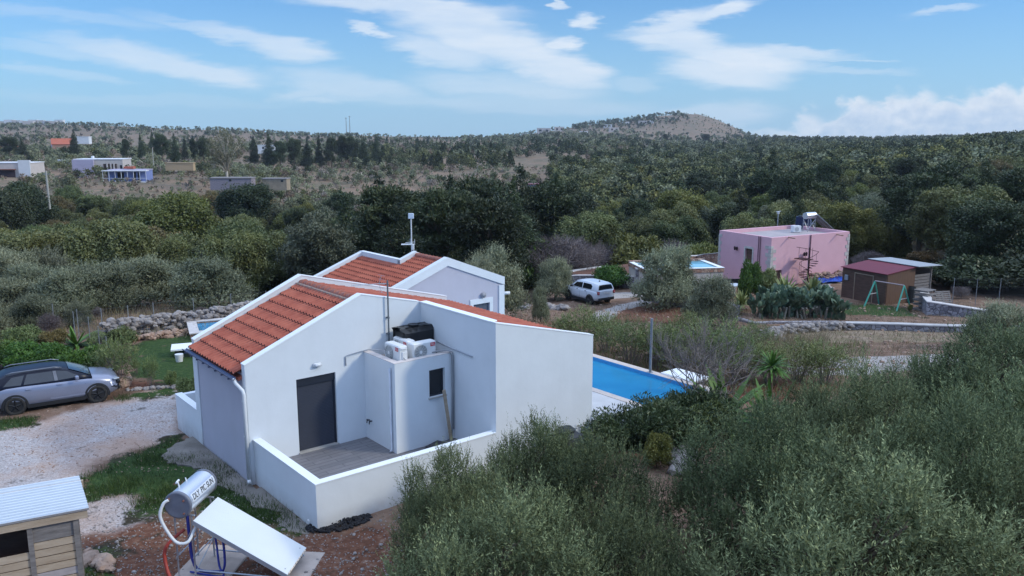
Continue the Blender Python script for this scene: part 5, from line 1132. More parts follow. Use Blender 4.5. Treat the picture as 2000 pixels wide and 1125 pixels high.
# dry stone rows and loose rocks
def stone_row(name, label, pts, n, w, h, sz, mat, seed, cat='dry stone wall', group=None):
    rr = random.Random(seed); o0 = Vector((pts[0][0], pts[0][1], gz(*pts[0]))); b = MB(); L = [math.dist(pts[i], pts[i+1]) for i in range(len(pts)-1)]; T = sum(L)
    for k in range(n):
        s = T*(k+rr.random())/n; i = 0
        while i < len(L)-1 and s > L[i]: s -= L[i]; i += 1
        f = s/L[i]; x = pts[i][0]*(1-f)+pts[i+1][0]*f; y = pts[i][1]*(1-f)+pts[i+1][1]*f; lay = rr.random(); x += rr.gauss(0, w*.4*(1-lay*.5)); y += rr.gauss(0, w*.4*(1-lay*.5))
        q = sz*rr.uniform(.6, 1.35); b.rock((x-o0.x, y-o0.y, gz(x, y)-o0.z+lay*h), (q, q*rr.uniform(.6, .9), q*rr.uniform(.45, .75)), rr)
    o = b.build(name, mat); o.location = o0; tag(o, label, cat, group); return o
stone_row('dry_stone_wall', 'long heap of pale stones along the fence behind the lawn at left', [(-20.3, 39.6), (-18.6, 41.2), (-16.9, 42.6), (-14.5, 45.4)], 560, .55, .95, .185, stoneM, 1)
stone_row('dry_stone_wall', 'lower row of reddish stones edging the lawn at left', [(-19.6, 38.6), (-18.4, 39.6), (-16.4, 41.2)], 170, .5, .25, .16, stoneR, 2)
stone_row('dry_stone_wall', 'curved heap of pale stones round the dry grass ring', [tuple(atz(x, y, -2.35)[:2]) for x, y in ((1655, 634), (1600, 636), (1545, 645), (1505, 657), (1498, 668), (1520, 674))], 380, .6, .45, .19, stoneM, 3)
stone_row('stone_row', 'row of grey stones on the bare soil, left of the white car', [tuple(atz(x, y, -2.9)[:2]) for x, y in ((990, 584), (1030, 590))], 26, .3, .25, .28, stoneM, 4, 'stone row')
stone_row('stone_row', 'row of grey stones just below the white car', [tuple(atz(x, y, -3.2)[:2]) for x, y in ((1065, 597), (1105, 603))], 26, .35, .25, .28, stoneM, 5, 'stone row')
stone_row('stone_edging', 'pale stone edging between the gravel and the soil bed', [tuple(atz(x, y, -.75)[:2]) for x, y in ((248, 762), (290, 760), (345, 757))], 22, .25, .05, .13, stoneM, 6, 'stone edging')
stone_row('rock_heap', 'orange rocks heaped at the nose of the silver car', [tuple(atz(x, y, -.8)[:2]) for x, y in ((238, 745), (242, 757))], 12, .35, .45, .27, stoneR, 7, 'rocks')
stone_row('rock_heap', 'orange rocks by the right end of the timber shed', [tuple(atz(x, y, -.5)[:2]) for x, y in ((165, 1088), (200, 1100), (215, 1120))], 12, .2, .1, .2, stoneR, 8, 'rocks')
stone_row('rock_heap', 'pale rocks between the olive crowns right of centre', [tuple(atz(x, y, -.7)[:2]) for x, y in ((1290, 885), (1340, 880), (1330, 920))], 40, .4, .2, .2, stoneM, 9, 'rocks')
# loose pebbles and clods lying about: nobody could count them
rr = random.Random(11); b = MB()
for k in range(3000):
    px = rr.uniform(140, 800); py = rr.uniform(960, 1130); q = atz(px, py, -.5); s = rr.uniform(.008, .026) if rr.random() < .97 else rr.uniform(.03, .06); l = Vector((q.x, q.y, 0))-Vector((P0.x, P0.y, 0))
    if l.dot(HA) > -1.4 and l.dot(HB) > -3.9: continue
    b.rock((q.x, q.y, gz(q.x, q.y)+s*.2), (s, s*.8, s*.6), rr)
tag(b.build('pebbles', stoneM), kind='stuff')
b = MB()
for k in range(900):
    px = rr.uniform(0, 360); py = rr.uniform(745, 930); q = atz(px, py, -.65); s = rr.uniform(.010, .03); b.rock((q.x, q.y, gz(q.x, q.y)+s*.2), (s, s*.8, s*.6), rr)
for k in range(700):
    px = rr.uniform(980, 1900); D = rr.uniform(34, 62); x, y = gpx(px, D); s = rr.uniform(.04, .14); b.rock((x, y, gz(x, y)+s*.2), (s, s*.8, s*.6), rr)
tag(b.build('pebbles', stoneR), kind='stuff')

# lawn table, bucket and plunge pool at left
q = atz(366, 697, -1.0); t = thing('garden_table', 'low table with a white top on the lawn beside the villa corner', 'table', on(q.x, q.y), .35); MB().box(-.65, 1.1, -.55, .55, .36, .43).build('table_top', whitec, t); MB().box(-.5, .95, -.4, .4, 0, .358).build('cabinet', M('dark_green', (.015, .03, .022), .7), t)
q = atz(351, 712, -1.0); t = thing('bucket', 'small white bucket on the lawn in front of the low table', 'bucket', on(q.x, q.y)); q = MB(); q.cyl((0, 0, 0), (0, 0, .34), .14, .18, 16); q.build('pail', plastM, t); q = MB(); q.tube([(-.18, 0, .33), (-.2, .02, .2), (0, .18, .18), (.2, .02, .2), (.18, 0, .33)], .008, 5); q.build('handle', galvM, t)
q = atz(388, 648, -.75); t = thing('plunge_pool', 'small raised pool with a pale rim just behind the villa roof corner', 'pool', (q.x, q.y, -1.6), .42); q = MB(); q.box(-.4, 5, -.4, 0, -.3, .85); q.box(-.4, 0, 0, 2.6, -.3, .85); q.box(0, 5, 2.3, 2.6, -.3, .85); q.build('stone_side', wallR, t); q = MB(); q.box(-.45, 5, -.45, .02, .852, .9); q.box(-.45, .02, .02, 2.65, .852, .9); q.box(.02, 5, 2.28, 2.65, .852, .9); q.build('coping', capW, t); MB().box(.0, 5, .0, 2.3, .4, .78).build('water', MATS['pool_water'], t)

t = thing('covered_barbecue', 'dark covered barbecue against the tall blank wall of the villa, behind the olives', 'barbecue'); place(t, 6.35, -4.3, -.55); MB().bbox((0, 0, .62), (1.0, .55, .62), .12).build('cover', M('dark_cover', (.03, .035, .045), .7, .2, 4), t); MB().bbox((0, .0, 1.0), (.6, .4, .22), .09).build('lid', MATS['dark_cover'], t)
for sx in (-.4, .4): MB().box(sx-.03, sx+.03, -.2, .2, 0, .31).build('leg', blackP, t)
# wire fences
def fence(label, pts, h, n, rows=5):
    t = thing('wire_fence', label, 'fence', on(*pts[0])); o = t.location; P = []
    for k in range(n+1):
        s = k/n*(len(pts)-1); i = min(int(s), len(pts)-2); f = s-i; x = pts[i][0]*(1-f)+pts[i+1][0]*f; y = pts[i][1]*(1-f)+pts[i+1][1]*f; P.append(Vector((x, y, gz(x, y)))-o)
    for p in P: MB().cyl(p-Vector((0, 0, .2)), p+Vector((0, 0, h)), .022, n=6).build('post', M('fence_post', (.22, .23, .24), .6, .2, 5), t)
    w = MB()
    for k in range(rows):
        z = .1+(h-.15)*k/(rows-1); w.tube([p+Vector((0, 0, z)) for p in P], .004, 3)
    for i in range(len(P)-1):
        m_ = 14
        wireM = M('fence_wire', (.10, .10, .10), .6, .1, 5, metal=.3)
        for k in range(m_): q = P[i].lerp(P[i+1], k/m_); q2 = P[i].lerp(P[i+1], (k+.5)/m_); w.tube([q+Vector((0, 0, .1)), q2+Vector((0, 0, h-.05))], .003, 3)
    w.build('wire_mesh', wireM, t); return t
fence('wire fence running behind the long heap of stones at left', [(-21.5, 39.2), (-18.8, 42.0), (-14.2, 46.4)], 1.5, 6)
fence('wire fence climbing beside the green shrubs above the silver car', [tuple(atz(x, y, z)[:2]) for x, y, z in ((213, 724, -.8), (190, 690, -1.0), (155, 662, -1.1), (85, 640, -1.1), (-60, 640, -1.2))], 1.5, 6)
fence('wire fence on top of the retaining wall at right', [(31.0, 56.5), (34.5, 56.0), (38.5, 54.5), (42.5, 52)], 2.4, 7)

# ------------------------------------------------------------------ far buildings
def far_house(label, px, py, D, w, d, h, rot, wallm, roofm=None, wins=(), gable=0, extra=None, name='house', cat='house'):
    Dm = None; dd = D*.72
    while dd < D*1.35:
        q = atd(px, py, dd)
        if gz(q.x, q.y) >= q.z-.1: Dm = dd; break
        dd *= 1.006
    k = (Dm or D)/D; q = atd(px, py, Dm or D); w *= k; d *= k; h *= k; gable *= k; wins = [tuple(v*k for v in z) for z in wins]
    t = thing(name, label, cat, (q.x, q.y, q.z), rot); MB().box(-w/2, w/2, -d/2, d/2, -2, h).build('wall', wallm, t)
    if gable:
        r = MB(); r.yz([(-d/2-.4, h+.02), (0, h+gable), (d/2+.4, h+.02), (d/2+.4, h-.1), (-d/2-.4, h-.1)], -w/2-.4, w/2+.4); r.build('roof', roofm, t)
    else: MB().box(-w/2-.15, w/2+.15, -d/2-.15, d/2+.15, h+.002, h+.25).build('roof', roofm or wallm, t)
    for (x0, x1, z0, z1) in wins:
        f = MB().box(x0, x1, -d/2-.06, -d/2+.05, z0, z1).build('window', darkM, t); MB().box(x0+.12, x1-.12, -d/2-.08, -d/2-.062, z0+.12, z1-.12).build('pane', glassD, f)
    if extra: n0 = set(children(t)); extra(t); [setattr(c, 'scale', (k, k, k)) for c in set(children(t))-n0]
    return t
creamF = M('far_cream', (.56, .50, .47), .85, .06, 1); whiteF = M('far_white', (.70, .70, .72), .85, .05, 1); blueF = M('far_blue', (.20, .25, .50), .8, .08, 1); redR = M('far_red_roof', (.42, .12, .07), .8, .15, 2); mauveF = M('far_mauve', (.42, .38, .50), .85, .06, 1); stoneF = M('far_stone', (.36, .28, .20), .9, .2, 1)
def ex1(t):
    MB().box(-6.9, -1.0, -5.6, -4.62, -.6, 5.2).build('porch', mauveF, t); MB().box(1.5, 5.2, -4.80, -4.61, .8, 4.0).build('veranda', M('far_shade', (.07, .045, .04), .9), t)  # dark box stands in for the shade inside the veranda
    for x in (2.6, 3.6, 4.5): MB().box(x-.2, x+.2, -5.0, -4.81, .6, 4.2).build('column', creamF, t)
    MB().cyl((-2.5, -1, 5.3), (-2.5, -1, 6.2), .45, n=12).build('tank', plastM, t)
far_house('pale two-part house with a dark veranda, far left beyond the wood', 204, 345, 250, 13.6, 8.5, 5.2, .15, creamF, whiteF, [(-5.5, -4.3, 1.5, 4), (-3.2, -2.4, 2, 3.8), (6.0, 6.6, 1.5, 3.6)], extra=ex1)
def ex2(t):
    MB().box(-6, 6.2, -4.9, -2.62, 2.75, 2.95).build('porch_roof', whiteF, t)
    for k in range(8): MB().box(-5.8+k*1.68, -5.68+k*1.68, -4.8, -4.7, -.2, 2.75).build('porch_post', whiteF, t)
    MB().box(-5.8, 6.0, -4.8, -4.74, .75, .85).build('rail', whiteF, t); MB().box(-6, 6.2, -4.9, -2.62, -.6, -.2).build('porch_floor', whiteF, t); MB().box(-1.4, 1.2, -.9, 1, 3.3, 3.9).build('red_hatch', redR, t)
far_house('low blue house with a white porch, below the pale two-part house', 256, 352, 236, 10.5, 5.2, 2.9, .06, blueF, mauveF, [(-2.6, -.8, .3, 2.4), (1.9, 2.5, .2, 2.4), (3.0, 3.5, .2, 2.4)], extra=ex2)
def ex3(t):
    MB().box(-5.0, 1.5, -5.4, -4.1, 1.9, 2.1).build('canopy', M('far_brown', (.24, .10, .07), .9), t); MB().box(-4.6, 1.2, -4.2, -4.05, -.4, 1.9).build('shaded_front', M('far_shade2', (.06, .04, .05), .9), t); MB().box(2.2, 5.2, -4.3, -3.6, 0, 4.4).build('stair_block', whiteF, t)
far_house('white flat-roofed house with a brown canopy at the left edge', 36, 344, 225, 10.5, 8, 3.6, .1, creamF, whiteF, [], extra=ex3)
far_house('long low shed with a pale metal roof, far left', 58, 301, 420, 22, 7, 1.6, .05, M('far_brown2', (.20, .15, .13), .9), M('far_metal', (.62, .66, .70), .5), name='farm_shed', cat='shed')
far_house('low building with a red roof at the far left edge', 16, 299, 430, 14, 7, 2.0, .05, creamF, redR, gable=1.6)
far_house('small house with an orange roof above the long metal roof', 124, 290, 470, 11, 9, 2.4, .5, M('far_brick', (.34, .20, .15), .9), redR, gable=3.2)
far_house('small blue-roofed hut beside the orange-roofed house', 116, 286, 500, 7, 5, 3.0, .0, mauveF, M('far_blue_roof', (.16, .22, .50), .6), name='hut', cat='hut')
far_house('tiny white house in the grove, right of the dark tree', 165, 275, 560, 7.5, 5, 2.6, .1, whiteF)
far_house('tiny white house among the dark pines left of centre', 521, 293, 470, 9, 5, 2.6, .1, whiteF, None, [(-2, -1, .6, 1.8)])
far_house('white tank shed on the slope left of the pale house', 131, 324, 270, 5.5, 3, 1.8, .05, whiteF, name='hut', cat='hut')
far_house('ruined stone house with a grey roof at the edge of the wood', 455, 354, 205, 10, 4, .75, .05, M('far_greystone', (.28, .24, .27), .9, .2), M('far_slate', (.26, .23, .22), .9, .15), [(-.4, .2, .1, .6)])
far_house('low stone annex right of the ruined stone house', 540, 355, 205, 6, 3, .7, -.05, stoneF, M('far_slate2', (.30, .26, .24), .9), [(1.6, 2.2, .05, .5)])
far_house('ochre field building behind the tall bare tree', 352, 321, 270, 9, 2, .35, .02, M('far_ochre', (.46, .33, .20), .9, .1), None, name='farm_shed', cat='shed')
far_house('long low pinkish building right of the blue house', 324, 338, 255, 9, 3, .4, .0, M('far_pinkish', (.42, .34, .31), .9, .1), None, name='farm_shed', cat='shed')
far_house('small blue and red roofed hut in the middle of the far bank', 1045, 368, 215, 3.8, 3, 1.0, .0, M('far_hut', (.16, .18, .30), .8), M('far_bluered', (.25, .10, .12), .8), name='hut', cat='hut')
for k, (px, py, w_, h_, lab) in enumerate(((1062, 257, 38, 15, 'large ruin-like house on the crest, leftmost of the hill houses'), (1092, 254, 26, 14, 'tall house on the crest beside the large one'), (1025, 263, 14, 8, 'tiny white house on the crest left of the hill'), (1187, 246, 22, 9, 'white house half way up the hill, lower left'), (1199, 254, 26, 12, 'pale quarry building at the foot of the hill'), (1222, 241, 16, 9, 'bright white house on the hill above the quarry building'), (1256, 240, 24, 11, 'cream house on the hill shoulder'), (1272, 238, 10, 8, 'smallest white house on the hill shoulder'), (1140, 258, 20, 8, 'orange-roofed house between the crest and the hill'))):
    far_house(lab, px, py+3, 1420, w_*.62, 8, h_*.55, .1*(k % 3), creamF if k in (0, 1, 4, 6) else whiteF, redR if k == 8 else None, [(-w_*.22, -w_*.1, h_*.18, h_*.4), (w_*.08, w_*.2, h_*.18, h_*.4)])
for k in range(10): far_house(('leftmost','second','third','fourth','fifth','sixth','seventh','eighth','ninth','rightmost')[k]+' of the ten tiny village houses on the left skyline', 6+k*12+(k*7 % 5), 244-(k*3 % 4), 1450, 11+(k*5 % 7), 9, 6, .1, whiteF if k % 2 else creamF)
for px, h_ in ((677, 33), (684, 36)):
    q = atd(px, 268, 1500); t = thing('radio_mast', ('left' if px < 680 else 'right')+' one of two thin radio masts on the horizon', 'mast', q, 0, 'radio masts on the horizon'); b = MB(); b.cyl((0, 0, -3), (0, 0, h_), .9, .5, 6); b.build('mast', M('mast_haze', (.30, .33, .36), .7), t); MB().box(-1.4, 1.4, -1, 1, h_, h_+1.2).build('antenna_head', MATS['mast_haze'], t)
q = atd(94, 376, 150); t = thing('utility_pole', 'pale utility pole rising from the wood at left', 'pole', (q.x, q.y, q.z-3)); MB().cyl((0, 0, 0), (0, 0, 6.9), .20, .16, 8).build('pole', M('pole_pale', (.42, .40, .36), .8), t); MB().box(-.6, .6, -.06, .06, 6.3, 6.4).build('cross_arm', galvM, t)
q = atd(299, 310, 300); t = thing('utility_pole', 'thin utility pole beside the pale house', 'pole', (q.x, q.y, q.z-4)); MB().cyl((0, 0, 0), (0, 0, 8), .15, .12, 8).build('pole', MATS['pole_pale'], t)

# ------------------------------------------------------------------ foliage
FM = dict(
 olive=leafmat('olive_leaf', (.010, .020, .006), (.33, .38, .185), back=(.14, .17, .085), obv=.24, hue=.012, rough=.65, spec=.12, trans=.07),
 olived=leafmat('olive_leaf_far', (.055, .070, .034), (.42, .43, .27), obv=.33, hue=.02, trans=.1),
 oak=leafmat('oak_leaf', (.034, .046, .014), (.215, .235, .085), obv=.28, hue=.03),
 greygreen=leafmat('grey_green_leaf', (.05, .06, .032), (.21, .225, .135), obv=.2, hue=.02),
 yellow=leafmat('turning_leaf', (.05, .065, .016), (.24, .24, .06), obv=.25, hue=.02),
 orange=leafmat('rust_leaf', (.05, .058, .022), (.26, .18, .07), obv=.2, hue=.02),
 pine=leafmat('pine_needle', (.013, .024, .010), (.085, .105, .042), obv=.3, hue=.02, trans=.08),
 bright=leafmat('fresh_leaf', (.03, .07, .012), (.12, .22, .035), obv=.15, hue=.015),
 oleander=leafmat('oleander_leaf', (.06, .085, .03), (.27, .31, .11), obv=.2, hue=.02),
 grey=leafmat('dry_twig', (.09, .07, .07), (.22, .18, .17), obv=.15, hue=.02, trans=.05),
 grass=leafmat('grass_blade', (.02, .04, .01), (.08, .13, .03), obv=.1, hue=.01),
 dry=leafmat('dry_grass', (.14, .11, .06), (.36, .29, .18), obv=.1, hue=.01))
def cloud(rs, lobes, n, l, w, up=.0, shell=(.72, 1.05), core=.15, ucore=1.7, outw=.5, zmin=None):
    """n separate leaf-sized faces spread through the outer part of a set of lobes [(centre, radii)]"""
    C = np.array([a for a, b in lobes], float); R = np.array([b for a, b in lobes], float)
    wgt = (R[:, 0]*R[:, 2]); idx = rs.choice(len(C), n, p=wgt/wgt.sum()); d = nrm(rs.randn(n, 3)+[0, 0, .2])
    isc = rs.rand(n) < core; r = np.where(isc, rs.rand(n)**.5*.7, rs.uniform(shell[0], shell[1], n))
    P = C[idx]+R[idx]*d*r[:, None]
    # leave out leaves buried deep inside another lobe
    keep = np.ones(n, bool)
    for c, q in zip(C, R):
        e = np.sqrt((((P-c)/q)**2).sum(1)); keep &= (e > .55) | isc
    sc = 1.1/max(R[:, 0].mean(), .3); nz = fbm(P[:, 0]*sc+P[:, 2]*sc*.8+31, P[:, 1]*sc-P[:, 2]*sc*.6+17, 3); P = P+d*((nz-.5)[:, None]*1.5*R[idx][:, :1]); keep &= (nz > .40) | (rs.rand(n) < .35)
    if zmin is not None: keep &= P[:, 2] > zmin
    P, d, idx, isc = P[keep], d[keep], idx[keep], isc[keep]; m = len(P)
    N = nrm(d+rs.randn(m, 3)*.7); U = nrm(d*outw+np.array([0, 0, up])+rs.randn(m, 3)*.6)
    s = rs.uniform(.6, 1.3, m)*np.where(isc, ucore, 1)
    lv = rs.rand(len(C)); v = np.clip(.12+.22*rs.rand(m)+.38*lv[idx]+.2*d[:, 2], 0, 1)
    return diamonds(P, U, N, l*s, w*s), v
def shoots(rs, lobes, n, ln, k, l, w, spread=.5, upb=.8):
    """leafy shoots growing up and out of lobes: k leaves along each of n shoots"""
    C = np.array([a for a, b in lobes], float); R = np.array([b for a, b in lobes], float)
    wgt = (R[:, 0]*R[:, 2]); idx = rs.choice(len(C), n, p=wgt/wgt.sum()); d = nrm(rs.randn(n, 3)+[0, 0, .35])
    B = C[idx]+R[idx]*d*rs.uniform(.35, .98, n)[:, None]; keep = np.ones(n, bool)
    for c, q in zip(C, R): keep &= np.sqrt((((B-c)/q)**2).sum(1)) > .5
    B, d, idx = B[keep], d[keep], idx[keep]; n = len(B)
    D = nrm(d*spread+np.array([0, 0, upb])+rs.randn(n, 3)*.28); L = ln*rs.uniform(.5, 1.25, n)
    t = (np.arange(k)+.5)/k; bend = nrm(rs.randn(n, 3))*.16
    P = B[:, None]+D[:, None]*(L[:, None]*t)[..., None]+bend[:, None]*(L[:, None]*t**2)[..., None]
    side = nrm(rs.randn(n, k, 3)); U = nrm(D[:, None]*.8+side*.68); N = nrm(np.cross(U, rs.randn(n, k, 3)))
    s = rs.uniform(.7, 1.25, (n, k))*(1-.35*t)[None]; P = P+U*(l*s*.45)[..., None]
    lv = rs.rand(len(C)); hh = np.clip((B[:, 2]-C[idx, 2])/R[idx, 2], -1, 1); v = np.clip(-.08+.22*rs.rand(n, k)+.22*rs.rand(n)[:, None]+.34*lv[idx][:, None]+.3*t[None]**1.5+.20*hh[:, None], 0, 1)  # paler young tips; lobe tops also coloured lighter as if catching light
    return diamonds(P.reshape(-1, 3), U.reshape(-1, 3), N.reshape(-1, 3), (l*s).ravel(), (w*s).ravel()), v.ravel()
def lobes_round(rs, n, rx, rz, cz, k=.46, top=.35):
    out = [((0, 0, cz), (rx*.62, rx*.62, rz*.62))]
    for i in range(n):
        d = nrm(rs.randn(3)+[0, 0, top]); r = rs.uniform(.5, .72); q = rs.uniform(.75, 1.2)*k
        out.append(((d[0]*rx*r, d[1]*rx*r, cz+d[2]*rz*r), (rx*q, rx*q, rz*q*.85)))
    return out
def lobes_pine(rs, h, r0, z0=.18):
    out = []; n = 15
    for i in range(n):
        f = i/(n-1); z = h*(z0+(1-z0)*f*.97); rr = r0*(1-f)**.75+.25
        for j in range(max(1, int(4*(1-f)+1))):
            a = rs.rand()*6.28; q = rr*rs.uniform(.35, .6); out.append(((math.cos(a)*rr*.5, math.sin(a)*rr*.5, z+rs.uniform(-.3, .3)), (rr*.55, rr*.55, h*.055)))
    return out
def trunk(name, lobes, h0, r, mat, rs, n=7, base=-.6):
    b = MB(); b.tube([(0, 0, base), (0.05*r, 0, h0*.4), (.1*r, .05, h0)], r*1.25, 8, r1=r*.75)
    ids = rs.permutation(len(lobes))[:n]
    for i in ids:
        c, q = lobes[i]; m_ = ((c[0]*.35+rs.uniform(-.15, .15)), c[1]*.35, h0+(c[2]-h0)*.5); b.tube([(.1*r, .05, h0*.85), m_, c], r*.5, 5, r1=r*.12)
        for _ in range(3): b.tube([m_, (c[0]+rs.uniform(-.5, .5)*q[0], c[1]+rs.uniform(-.5, .5)*q[1], c[2]+rs.uniform(-.2, .6)*q[2])], r*.2, 4, r1=r*.05)
    return b.build(name, mat, None, smooth=True)
HIDE = []
class Proto:
    def __init__(s, parts, h):
        s.parts = parts; s.h = h; s.used = False
        me = parts[0].data; a = np.empty(3*len(me.vertices), np.float32); me.vertices.foreach_get('co', a); s.h = float(np.percentile(a[2::3], 99.3))
    def put(s, name, label, cat, x, y, scale=1., rz=None, group=None, dz=0, mat=None, sc3=None, rs=random.Random(77)):
        t = thing(name, label, cat, (x, y, gz(x, y)+dz), rs.uniform(0, 6.28) if rz is None else rz, group); t.scale = sc3 or (scale, scale, scale)
        for p in s.parts:
            o = p if not s.used else p.copy()
            if s.used: COL.objects.link(o)
            o.parent = t
            if mat and o.name.startswith('crown'):
                if o.data.users > 1 or True: o.material_slots[0].link = 'OBJECT'; o.material_slots[0].material = mat
        s.used = True; return t
def proto(seed, lobes, gen, h0, r, leaf, bark=None, h=1, tn=7):
    rs = np.random.RandomState(seed); Q = [g(rs, lobes) for g in gen]; V = np.concatenate([q[0] for q in Q]); v = np.concatenate([q[1] for q in Q])
    parts = [quads('crown', V, leaf, v)]
    if r: parts.append(trunk('trunk', lobes, h0, r, bark or barkM, rs, tn))
    return Proto(parts, h)
def lobes_plume(rs, n, rx, h):
    out = [((0, 0, h*.42), (rx*.6, rx*.6, h*.26))]
    for i in range(n):
        a = 2.39996*i+rs.uniform(-.4, .4); r = rx*math.sqrt((i+.5)/n)*rs.uniform(.85, 1.08); top = h*(1-.52*(r/rx)**2)*rs.uniform(.74, 1.1); q = rs.uniform(.36, .54)
        out.append(((math.cos(a)*r, math.sin(a)*r, top-.8), (q, q, .82)))
        if r > rx*.62: out.append(((math.cos(a)*r*1.02, math.sin(a)*r*1.02, max(.55, top-1.75)), (q*1.1, q*1.1, .6)))
    return out
def dim(q, k): return q[0], q[1]*k      # inner leaves coloured darker, standing in for shade inside the crown
def mk_near(seed):
    rs = np.random.RandomState(seed); L = lobes_plume(rs, 23, 2.35, 4.0)
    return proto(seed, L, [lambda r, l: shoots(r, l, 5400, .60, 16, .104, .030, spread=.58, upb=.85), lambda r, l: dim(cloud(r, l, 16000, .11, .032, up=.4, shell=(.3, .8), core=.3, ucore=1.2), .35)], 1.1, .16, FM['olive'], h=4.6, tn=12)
def mk_mid(seed, leaf='olived'):
    rs = np.random.RandomState(seed); L = lobes_round(rs, 20, 2.4, 2.0, 2.0, .29, .2); L += [((1.65*math.cos(k*.785), 1.65*math.sin(k*.785), .75+rs.rand()*.3), (.8, .8, .7)) for k in range(8)]
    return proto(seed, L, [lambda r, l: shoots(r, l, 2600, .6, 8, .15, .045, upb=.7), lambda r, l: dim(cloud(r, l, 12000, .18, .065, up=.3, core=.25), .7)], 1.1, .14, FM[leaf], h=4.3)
def mk_oak(seed):
    rs = np.random.RandomState(seed); L = lobes_round(rs, 24, 4.0, 3.8, 4.6, .29, .25)
    return proto(seed, L, [lambda r, l: cloud(r, l, 64000, .21, .12, up=.1, shell=(.5, 1.12), core=.18, ucore=1.5)], 1.8, .26, FM['oak'], h=8.6)
def mk_pine(seed):
    rs = np.random.RandomState(seed); L = lobes_pine(rs, 12, 3.1)
    return proto(seed, L, [lambda r, l: cloud(r, l, 24000, .34, .11, up=.25, shell=(.3, 1.15), core=.1, outw=1.0)], 3.2, .24, FM['pine'], h=12)
def mk_spread(seed):
    rs = np.random.RandomState(seed); L = lobes_round(rs, 20, 3.4, 2.6, 7.2, .30, .5); L += [((rs.uniform(-2.5, 2.5), rs.uniform(-2.5, 2.5), rs.uniform(3.4, 5.5)), (1.3, 1.3, .7)) for _ in range(7)]
    return proto(seed, L, [lambda r, l: cloud(r, l, 24000, .32, .12, up=.3, shell=(.4, 1.15), core=.12, outw=.9)], 4.5, .26, FM['pine'], h=10.5)
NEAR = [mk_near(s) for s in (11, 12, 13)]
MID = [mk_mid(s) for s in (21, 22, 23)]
OAK = [mk_oak(s) for s in (31, 32, 33, 34)]
PINE = [mk_pine(s) for s in (41, 42)]+[mk_spread(s) for s in (43, 44)]
def mk_bush(seed, leaf, n=9000, l=.16, w=.06, rx=1.3, rz=.95, up=.5):
    rs = np.random.RandomState(seed); L = lobes_round(rs, 9, rx, rz, rz*1.0, .42, .3)
    return proto(seed, L, [lambda r, l_: cloud(r, l_, n, l, w, up=up, core=.2, zmin=-.1)], .5, .04, FM[leaf], h=rz*2, tn=5)
BUSH = [mk_bush(51, 'bright'), mk_bush(52, 'bright')]
def mk_oleander(seed, leaf='oleander'):
    rs = np.random.RandomState(seed); b = MB(); L = []
    for k in range(26):
        a = rs.rand()*6.28; r = rs.uniform(.2, 1.15); h = rs.uniform(1.4, 2.3)*(1-.18*r); top = (math.cos(a)*r, math.sin(a)*r, h); b.tube([(math.cos(a)*r*.25, math.sin(a)*r*.25, -.2), (math.cos(a)*r*.55, math.sin(a)*r*.55, h*.5), top], .018, 4, r1=.006)
        L.append(((top[0], top[1], h-.35), (.30, .30, .55)))
    V, v = shoots(rs, L, 620, .5, 11, .15, .034, spread=.7, upb=.55); c = quads('crown', V, FM[leaf], v); s = b.build('stems', twigM, None)
    return Proto([c, s], 2.3)
OLE = [mk_oleander(61), mk_oleander(62)]
def mk_bare(seed, h=3.2, n0=7, leafy=0, mat=None, dense=1.):
    rs = np.random.RandomState(seed); b = MB(); tips = []
    def grow(p, d, l, r, lev):
        d = d/np.linalg.norm(d); q = p+d*l; mid = (p+q)/2+rs.randn(3)*l*.06; b.tube([tuple(p), tuple(mid), tuple(q)], r, 4 if lev < 2 else 3, r1=r*.62)
        if lev >= 5: tips.append(q); return
        for k in range(int((3 if lev < 3 else 4)*dense+.5)):
            nd = d+rs.randn(3)*(.38 if lev < 2 else .5)+np.array([0, 0, .12]); grow(p+d*l*rs.uniform(.5, 1.0), nd, l*rs.uniform(.55, .8), r*.58, lev+1)
    for k in range(n0): a = k/n0*6.28+rs.rand(); grow(np.array([0, 0, -.1]), np.array([math.cos(a)*.55, math.sin(a)*.55, 1.0]), h*.36, .024*h/3, 1)
    parts = [b.build('branches', mat or twigM, None)]
    if leafy:
        T = np.array(tips); T = T[rs.rand(len(T)) < leafy]; N = nrm(rs.randn(len(T), 3)); parts.append(quads('crown', diamonds(T, nrm(rs.randn(len(T), 3)), N, .12, .06), FM['oak'], rs.rand(len(T))))
    return Proto(parts, h)
BARE = [mk_bare(71, 3.4, 7), mk_bare(72, 3.0, 6)]
def mk_haze(seed):     # dense leafless thicket
    rs = np.random.RandomState(seed); L = lobes_round(rs, 10, 2.3, 1.7, 1.9, .42, .2)
    return proto(seed, L, [lambda r, l: cloud(r, l, 11000, .42, .022, up=.5, shell=(.2, 1.1), core=.1, outw=.9)], .8, .05, FM['grey'], bark=twigM, h=3.6)
THICK = [mk_haze(81), mk_haze(82)]
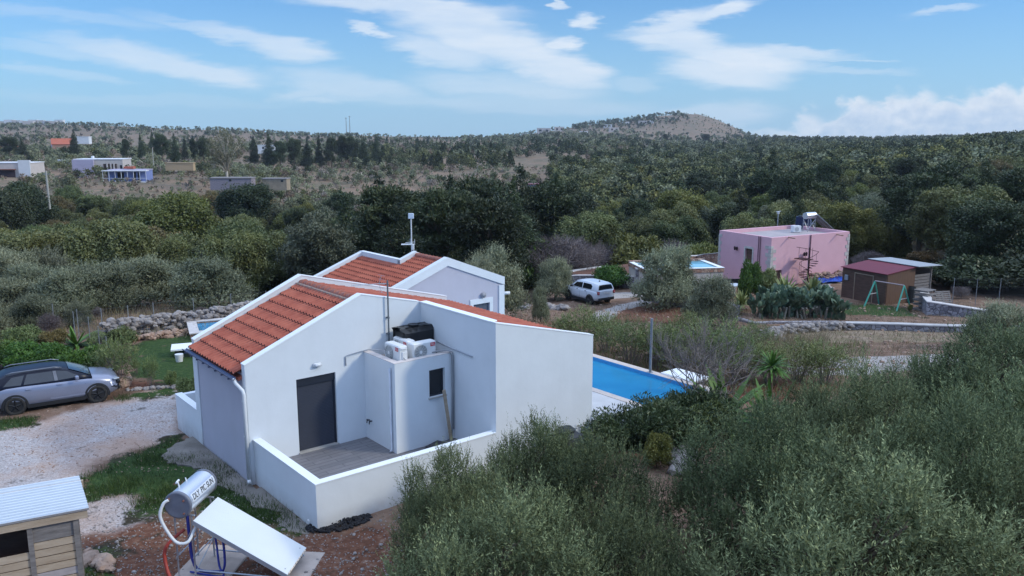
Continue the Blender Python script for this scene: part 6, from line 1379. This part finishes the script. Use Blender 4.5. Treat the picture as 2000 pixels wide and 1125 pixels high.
def mk_spiky(seed, n=60, l=.8, w=.05, tz=.5, leaf='bright'):
    rs = np.random.RandomState(seed); V = []; v = []
    for k in range(n):
        a = rs.rand()*6.28; e = rs.uniform(-.2, 1.35); d = np.array([math.cos(a)*math.cos(e), math.sin(a)*math.cos(e), math.sin(e)]); s = np.cross(d, [0, 0, 1.]); s /= np.linalg.norm(s)+1e-9; L_ = l*rs.uniform(.7, 1.1)
        P = [np.array([0, 0, tz])+d*L_*f+np.array([0, 0, -.35*L_*f*f*math.cos(e)]) for f in (0, .35, .7, 1)]; W_ = [w*.6, w, w*.7, .004]
        for i in range(3): V.append([P[i]-s*W_[i], P[i]+s*W_[i], P[i+1]+s*W_[i+1], P[i+1]-s*W_[i+1]]); v.append(rs.rand()*.4+.3+.1*i)
    parts = [quads('crown', np.array(V), FM[leaf], np.array(v))]
    if tz > .3: b = MB(); b.tube([(0, 0, -.1), (0, 0, tz)], .07, 8, r1=.06); parts.append(b.build('stem', barkM, None))
    return Proto(parts, tz+l)
SPK = [mk_spiky(91, 80, .75, .045, .9), mk_spiky(92, 70, .8, .04, .25, 'oleander'), mk_spiky(93, 50, .6, .03, .05, 'bright')]
def vis(px, top, D):        # height above the ground there of a thing whose top shows at picture row `top`
    x, y = gpx(px, D); return x, y, atd(px, top, D).z-gz(x, y)
_cnt = {}
def plant(P, i, name, label, cat, px, top, D, group=None, wx=1., mat=None, rz=None, minh=.5):
    x, y, h = vis(px, top, D); pr = P[i % len(P)]; s = max(h, minh)/pr.h; return pr.put(name, label, cat, x, y, group=group, mat=FM[mat] if mat else None, sc3=(s*wx, s*wx, s), rz=rz)

# the olives in front: (column, row of the top, distance, width)
for i, (px, top, D, wx, lab) in enumerate((
 (975, 968, 13.8, .98, 'large olive tree at the bottom centre, in front of the villa terrace'),
 (1215, 985, 14.4, .80, 'olive tree at the bottom, right side of the centre clump'),
 (880, 880, 16.8, .85, 'olive tree overlapping the low terrace wall'),
 (1040, 825, 18.6, .80, 'olive tree against the tall blank wall of the villa'),
 (1165, 850, 18.0, .92, 'olive tree by the right corner of the villa and the pool deck'),
 (1480, 790, 17.5, .9, 'olive tree right of the dark shrub, in the second row of the right clump'),
 (1665, 905, 14.0, 1.10, 'very large olive tree filling the bottom right of the picture'),
 (1680, 720, 21.0, .85, 'pale topped olive tree in the middle of the right clump'),
 (1850, 790, 17.0, .9, 'olive tree near the right edge, right of the very large one'),
 (1925, 640, 24.0, 1.05, 'tall olive tree at the right edge below the wire fence'),
 (1990, 720, 19.5, 1.0, 'olive tree cut by the right edge of the picture'),
 (1780, 700, 25.0, .9, 'olive tree behind the right clump, nearest the dry path'),
 (1560, 760, 22.5, .8, 'small olive tree behind the right clump, next to the soil bed'))):
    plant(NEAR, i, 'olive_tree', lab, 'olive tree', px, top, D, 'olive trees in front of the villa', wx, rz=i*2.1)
# olives and shrubs beyond the yards: middle distance
for i, (px, top, D, wx, lab) in enumerate((
 (412, 506, 49, 1.3, 'big round olive tree behind the stone heap, left of the villa roof'),
 (268, 503, 52, 1.22, 'grey olive tree left of the big round one'), (190, 512, 48, 1.2, 'olive tree above the long stone heap, in the middle of the left row'),
 (130, 526, 46, 1.2, 'olive tree above the fence, left part of the left row'), (60, 516, 51, 1.2, 'olive tree in the left row near the edge of the picture'),
 (335, 515, 54, 1.2, 'olive tree between the two biggest of the left row'), (5, 545, 46, 1.35, 'olive tree at the left edge of the picture'), (28, 485, 60, 1.0, 'pale grey olive tree standing behind the left row at the edge'), (100, 488, 64, .9, 'small grey olive tree behind the left row'),
 (60, 575, 42, 1.1, 'low dark olive bush behind the green hedge'), (150, 590, 43, .9, 'low olive bush behind the fence, right of the purple twigs'), (-30, 590, 40, 1.0, 'olive bush cut by the left edge, above the hedge'),
 (965, 483, 50, .75, 'upright pale olive tree right behind the grey villa'), (935, 505, 46, .6, 'small olive tree touching the roof of the grey villa'), (1085, 505, 63, .7, 'small olive tree above the white car, by the garden wall'),
 (1056, 560, 49, .42, 'young thin olive tree on the bare soil, left of the white car'), (1298, 482, 58, .85, 'tall olive tree in front of the pale blue pool'), (1388, 540, 50, .85, 'round olive tree in front of the pink house'), (1340, 520, 60, .6, 'olive tree behind the thin dark post'),
 (1730, 562, 61.0, .55, 'small olive tree inside the swing frame'), (1950, 590, 40, 1.0, 'olive tree at the right edge in front of the retaining wall'))):
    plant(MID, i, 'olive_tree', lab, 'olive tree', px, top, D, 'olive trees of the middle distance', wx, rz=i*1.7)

# oleanders and shrubs between the pool and the lane
for i, (px, top, D, lab, w_) in enumerate(((1098, 617, 37.5, 'leftmost oleander behind the pool, next to the villa roof', 1.2), (1140, 600, 37, 'tallest oleander behind the pool, below the white car', 1.3), (1185, 612, 36, 'oleander behind the pool, left of the grey post', 1.2), (1232, 622, 34.5, 'oleander directly left of the grey post', 1.2), (1285, 625, 34, 'oleander directly right of the grey post', 1.2), (1335, 640, 33.5, 'sparse oleander behind the bare shrub', 1.2), (1400, 622, 33.5, 'yellowish oleander right of the bare shrub', 1.3), (1450, 650, 32.5, 'oleander left of the bright green spiky plant', 1.2), (1505, 672, 32, 'oleander behind the bright green spiky plant', 1.2), (1560, 660, 32.5, 'oleander above the red soil bed', 1.2), (1612, 668, 32, 'oleander at the right end of the row, before the pale path', 1.3), (1480, 628, 38, 'far oleander between the curved stones and the row', 1.2), (1350, 608, 42, 'oleander in the grass below the round olive', 1.2))):
    plant(OLE, i, 'oleander_shrub', lab, 'shrub', px, top, D, 'oleanders between the pool and the lane', w_, rz=i*1.3)
plant(BARE, 0, 'bare_shrub', 'large leafless shrub with grey branches at the end of the pool', 'shrub', 1378, 622, 27.5, wx=1.0); plant(BARE, 1, 'bare_shrub', 'thin leafless shrub in the dry grass before the round olive', 'shrub', 1420, 612, 39, wx=.8)
plant(BARE, 1, 'bare_tree', 'bare young tree on the walled red terrace', 'tree', 1158, 468, 73, wx=.6)
plant(SPK, 0, 'yucca', 'bright green spiky yucca on the soil bed beside the pool', 'yucca', 1508, 682, 30.5, wx=1.0); plant(SPK, 2, 'spiky_plant', 'small bright green spiky plant at the foot of the bare shrub', 'plant', 1420, 728, 27, wx=1.2); plant(SPK, 2, 'spiky_plant', 'small bright green spiky plant hanging over the olive tops', 'plant', 1508, 752, 25.5, wx=1.0); plant(SPK, 2, 'spiky_plant', 'large bright green tuft behind the hedge at left', 'plant', 145, 640, 38, wx=1.5)
plant(SPK, 1, 'agave', 'big spiky agave left of the spiral staircase', 'agave', 1535, 538, 61, wx=1.5); plant(SPK, 1, 'agave', 'big spiky agave right of the spiral staircase', 'agave', 1587, 536, 61.5, wx=1.2); plant(SPK, 1, 'agave', 'spiky agave under the lemon shrub, left of the cactus', 'agave', 1450, 566, 57, wx=1.2); plant(SPK, 1, 'agave', 'small agave at the left end of the cactus hedge', 'agave', 1440, 585, 55.5, wx=1.0)
for i, (px, top, D, lab, mt, w_) in enumerate(((1462, 512, 60, 'tall lemon shrub with yellowish leaves before the pink house', 'bright', .45), (1490, 525, 60, 'lower lemon shrub left of the stone corner of the pink house', 'oleander', .5), (1192, 520, 68.5, 'bright green shrub growing over the garden wall', 'bright', 1.2), (1372, 785, 25.5, 'low yellow green shrub behind the dark juniper', 'oleander', 1.0), (1285, 850, 23, 'small yellow green shrub below the dark juniper', 'yellow', .8),
   (1012, 468, 76, 'bright green tree right behind the grey villa', 'bright', .9), (1235, 460, 82, 'yellow leaved tree behind the garden wall', 'yellow', 1.1), (1355, 478, 84, 'small yellow bush behind the pale blue pool', 'yellow', 1.2), (1742, 440, 95, 'bright yellow tree behind the red roofed shed', 'yellow', .8), (1800, 490, 84, 'rust coloured bush behind the red roofed shed', 'orange', 1.2),
   (12, 668, 34, 'dense green hedge bush at the left edge above the silver car', 'bright', 1.3), (60, 672, 33, 'dense green hedge bush behind the roof of the silver car', 'bright', 1.3), (108, 676, 32.5, 'dense green hedge bush right of the silver car roof', 'bright', 1.2), (158, 680, 32, 'green hedge bush above the bonnet of the silver car', 'bright', 1.1), (40, 640, 37, 'dark green bush of the second hedge row, at left', 'oleander', 1.3), (100, 645, 37, 'reddish green bush of the second hedge row', 'orange', .9), (235, 640, 38, 'dark green bush by the left end of the stone heap', 'oleander', 1.2), (188, 650, 38, 'green bush left of the stone heap behind the fence', 'oleander', 1.1),
   (1780, 600, 56.5, 'yellow green weed clump by the right leg of the swing', 'yellow', .6), (1845, 512, 67, 'dark bush under the huge spreading tree, left of its trunk', 'pine', 2.2), (1905, 505, 66, 'dark bush at the foot of the huge spreading tree', 'pine', 2.2), (1962, 500, 66, 'dark bush under the right side of the huge spreading tree', 'pine', 2.2), (2015, 495, 65, 'dark bush at the picture edge above the wire fence', 'pine', 2.2), (1790, 522, 71, 'dark green bush right behind the lean-to roof', 'oleander', 1.8), (330, 725, 31, 'small green bush on the soil bed left of the villa', 'oleander', .7), (372, 735, 28.5, 'dark shrub at the back corner of the villa', 'oleander', .7), (1300, 640, 35.5, 'low green undergrowth behind the pool post', 'oleander', .9))):
    plant(BUSH, i, 'shrub', lab, 'shrub', px, top, D, wx=w_, mat=mt)
for i, (px, top, D, lab, w_) in enumerate(((1078, 462, 76, 'grey leafless thicket left of the bare young tree', 1.3), (1140, 466, 80, 'grey leafless thicket behind the bare young tree', 1.3), (1190, 480, 82, 'grey leafless thicket behind the walled terrace', 1.2), (1690, 490, 82, 'grey thicket between the pink house and the shed', 1.5), (1750, 508, 74, 'grey thicket just behind the shed roofs', 1.3), (100, 612, 40.5, 'purple grey leafless bush behind the left fence', 1.0), (390, 600, 46, 'dry grey bush at the right end of the stone heap', .9), (1300, 470, 88, 'grey thicket behind the tall olive', 1.3), (1880, 560, 62, 'dry twigs above the retaining wall', 1.2), (1960, 560, 64, 'dry twiggy bush at the right edge above the fence', 1.3), (190, 600, 45, 'dry grey bush under the left olives', .8))):
    plant(THICK, i, 'leafless_bush', lab, 'bush', px, top, D, 'leafless grey bushes', w_)
for i, (px, top, D, lab) in enumerate(((225, 655, 31, 'leafy tall shrub with pale stems by the fence post'), (212, 670, 32, 'second leafy shrub with pale stems by the fence post'), (290, 695, 31, 'sapling with small leaves on the lawn edge'), (262, 700, 33, 'thin sapling left of the lawn'))):
    plant(OLE, i, 'garden_shrub', lab, 'shrub', px, top, D, 'thin shrubs beside the lawn', .6 if i > 1 else .9)
# dark juniper mound beside the pool deck
rs = np.random.RandomState(5); L = [((rs.uniform(-2.1, 2.1), rs.uniform(-.8, .8), rs.uniform(.3, .95)), (.75, .75, .5)) for _ in range(18)]; V, v = cloud(rs, L, 34000, .15, .04, up=.15, core=.2, outw=1.0, zmin=-.1); x, y = gpx(1283, 25.2); o = quads('juniper_shrub', V, FM['pine'], v, loc=(x, y, gz(x, y))); o.rotation_euler = (0, 0, .55); tag(o, 'wide dark green juniper mound at the near end of the pool', 'shrub')
# prickly pear
def pear():
    x, y = gpx(1557, 54.5); t = thing('prickly_pear', 'huge prickly pear cactus in front of the pink house', 'cactus', on(x, y)); rs = random.Random(3); m = M('cactus_green', (.03, .075, .045), .55, .3, 3, c2=(.14, .19, .11)); b = MB(); n = 12
    def pad(c, R, s):
        o = len(b.v); w = .55*s; h = s; d = .09*s
        for k in range(n): a = 2*PI*k/n; p = Vector((w*math.sin(a), 0, h-h*math.cos(a)))*.5; b.v += [tuple(Vector(c)+R @ p)]
        b.v += [tuple(Vector(c)+R @ Vector((0, d, h*.5))), tuple(Vector(c)+R @ Vector((0, -d, h*.5)))]
        for k in range(n): b.f += [(o+k, o+(k+1) % n, o+n), (o+(k+1) % n, o+k, o+n+1)]; b.m += [0, 0]
        return Vector(c)+R @ Vector((0, 0, h*.92))
    def grow(c, tilt, yaw, s, lev):
        R = Matrix.Rotation(yaw, 3, 'Z') @ Matrix.Rotation(tilt, 3, 'X') @ Matrix.Rotation(rs.uniform(-.5, .5), 3, 'Y'); top = pad(c, R, s)
        if lev > 0:
            for _ in range(rs.choice((2, 2, 3))): grow(top+Vector((rs.uniform(-.1, .1), rs.uniform(-.1, .1), -.06)), tilt*.7+rs.uniform(-.7, .7), yaw+rs.uniform(-1.4, 1.4), s*rs.uniform(.8, 1.0), lev-1)
    for k in range(52): a = rs.uniform(-2.7, 2.7); grow((a, rs.uniform(-1.1, 1.1), -.1), rs.uniform(-.5, .5), rs.uniform(0, 3.1), rs.uniform(.62, .80), 3 if abs(a) < 2.2 else 2)
    b.build('pads', m, t, fix=False); b = MB()
    for k in range(40): a = rs.uniform(-2.8, 2.8); b.tube([(a, rs.uniform(-1, .2), 0), (a+rs.uniform(-.3, .3), rs.uniform(-1.3, 0), .8)], .07, 6)
    b.build('woody_stem', M('cactus_wood', (.22, .20, .16), .9), t)
pear()
# tall pale eucalyptus and tall single trees beyond the wood
rs = np.random.RandomState(17); L = [((rs.uniform(-6, 6), rs.uniform(-4, 4), 8+rs.rand()**.7*10), (2.0, 2.0, 1.7)) for _ in range(26)]
EUC = proto(17, L, [lambda r, l: cloud(r, l, 9000, .55, .2, up=.1, shell=(.2, 1.1), core=.1)], 7, .5, leafmat('euc_leaf', (.10, .10, .05), (.26, .24, .14), obv=.05), bark=M('euc_bark', (.42, .37, .30), .8, .2, 2), h=18.5, tn=20)
plant([EUC], 0, 'eucalyptus_tree', 'tall pale eucalyptus tree with a sparse crown beyond the wood', 'tree', 445, 255, 245, wx=.85)
plant(OAK, 1, 'broadleaf_tree', 'huge dark spreading tree at the right edge behind the shed', 'tree', 1925, 396, 70, wx=1.15, mat='pine')
plant(OAK, 2, 'broadleaf_tree', 'dark tree right of the huge spreading tree, cut by the picture edge', 'tree', 2040, 440, 70, wx=1.0, mat='pine')

# the wood in the valley: single trees, nearest first
def zone(px, D, r):
    if D < 120 and 690 < px < 1150: return ('pine', None) if r.random() < .62 else ('oak', None)
    if 830 < px < 1100 and D < 165: return ('pine', None) if r.random() < .7 else ('oak', None)
    if px < 560: k = r.random(); return ('oak', 'orange' if k < .14 else ('yellow' if k < .27 else ('greygreen' if k < .36 else None)))
    if px > 1700 and D < 100: return ('pine', None) if r.random() < .4 else ('oak', None)
    if px > 1450: k = r.random(); return ('pine', None) if k < .13 else ('oak', 'yellow' if k < .30 else ('greygreen' if k < .42 else ('orange' if k < .50 else None)))
    k = r.random(); return ('pine', None) if k < .2 else ('oak', 'yellow' if k < .32 else ('greygreen' if k < .45 else None))
R_ = random.Random(99); spots = []; D = 67.0
while D < 205:
    step = 3.6+D*.016; px = -130+R_.uniform(0, 60)
    while px < 2130:
        Dj = D+R_.uniform(-.45, .45)*step*1.3; x, y = gpx(px, Dj); ok = True
        if 1040 < px < 1780 and Dj < 86: ok = False
        if 1040 < px < 1440 and Dj < 92: ok = False
        if px > 1700 and Dj < 66+max(0, 1860-px)*.12: ok = False
        if px < 600 and Dj < 70: ok = False
        if Dj > 182 and 540 < px < 1000: ok = False
        if Dj > 190 and px < 560: ok = False
        if ok: spots.append((px, Dj, x, y))
        px += (5.1+D*.016)*1600/Dj*R_.uniform(.8, 1.2)
    D += step*1.25
HERO = [(200, 488, 82, 'oak', 'orange'), (305, 450, 88, 'oak', 'orange'), (155, 447, 92, 'oak', 'yellow'), (350, 375, 112, 'oak', 'yellow'), (470, 430, 84, 'oak', None), (560, 455, 80, 'oak', None), (740, 352, 100, 'pine', None), (925, 332, 112, 'pine', None), (1012, 338, 108, 'pine', None), (880, 345, 116, 'pine', None), (965, 360, 104, 'pine', None), (1060, 352, 112, 'pine', None), (675, 375, 105, 'pine', None), (1340, 375, 120, 'oak', 'yellow'), (1550, 330, 130, 'pine', None), (1500, 300, 160, 'pine', None), (1860, 385, 112, 'oak', None), (1690, 385, 118, 'oak', 'greygreen'), (60, 360, 150, 'oak', 'pine'), (10, 372, 140, 'oak', 'pine'), (480, 345, 160, 'oak', 'pine'), (1215, 308, 205, 'oak', 'bright'), (1170, 312, 200, 'oak', 'bright'), (1260, 312, 205, 'oak', 'bright')]
AR = [(-200, 130, 'over the left olives'), (130, 330, 'over the stone heap'), (330, 560, 'left of villa roofs'), (560, 760, 'over left villa roof'), (760, 900, 'behind the white mast'), (900, 1060, 'behind the grey villa'), (1060, 1250, 'beyond garden wall'), (1250, 1400, 'beyond the pale pool'), (1400, 1560, 'behind the pink house'), (1560, 1700, 'behind the roof heater'), (1700, 1850, 'beyond the shed'), (1850, 2400, 'at the right edge')]
DEP = [(0, 82, 'first rank'), (82, 98, 'second rank'), (98, 118, 'third rank'), (118, 145, 'fourth rank'), (145, 400, 'last rank')]
KN = {('oak', None): 'dark green oak', ('oak', 'orange'): 'rust tinged oak', ('oak', 'yellow'): 'yellow green tree', ('oak', 'greygreen'): 'grey green tree', ('oak', 'pine'): 'very dark rounded tree', ('oak', 'bright'): 'bright green rounded tree', ('pine', None): 'tall dark pine'}
ent = []
for px, top, D, k, m_ in HERO:
    x, y, h = vis(px, top, D); ent.append((px, D, x, y, h, k, m_))
spots = [s for s in spots if all(math.hypot(s[2]-e[2], s[3]-e[3]) > (4.0 if e[5] == 'oak' else 3.2) for e in ent)]
for px, D, x, y in spots:
    k, m_ = zone(px, D, R_); h = R_.uniform(5.6, 9.0) if k == 'oak' else R_.uniform(8.0, 12.5)
    if 700 < px < 1130 and D > 85 and k == 'pine': h *= 1.15
    ent.append((px, D, x, y, h, k, m_))
def caprow(e):
    px, D, x, y, h, k, m_ = e; lim = float(np.interp(px, [-200, 420, 560, 700, 780, 1130, 1250, 1500, 1700, 2000], [350, 352, 376, 378, 338, 340, 318, 296, 282, 262])); hm = atd(px, lim, D).z-gz(x, y)
    return (px, D, x, y, min(h, max(hm, 2.5))*R_.uniform(.93, 1.0), k, m_)
ent = [caprow(e) for e in ent]; ent.sort(key=lambda e: e[1]); nk = {'oak': 0, 'pine': 0}; e2 = []
for e in ent:
    nk[e[5]] += 1
    if nk[e[5]] <= 296: e2.append(e)
ent = e2; buck = {}
for e in ent:
    a = next(n for lo, hi, n in AR if lo <= e[0] < hi); d = next(n for lo, hi, n in DEP if lo <= e[1] < hi); buck.setdefault((KN[(e[5], e[6])], a, d), []).append(e)
ORD = ['leftmost', 'second', 'third', 'fourth', 'fifth', 'sixth', 'seventh', 'eighth', 'ninth', 'tenth', 'eleventh', 'twelfth']
ORD += ['thirteenth', 'fourteenth', 'fifteenth', 'sixteenth']
NUM = ['', 'one', 'two', 'three', 'four', 'five', 'six', 'seven', 'eight', 'nine', 'ten', 'eleven', 'twelve', 'thirteen', 'fourteen', 'fifteen', 'sixteen']
for (kn, a, d), es in buck.items():
    es.sort(key=lambda e: e[0])
    for i, (px, D, x, y, h, k, m_) in enumerate(es):
        lab = f'{kn} {a}, {d} of the wood' if len(es) == 1 else f'{ORD[min(i, 15)]} of {NUM[min(len(es), 16)]} {kn}s {a}, {d}'
        P = (OAK if k == 'oak' else PINE)[R_.randrange(4)]; s = h/P.h; q = R_.uniform(.9, 1.15)
        P.put('pine_tree' if k == 'pine' else 'broadleaf_tree', lab, 'pine' if k == 'pine' else 'tree', x, y, group='pines of the valley wood' if k == 'pine' else 'broadleaf trees of the valley wood', mat=FM[m_] if m_ else (FM['oak'] if k == 'oak' else None), sc3=(s*q, s*q, s))
# dark pines standing alone on the far bank
for i, (px, top, D, wx) in enumerate(((148, 256, 430, .7), (278, 262, 400, .5), (247, 272, 380, .5), (318, 263, 360, .8), (342, 264, 365, .7), (362, 270, 370, .5), (380, 271, 372, .5), (398, 270, 375, .8), (497, 268, 400, .7), (525, 265, 395, .9), (548, 277, 390, .8), (575, 272, 400, .8), (602, 272, 405, .8), (625, 268, 410, .6), (648, 270, 410, .6), (20, 268, 400, 1.2), (45, 272, 390, 1.0), (298, 256, 520, .6), (668, 266, 430, .7), (690, 268, 430, .8), (712, 270, 430, .7), (735, 266, 450, .6), (1300, 262, 900, 1), (1378, 262, 900, 1.2))):
    plant(PINE, i, 'pine_tree', f'{("leftmost","second","third","fourth","fifth","sixth","seventh","eighth","ninth","tenth","eleventh","twelfth","thirteenth","fourteenth","fifteenth","sixteenth","seventeenth","eighteenth","nineteenth","twentieth","twenty-first","twenty-second","twenty-third","rightmost")[sorted((148,278,247,318,342,362,380,398,497,525,548,575,602,625,648,20,45,298,668,690,712,735,1300,1378)).index(px)]} of the dark pines standing out below the skyline', 'pine', px, top, D, 'dark pines on the far bank', wx)

# far woods and groves: thousands of crowns, one object
def far_wood():
    rs = np.random.RandomState(3); V = []; c = []
    def crowns(n, D0, D1, px0, px1, kinds, hr, thr=None, seed=0, keepfn=None):
        px = rs.uniform(px0, px1, n); D = np.exp(rs.uniform(math.log(D0), math.log(D1), n)); x = (px-1000)/1627*D; y = D
        if thr is not None: k = fbm(x/30+seed, y/55+seed, 4) > thr+rs.uniform(-.06, .06, n); px, D, x, y = px[k], D[k], x[k], y[k]
        if keepfn is not None: k = keepfn(px, D); px, D, x, y = px[k], D[k], x[k], y[k]
        z = ground(x, y); n = len(px); h = rs.uniform(*hr, n); ki = rs.choice(len(kinds), n, p=[q[0] for q in kinds])
        for i in range(n):
            kd = kinds[ki[i]]; sp = h[i]*800/D[i]; m = int(np.clip(sp*sp*1.8, 10, 420)); r = h[i]*.52*kd[2]; hh = h[i]
            d = nrm(rs.randn(m, 3)+[0, 0, .45]); q = rs.uniform(.65, 1.05, m); tall = kd[3]
            lob = nrm(rs.randn(6, 3)+[0, 0, .4]); li = rs.randint(0, 6, m)
            P = np.stack([x[i]+(d[:, 0]*.62+lob[li, 0]*.42)*r*q, y[i]+(d[:, 1]*.62+lob[li, 1]*.42)*r*q, z[i]+hh*(.5+(d[:, 2]*.33+lob[li, 2]*.2)*q)], 1)
            if tall: t_ = rs.rand(m); P = np.stack([x[i]+d[:, 0]*r*(1.05-t_)*.8, y[i]+d[:, 1]*r*(1.05-t_)*.8, z[i]+hh*t_], 1)
            s = hh*np.clip(1.55/math.sqrt(m)+.03, .09, .5); V.append(diamonds(P, rs.randn(m, 3), nrm(d+rs.randn(m, 3)*.6), s*rs.uniform(.7, 1.3, m), s*.75*rs.uniform(.7, 1.3, m)))
            b = np.array(kd[1])*rs.uniform(.75, 1.3); c.append(b[None]*rs.uniform(.7, 1.3, (m, 1)))
    ol = (.20, .21, .125); dk = (.055, .068, .030); md = (.14, .145, .062); yl = (.19, .18, .06); br = (.22, .165, .12); gy = (.26, .22, .185)
    clear = lambda p, d: ~(((p > 135) & (p < 305) & (d > 200) & (d < 262)) | ((p < 85) & (d > 190) & (d < 235)) | ((p > 300) & (p < 400) & (d > 215) & (d < 280)) | ((p > 420) & (p < 575) & (d < 212)))
    right = lambda p, d: (p >= 1100)
    crowns(3600, 186, 420, -300, 1200, [(.55, ol, 1, 0), (.12, dk, 1, 0), (.15, md, 1, 0), (.1, br, 1, 0), (.08, gy, 1, 0)], (2.0, 4.4), .42, 3, clear)
    crowns(4200, 186, 440, -300, 1200, [(.4, ol, 1, 0), (.35, br, 1, 0), (.25, gy, 1, 0)], (.8, 1.8), .30, 8)
    crowns(4600, 420, 1500, -300, 1250, [(.42, ol, 1, 0), (.3, dk, 1, 0), (.18, md, 1, 0), (.1, br, 1, 0)], (3, 6.5), .42, 5)
    crowns(120, 420, 560, 640, 1000, [(.7, dk, .8, 1), (.3, md, 1, 0)], (5, 9), .44, 15)
    crowns(260, 560, 900, 650, 1150, [(.5, dk, .9, 1), (.5, dk, 1.2, 0)], (4, 9), .46, 25)
    crowns(1900, 190, 430, 1080, 2300, [(.33, dk, 1, 0), (.30, md, 1, 0), (.18, ol, 1, 0), (.12, dk, .8, 1), (.07, yl, 1, 0)], (5, 8), None, 0)
    crowns(2600, 400, 900, 1150, 2300, [(.22, dk, .9, 1), (.25, dk, 1.1, 0), (.25, md, 1, 0), (.28, ol, 1, 0)], (4, 7.5), .33, 7)
    crowns(1400, 800, 1750, 900, 1600, [(.55, ol, 1, 0), (.3, dk, 1, 0), (.15, md, 1, 0)], (4, 8), .40, 9, lambda p, d: ~((p > 1240) & (d > 1350)))
    crowns(420, 1480, 1720, 1120, 1345, [(.8, dk, 1, 0), (.2, ol, 1, 0)], (5, 9), .46, 4); crowns(420, 1420, 1700, 1180, 1470, [(.6, md, 1, 0), (.2, dk, 1, 0), (.2, ol, 1, 0)], (1.5, 4), None, 4)
    crowns(1300, 1100, 1520, -300, 700, [(.6, dk, 1, 0), (.4, ol, 1, 0)], (3.5, 7), .47, 6)
    crowns(1300, 820, 1700, 1420, 2400, [(.6, dk, 1, 0), (.4, md, 1, 0)], (5, 9), .34, 19)
    V = np.concatenate(V); c = np.concatenate(c); m = bpy.data.materials.new('far_foliage'); m.use_nodes = True; N = m.node_tree.nodes; L = m.node_tree.links
    a = N.new('ShaderNodeAttribute'); a.attribute_name = 'col'; L.new(a.outputs['Color'], N['Principled BSDF'].inputs['Base Color']); N['Principled BSDF'].inputs['Roughness'].default_value = .8; N['Principled BSDF'].inputs['Specular IOR Level'].default_value = .1
    o = quads('far_woodland', V, m, col=np.clip(c, 0, 1)); tag(o, kind='stuff')
far_wood()

# grasses
def blades(name, n, sampler, h, w, mat, seed, lean=.4):
    rs = np.random.RandomState(seed); P = sampler(rs, n) if sampler.__name__ == 'f' else np.array([sampler(rs) for _ in range(n)]); n = len(P); x, y = P[:, 0], P[:, 1]; z = ground(x, y); H = h*rs.uniform(.5, 1.3, n)
    a = rs.rand(n)*6.28; s = np.stack([np.cos(a), np.sin(a), 0*a], 1)*w; up = np.stack([rs.randn(n)*lean, rs.randn(n)*lean, np.ones(n)], 1)*H[:, None]; B = np.stack([x, y, z-.01], 1)
    V = np.stack([B-s, B+s, B+up*.6+s*.5, B+up], 1); tag(quads(name, V, mat, rs.rand(n)), kind='stuff')
def samp(polys, z):
    def f(rs, n):
        out = []
        ar = np.array([(max(p[0] for p in P)-min(p[0] for p in P))*(max(p[1] for p in P)-min(p[1] for p in P)) for P in polys])
        for P, w in zip(polys, ar/ar.sum()):
            m = int(n*w*5); xs = [p[0] for p in P]; ys = [p[1] for p in P]; x = rs.uniform(min(xs), max(xs), m); y = rs.uniform(min(ys), max(ys), m)
            k = (inpoly(P, x, y) < .15*rs.randn(m)) & (vnoise(x*1.3, y*1.3)+.22*rs.randn(m) > .52)
            qx = x-P0.x; qy = y-P0.y; k &= ~((qx*HA.x+qy*HA.y > -1.36) & (qx*HB.x+qy*HB.y > -3.8)); out.append(np.stack([x[k], y[k]], 1))
        out = np.concatenate(out); return out[rs.permutation(len(out))[:n]]
    return f
blades('grass', 13000, samp(GR, -.5), .14, .008, FM['grass'], 1); blades('grass', 9000, samp([LAWN], -.9), .09, .012, FM['grass'], 2); blades('grass', 5000, samp([LAWN2], -3.5), .2, .02, FM['grass'], 3)
def sdry(rs):
    px = rs.uniform(1000, 1900); D = rs.uniform(33, 60); return gpx(px, D)
blades('dry_grass', 12000, sdry, .28, .014, FM['dry'], 4, .5)
def stall(rs):
    px = rs.uniform(1280, 1620); D = rs.uniform(33.5, 44); return gpx(px, D)
blades('dry_grass', 5000, stall, .8, .010, FM['dry'], 5, .25); blades('dry_grass', 5000, lambda rs: gpx(rs.uniform(0, 460), rs.uniform(40, 52)), .5, .014, FM['dry'], 6, .3)
blades('grass', 5000, lambda rs: gpx(rs.uniform(1150, 1700), rs.uniform(30, 42)), .35, .014, FM['oleander'], 7, .4)

# ------------------------------------------------------------------ air: the far hills fade a little
def haze():
    b = MB(); b.box(-2700, 2700, -2700, 2700, -70, 78); o = b.build('haze', M('tmp_haze', (1, 1, 1))); m = bpy.data.materials.new('haze'); m.use_nodes = True; N = m.node_tree.nodes; N.clear()
    out = N.new('ShaderNodeOutputMaterial'); v = N.new('ShaderNodeVolumePrincipled'); v.inputs['Color'].default_value = (.80, .88, 1, 1); v.inputs['Density'].default_value = HAZE; v.inputs['Anisotropy'].default_value = .3
    m.node_tree.links.new(v.outputs[0], out.inputs['Volume']); o.data.materials.clear(); o.data.materials.append(m); tag(o, kind='stuff')
HAZE = .00012
haze()
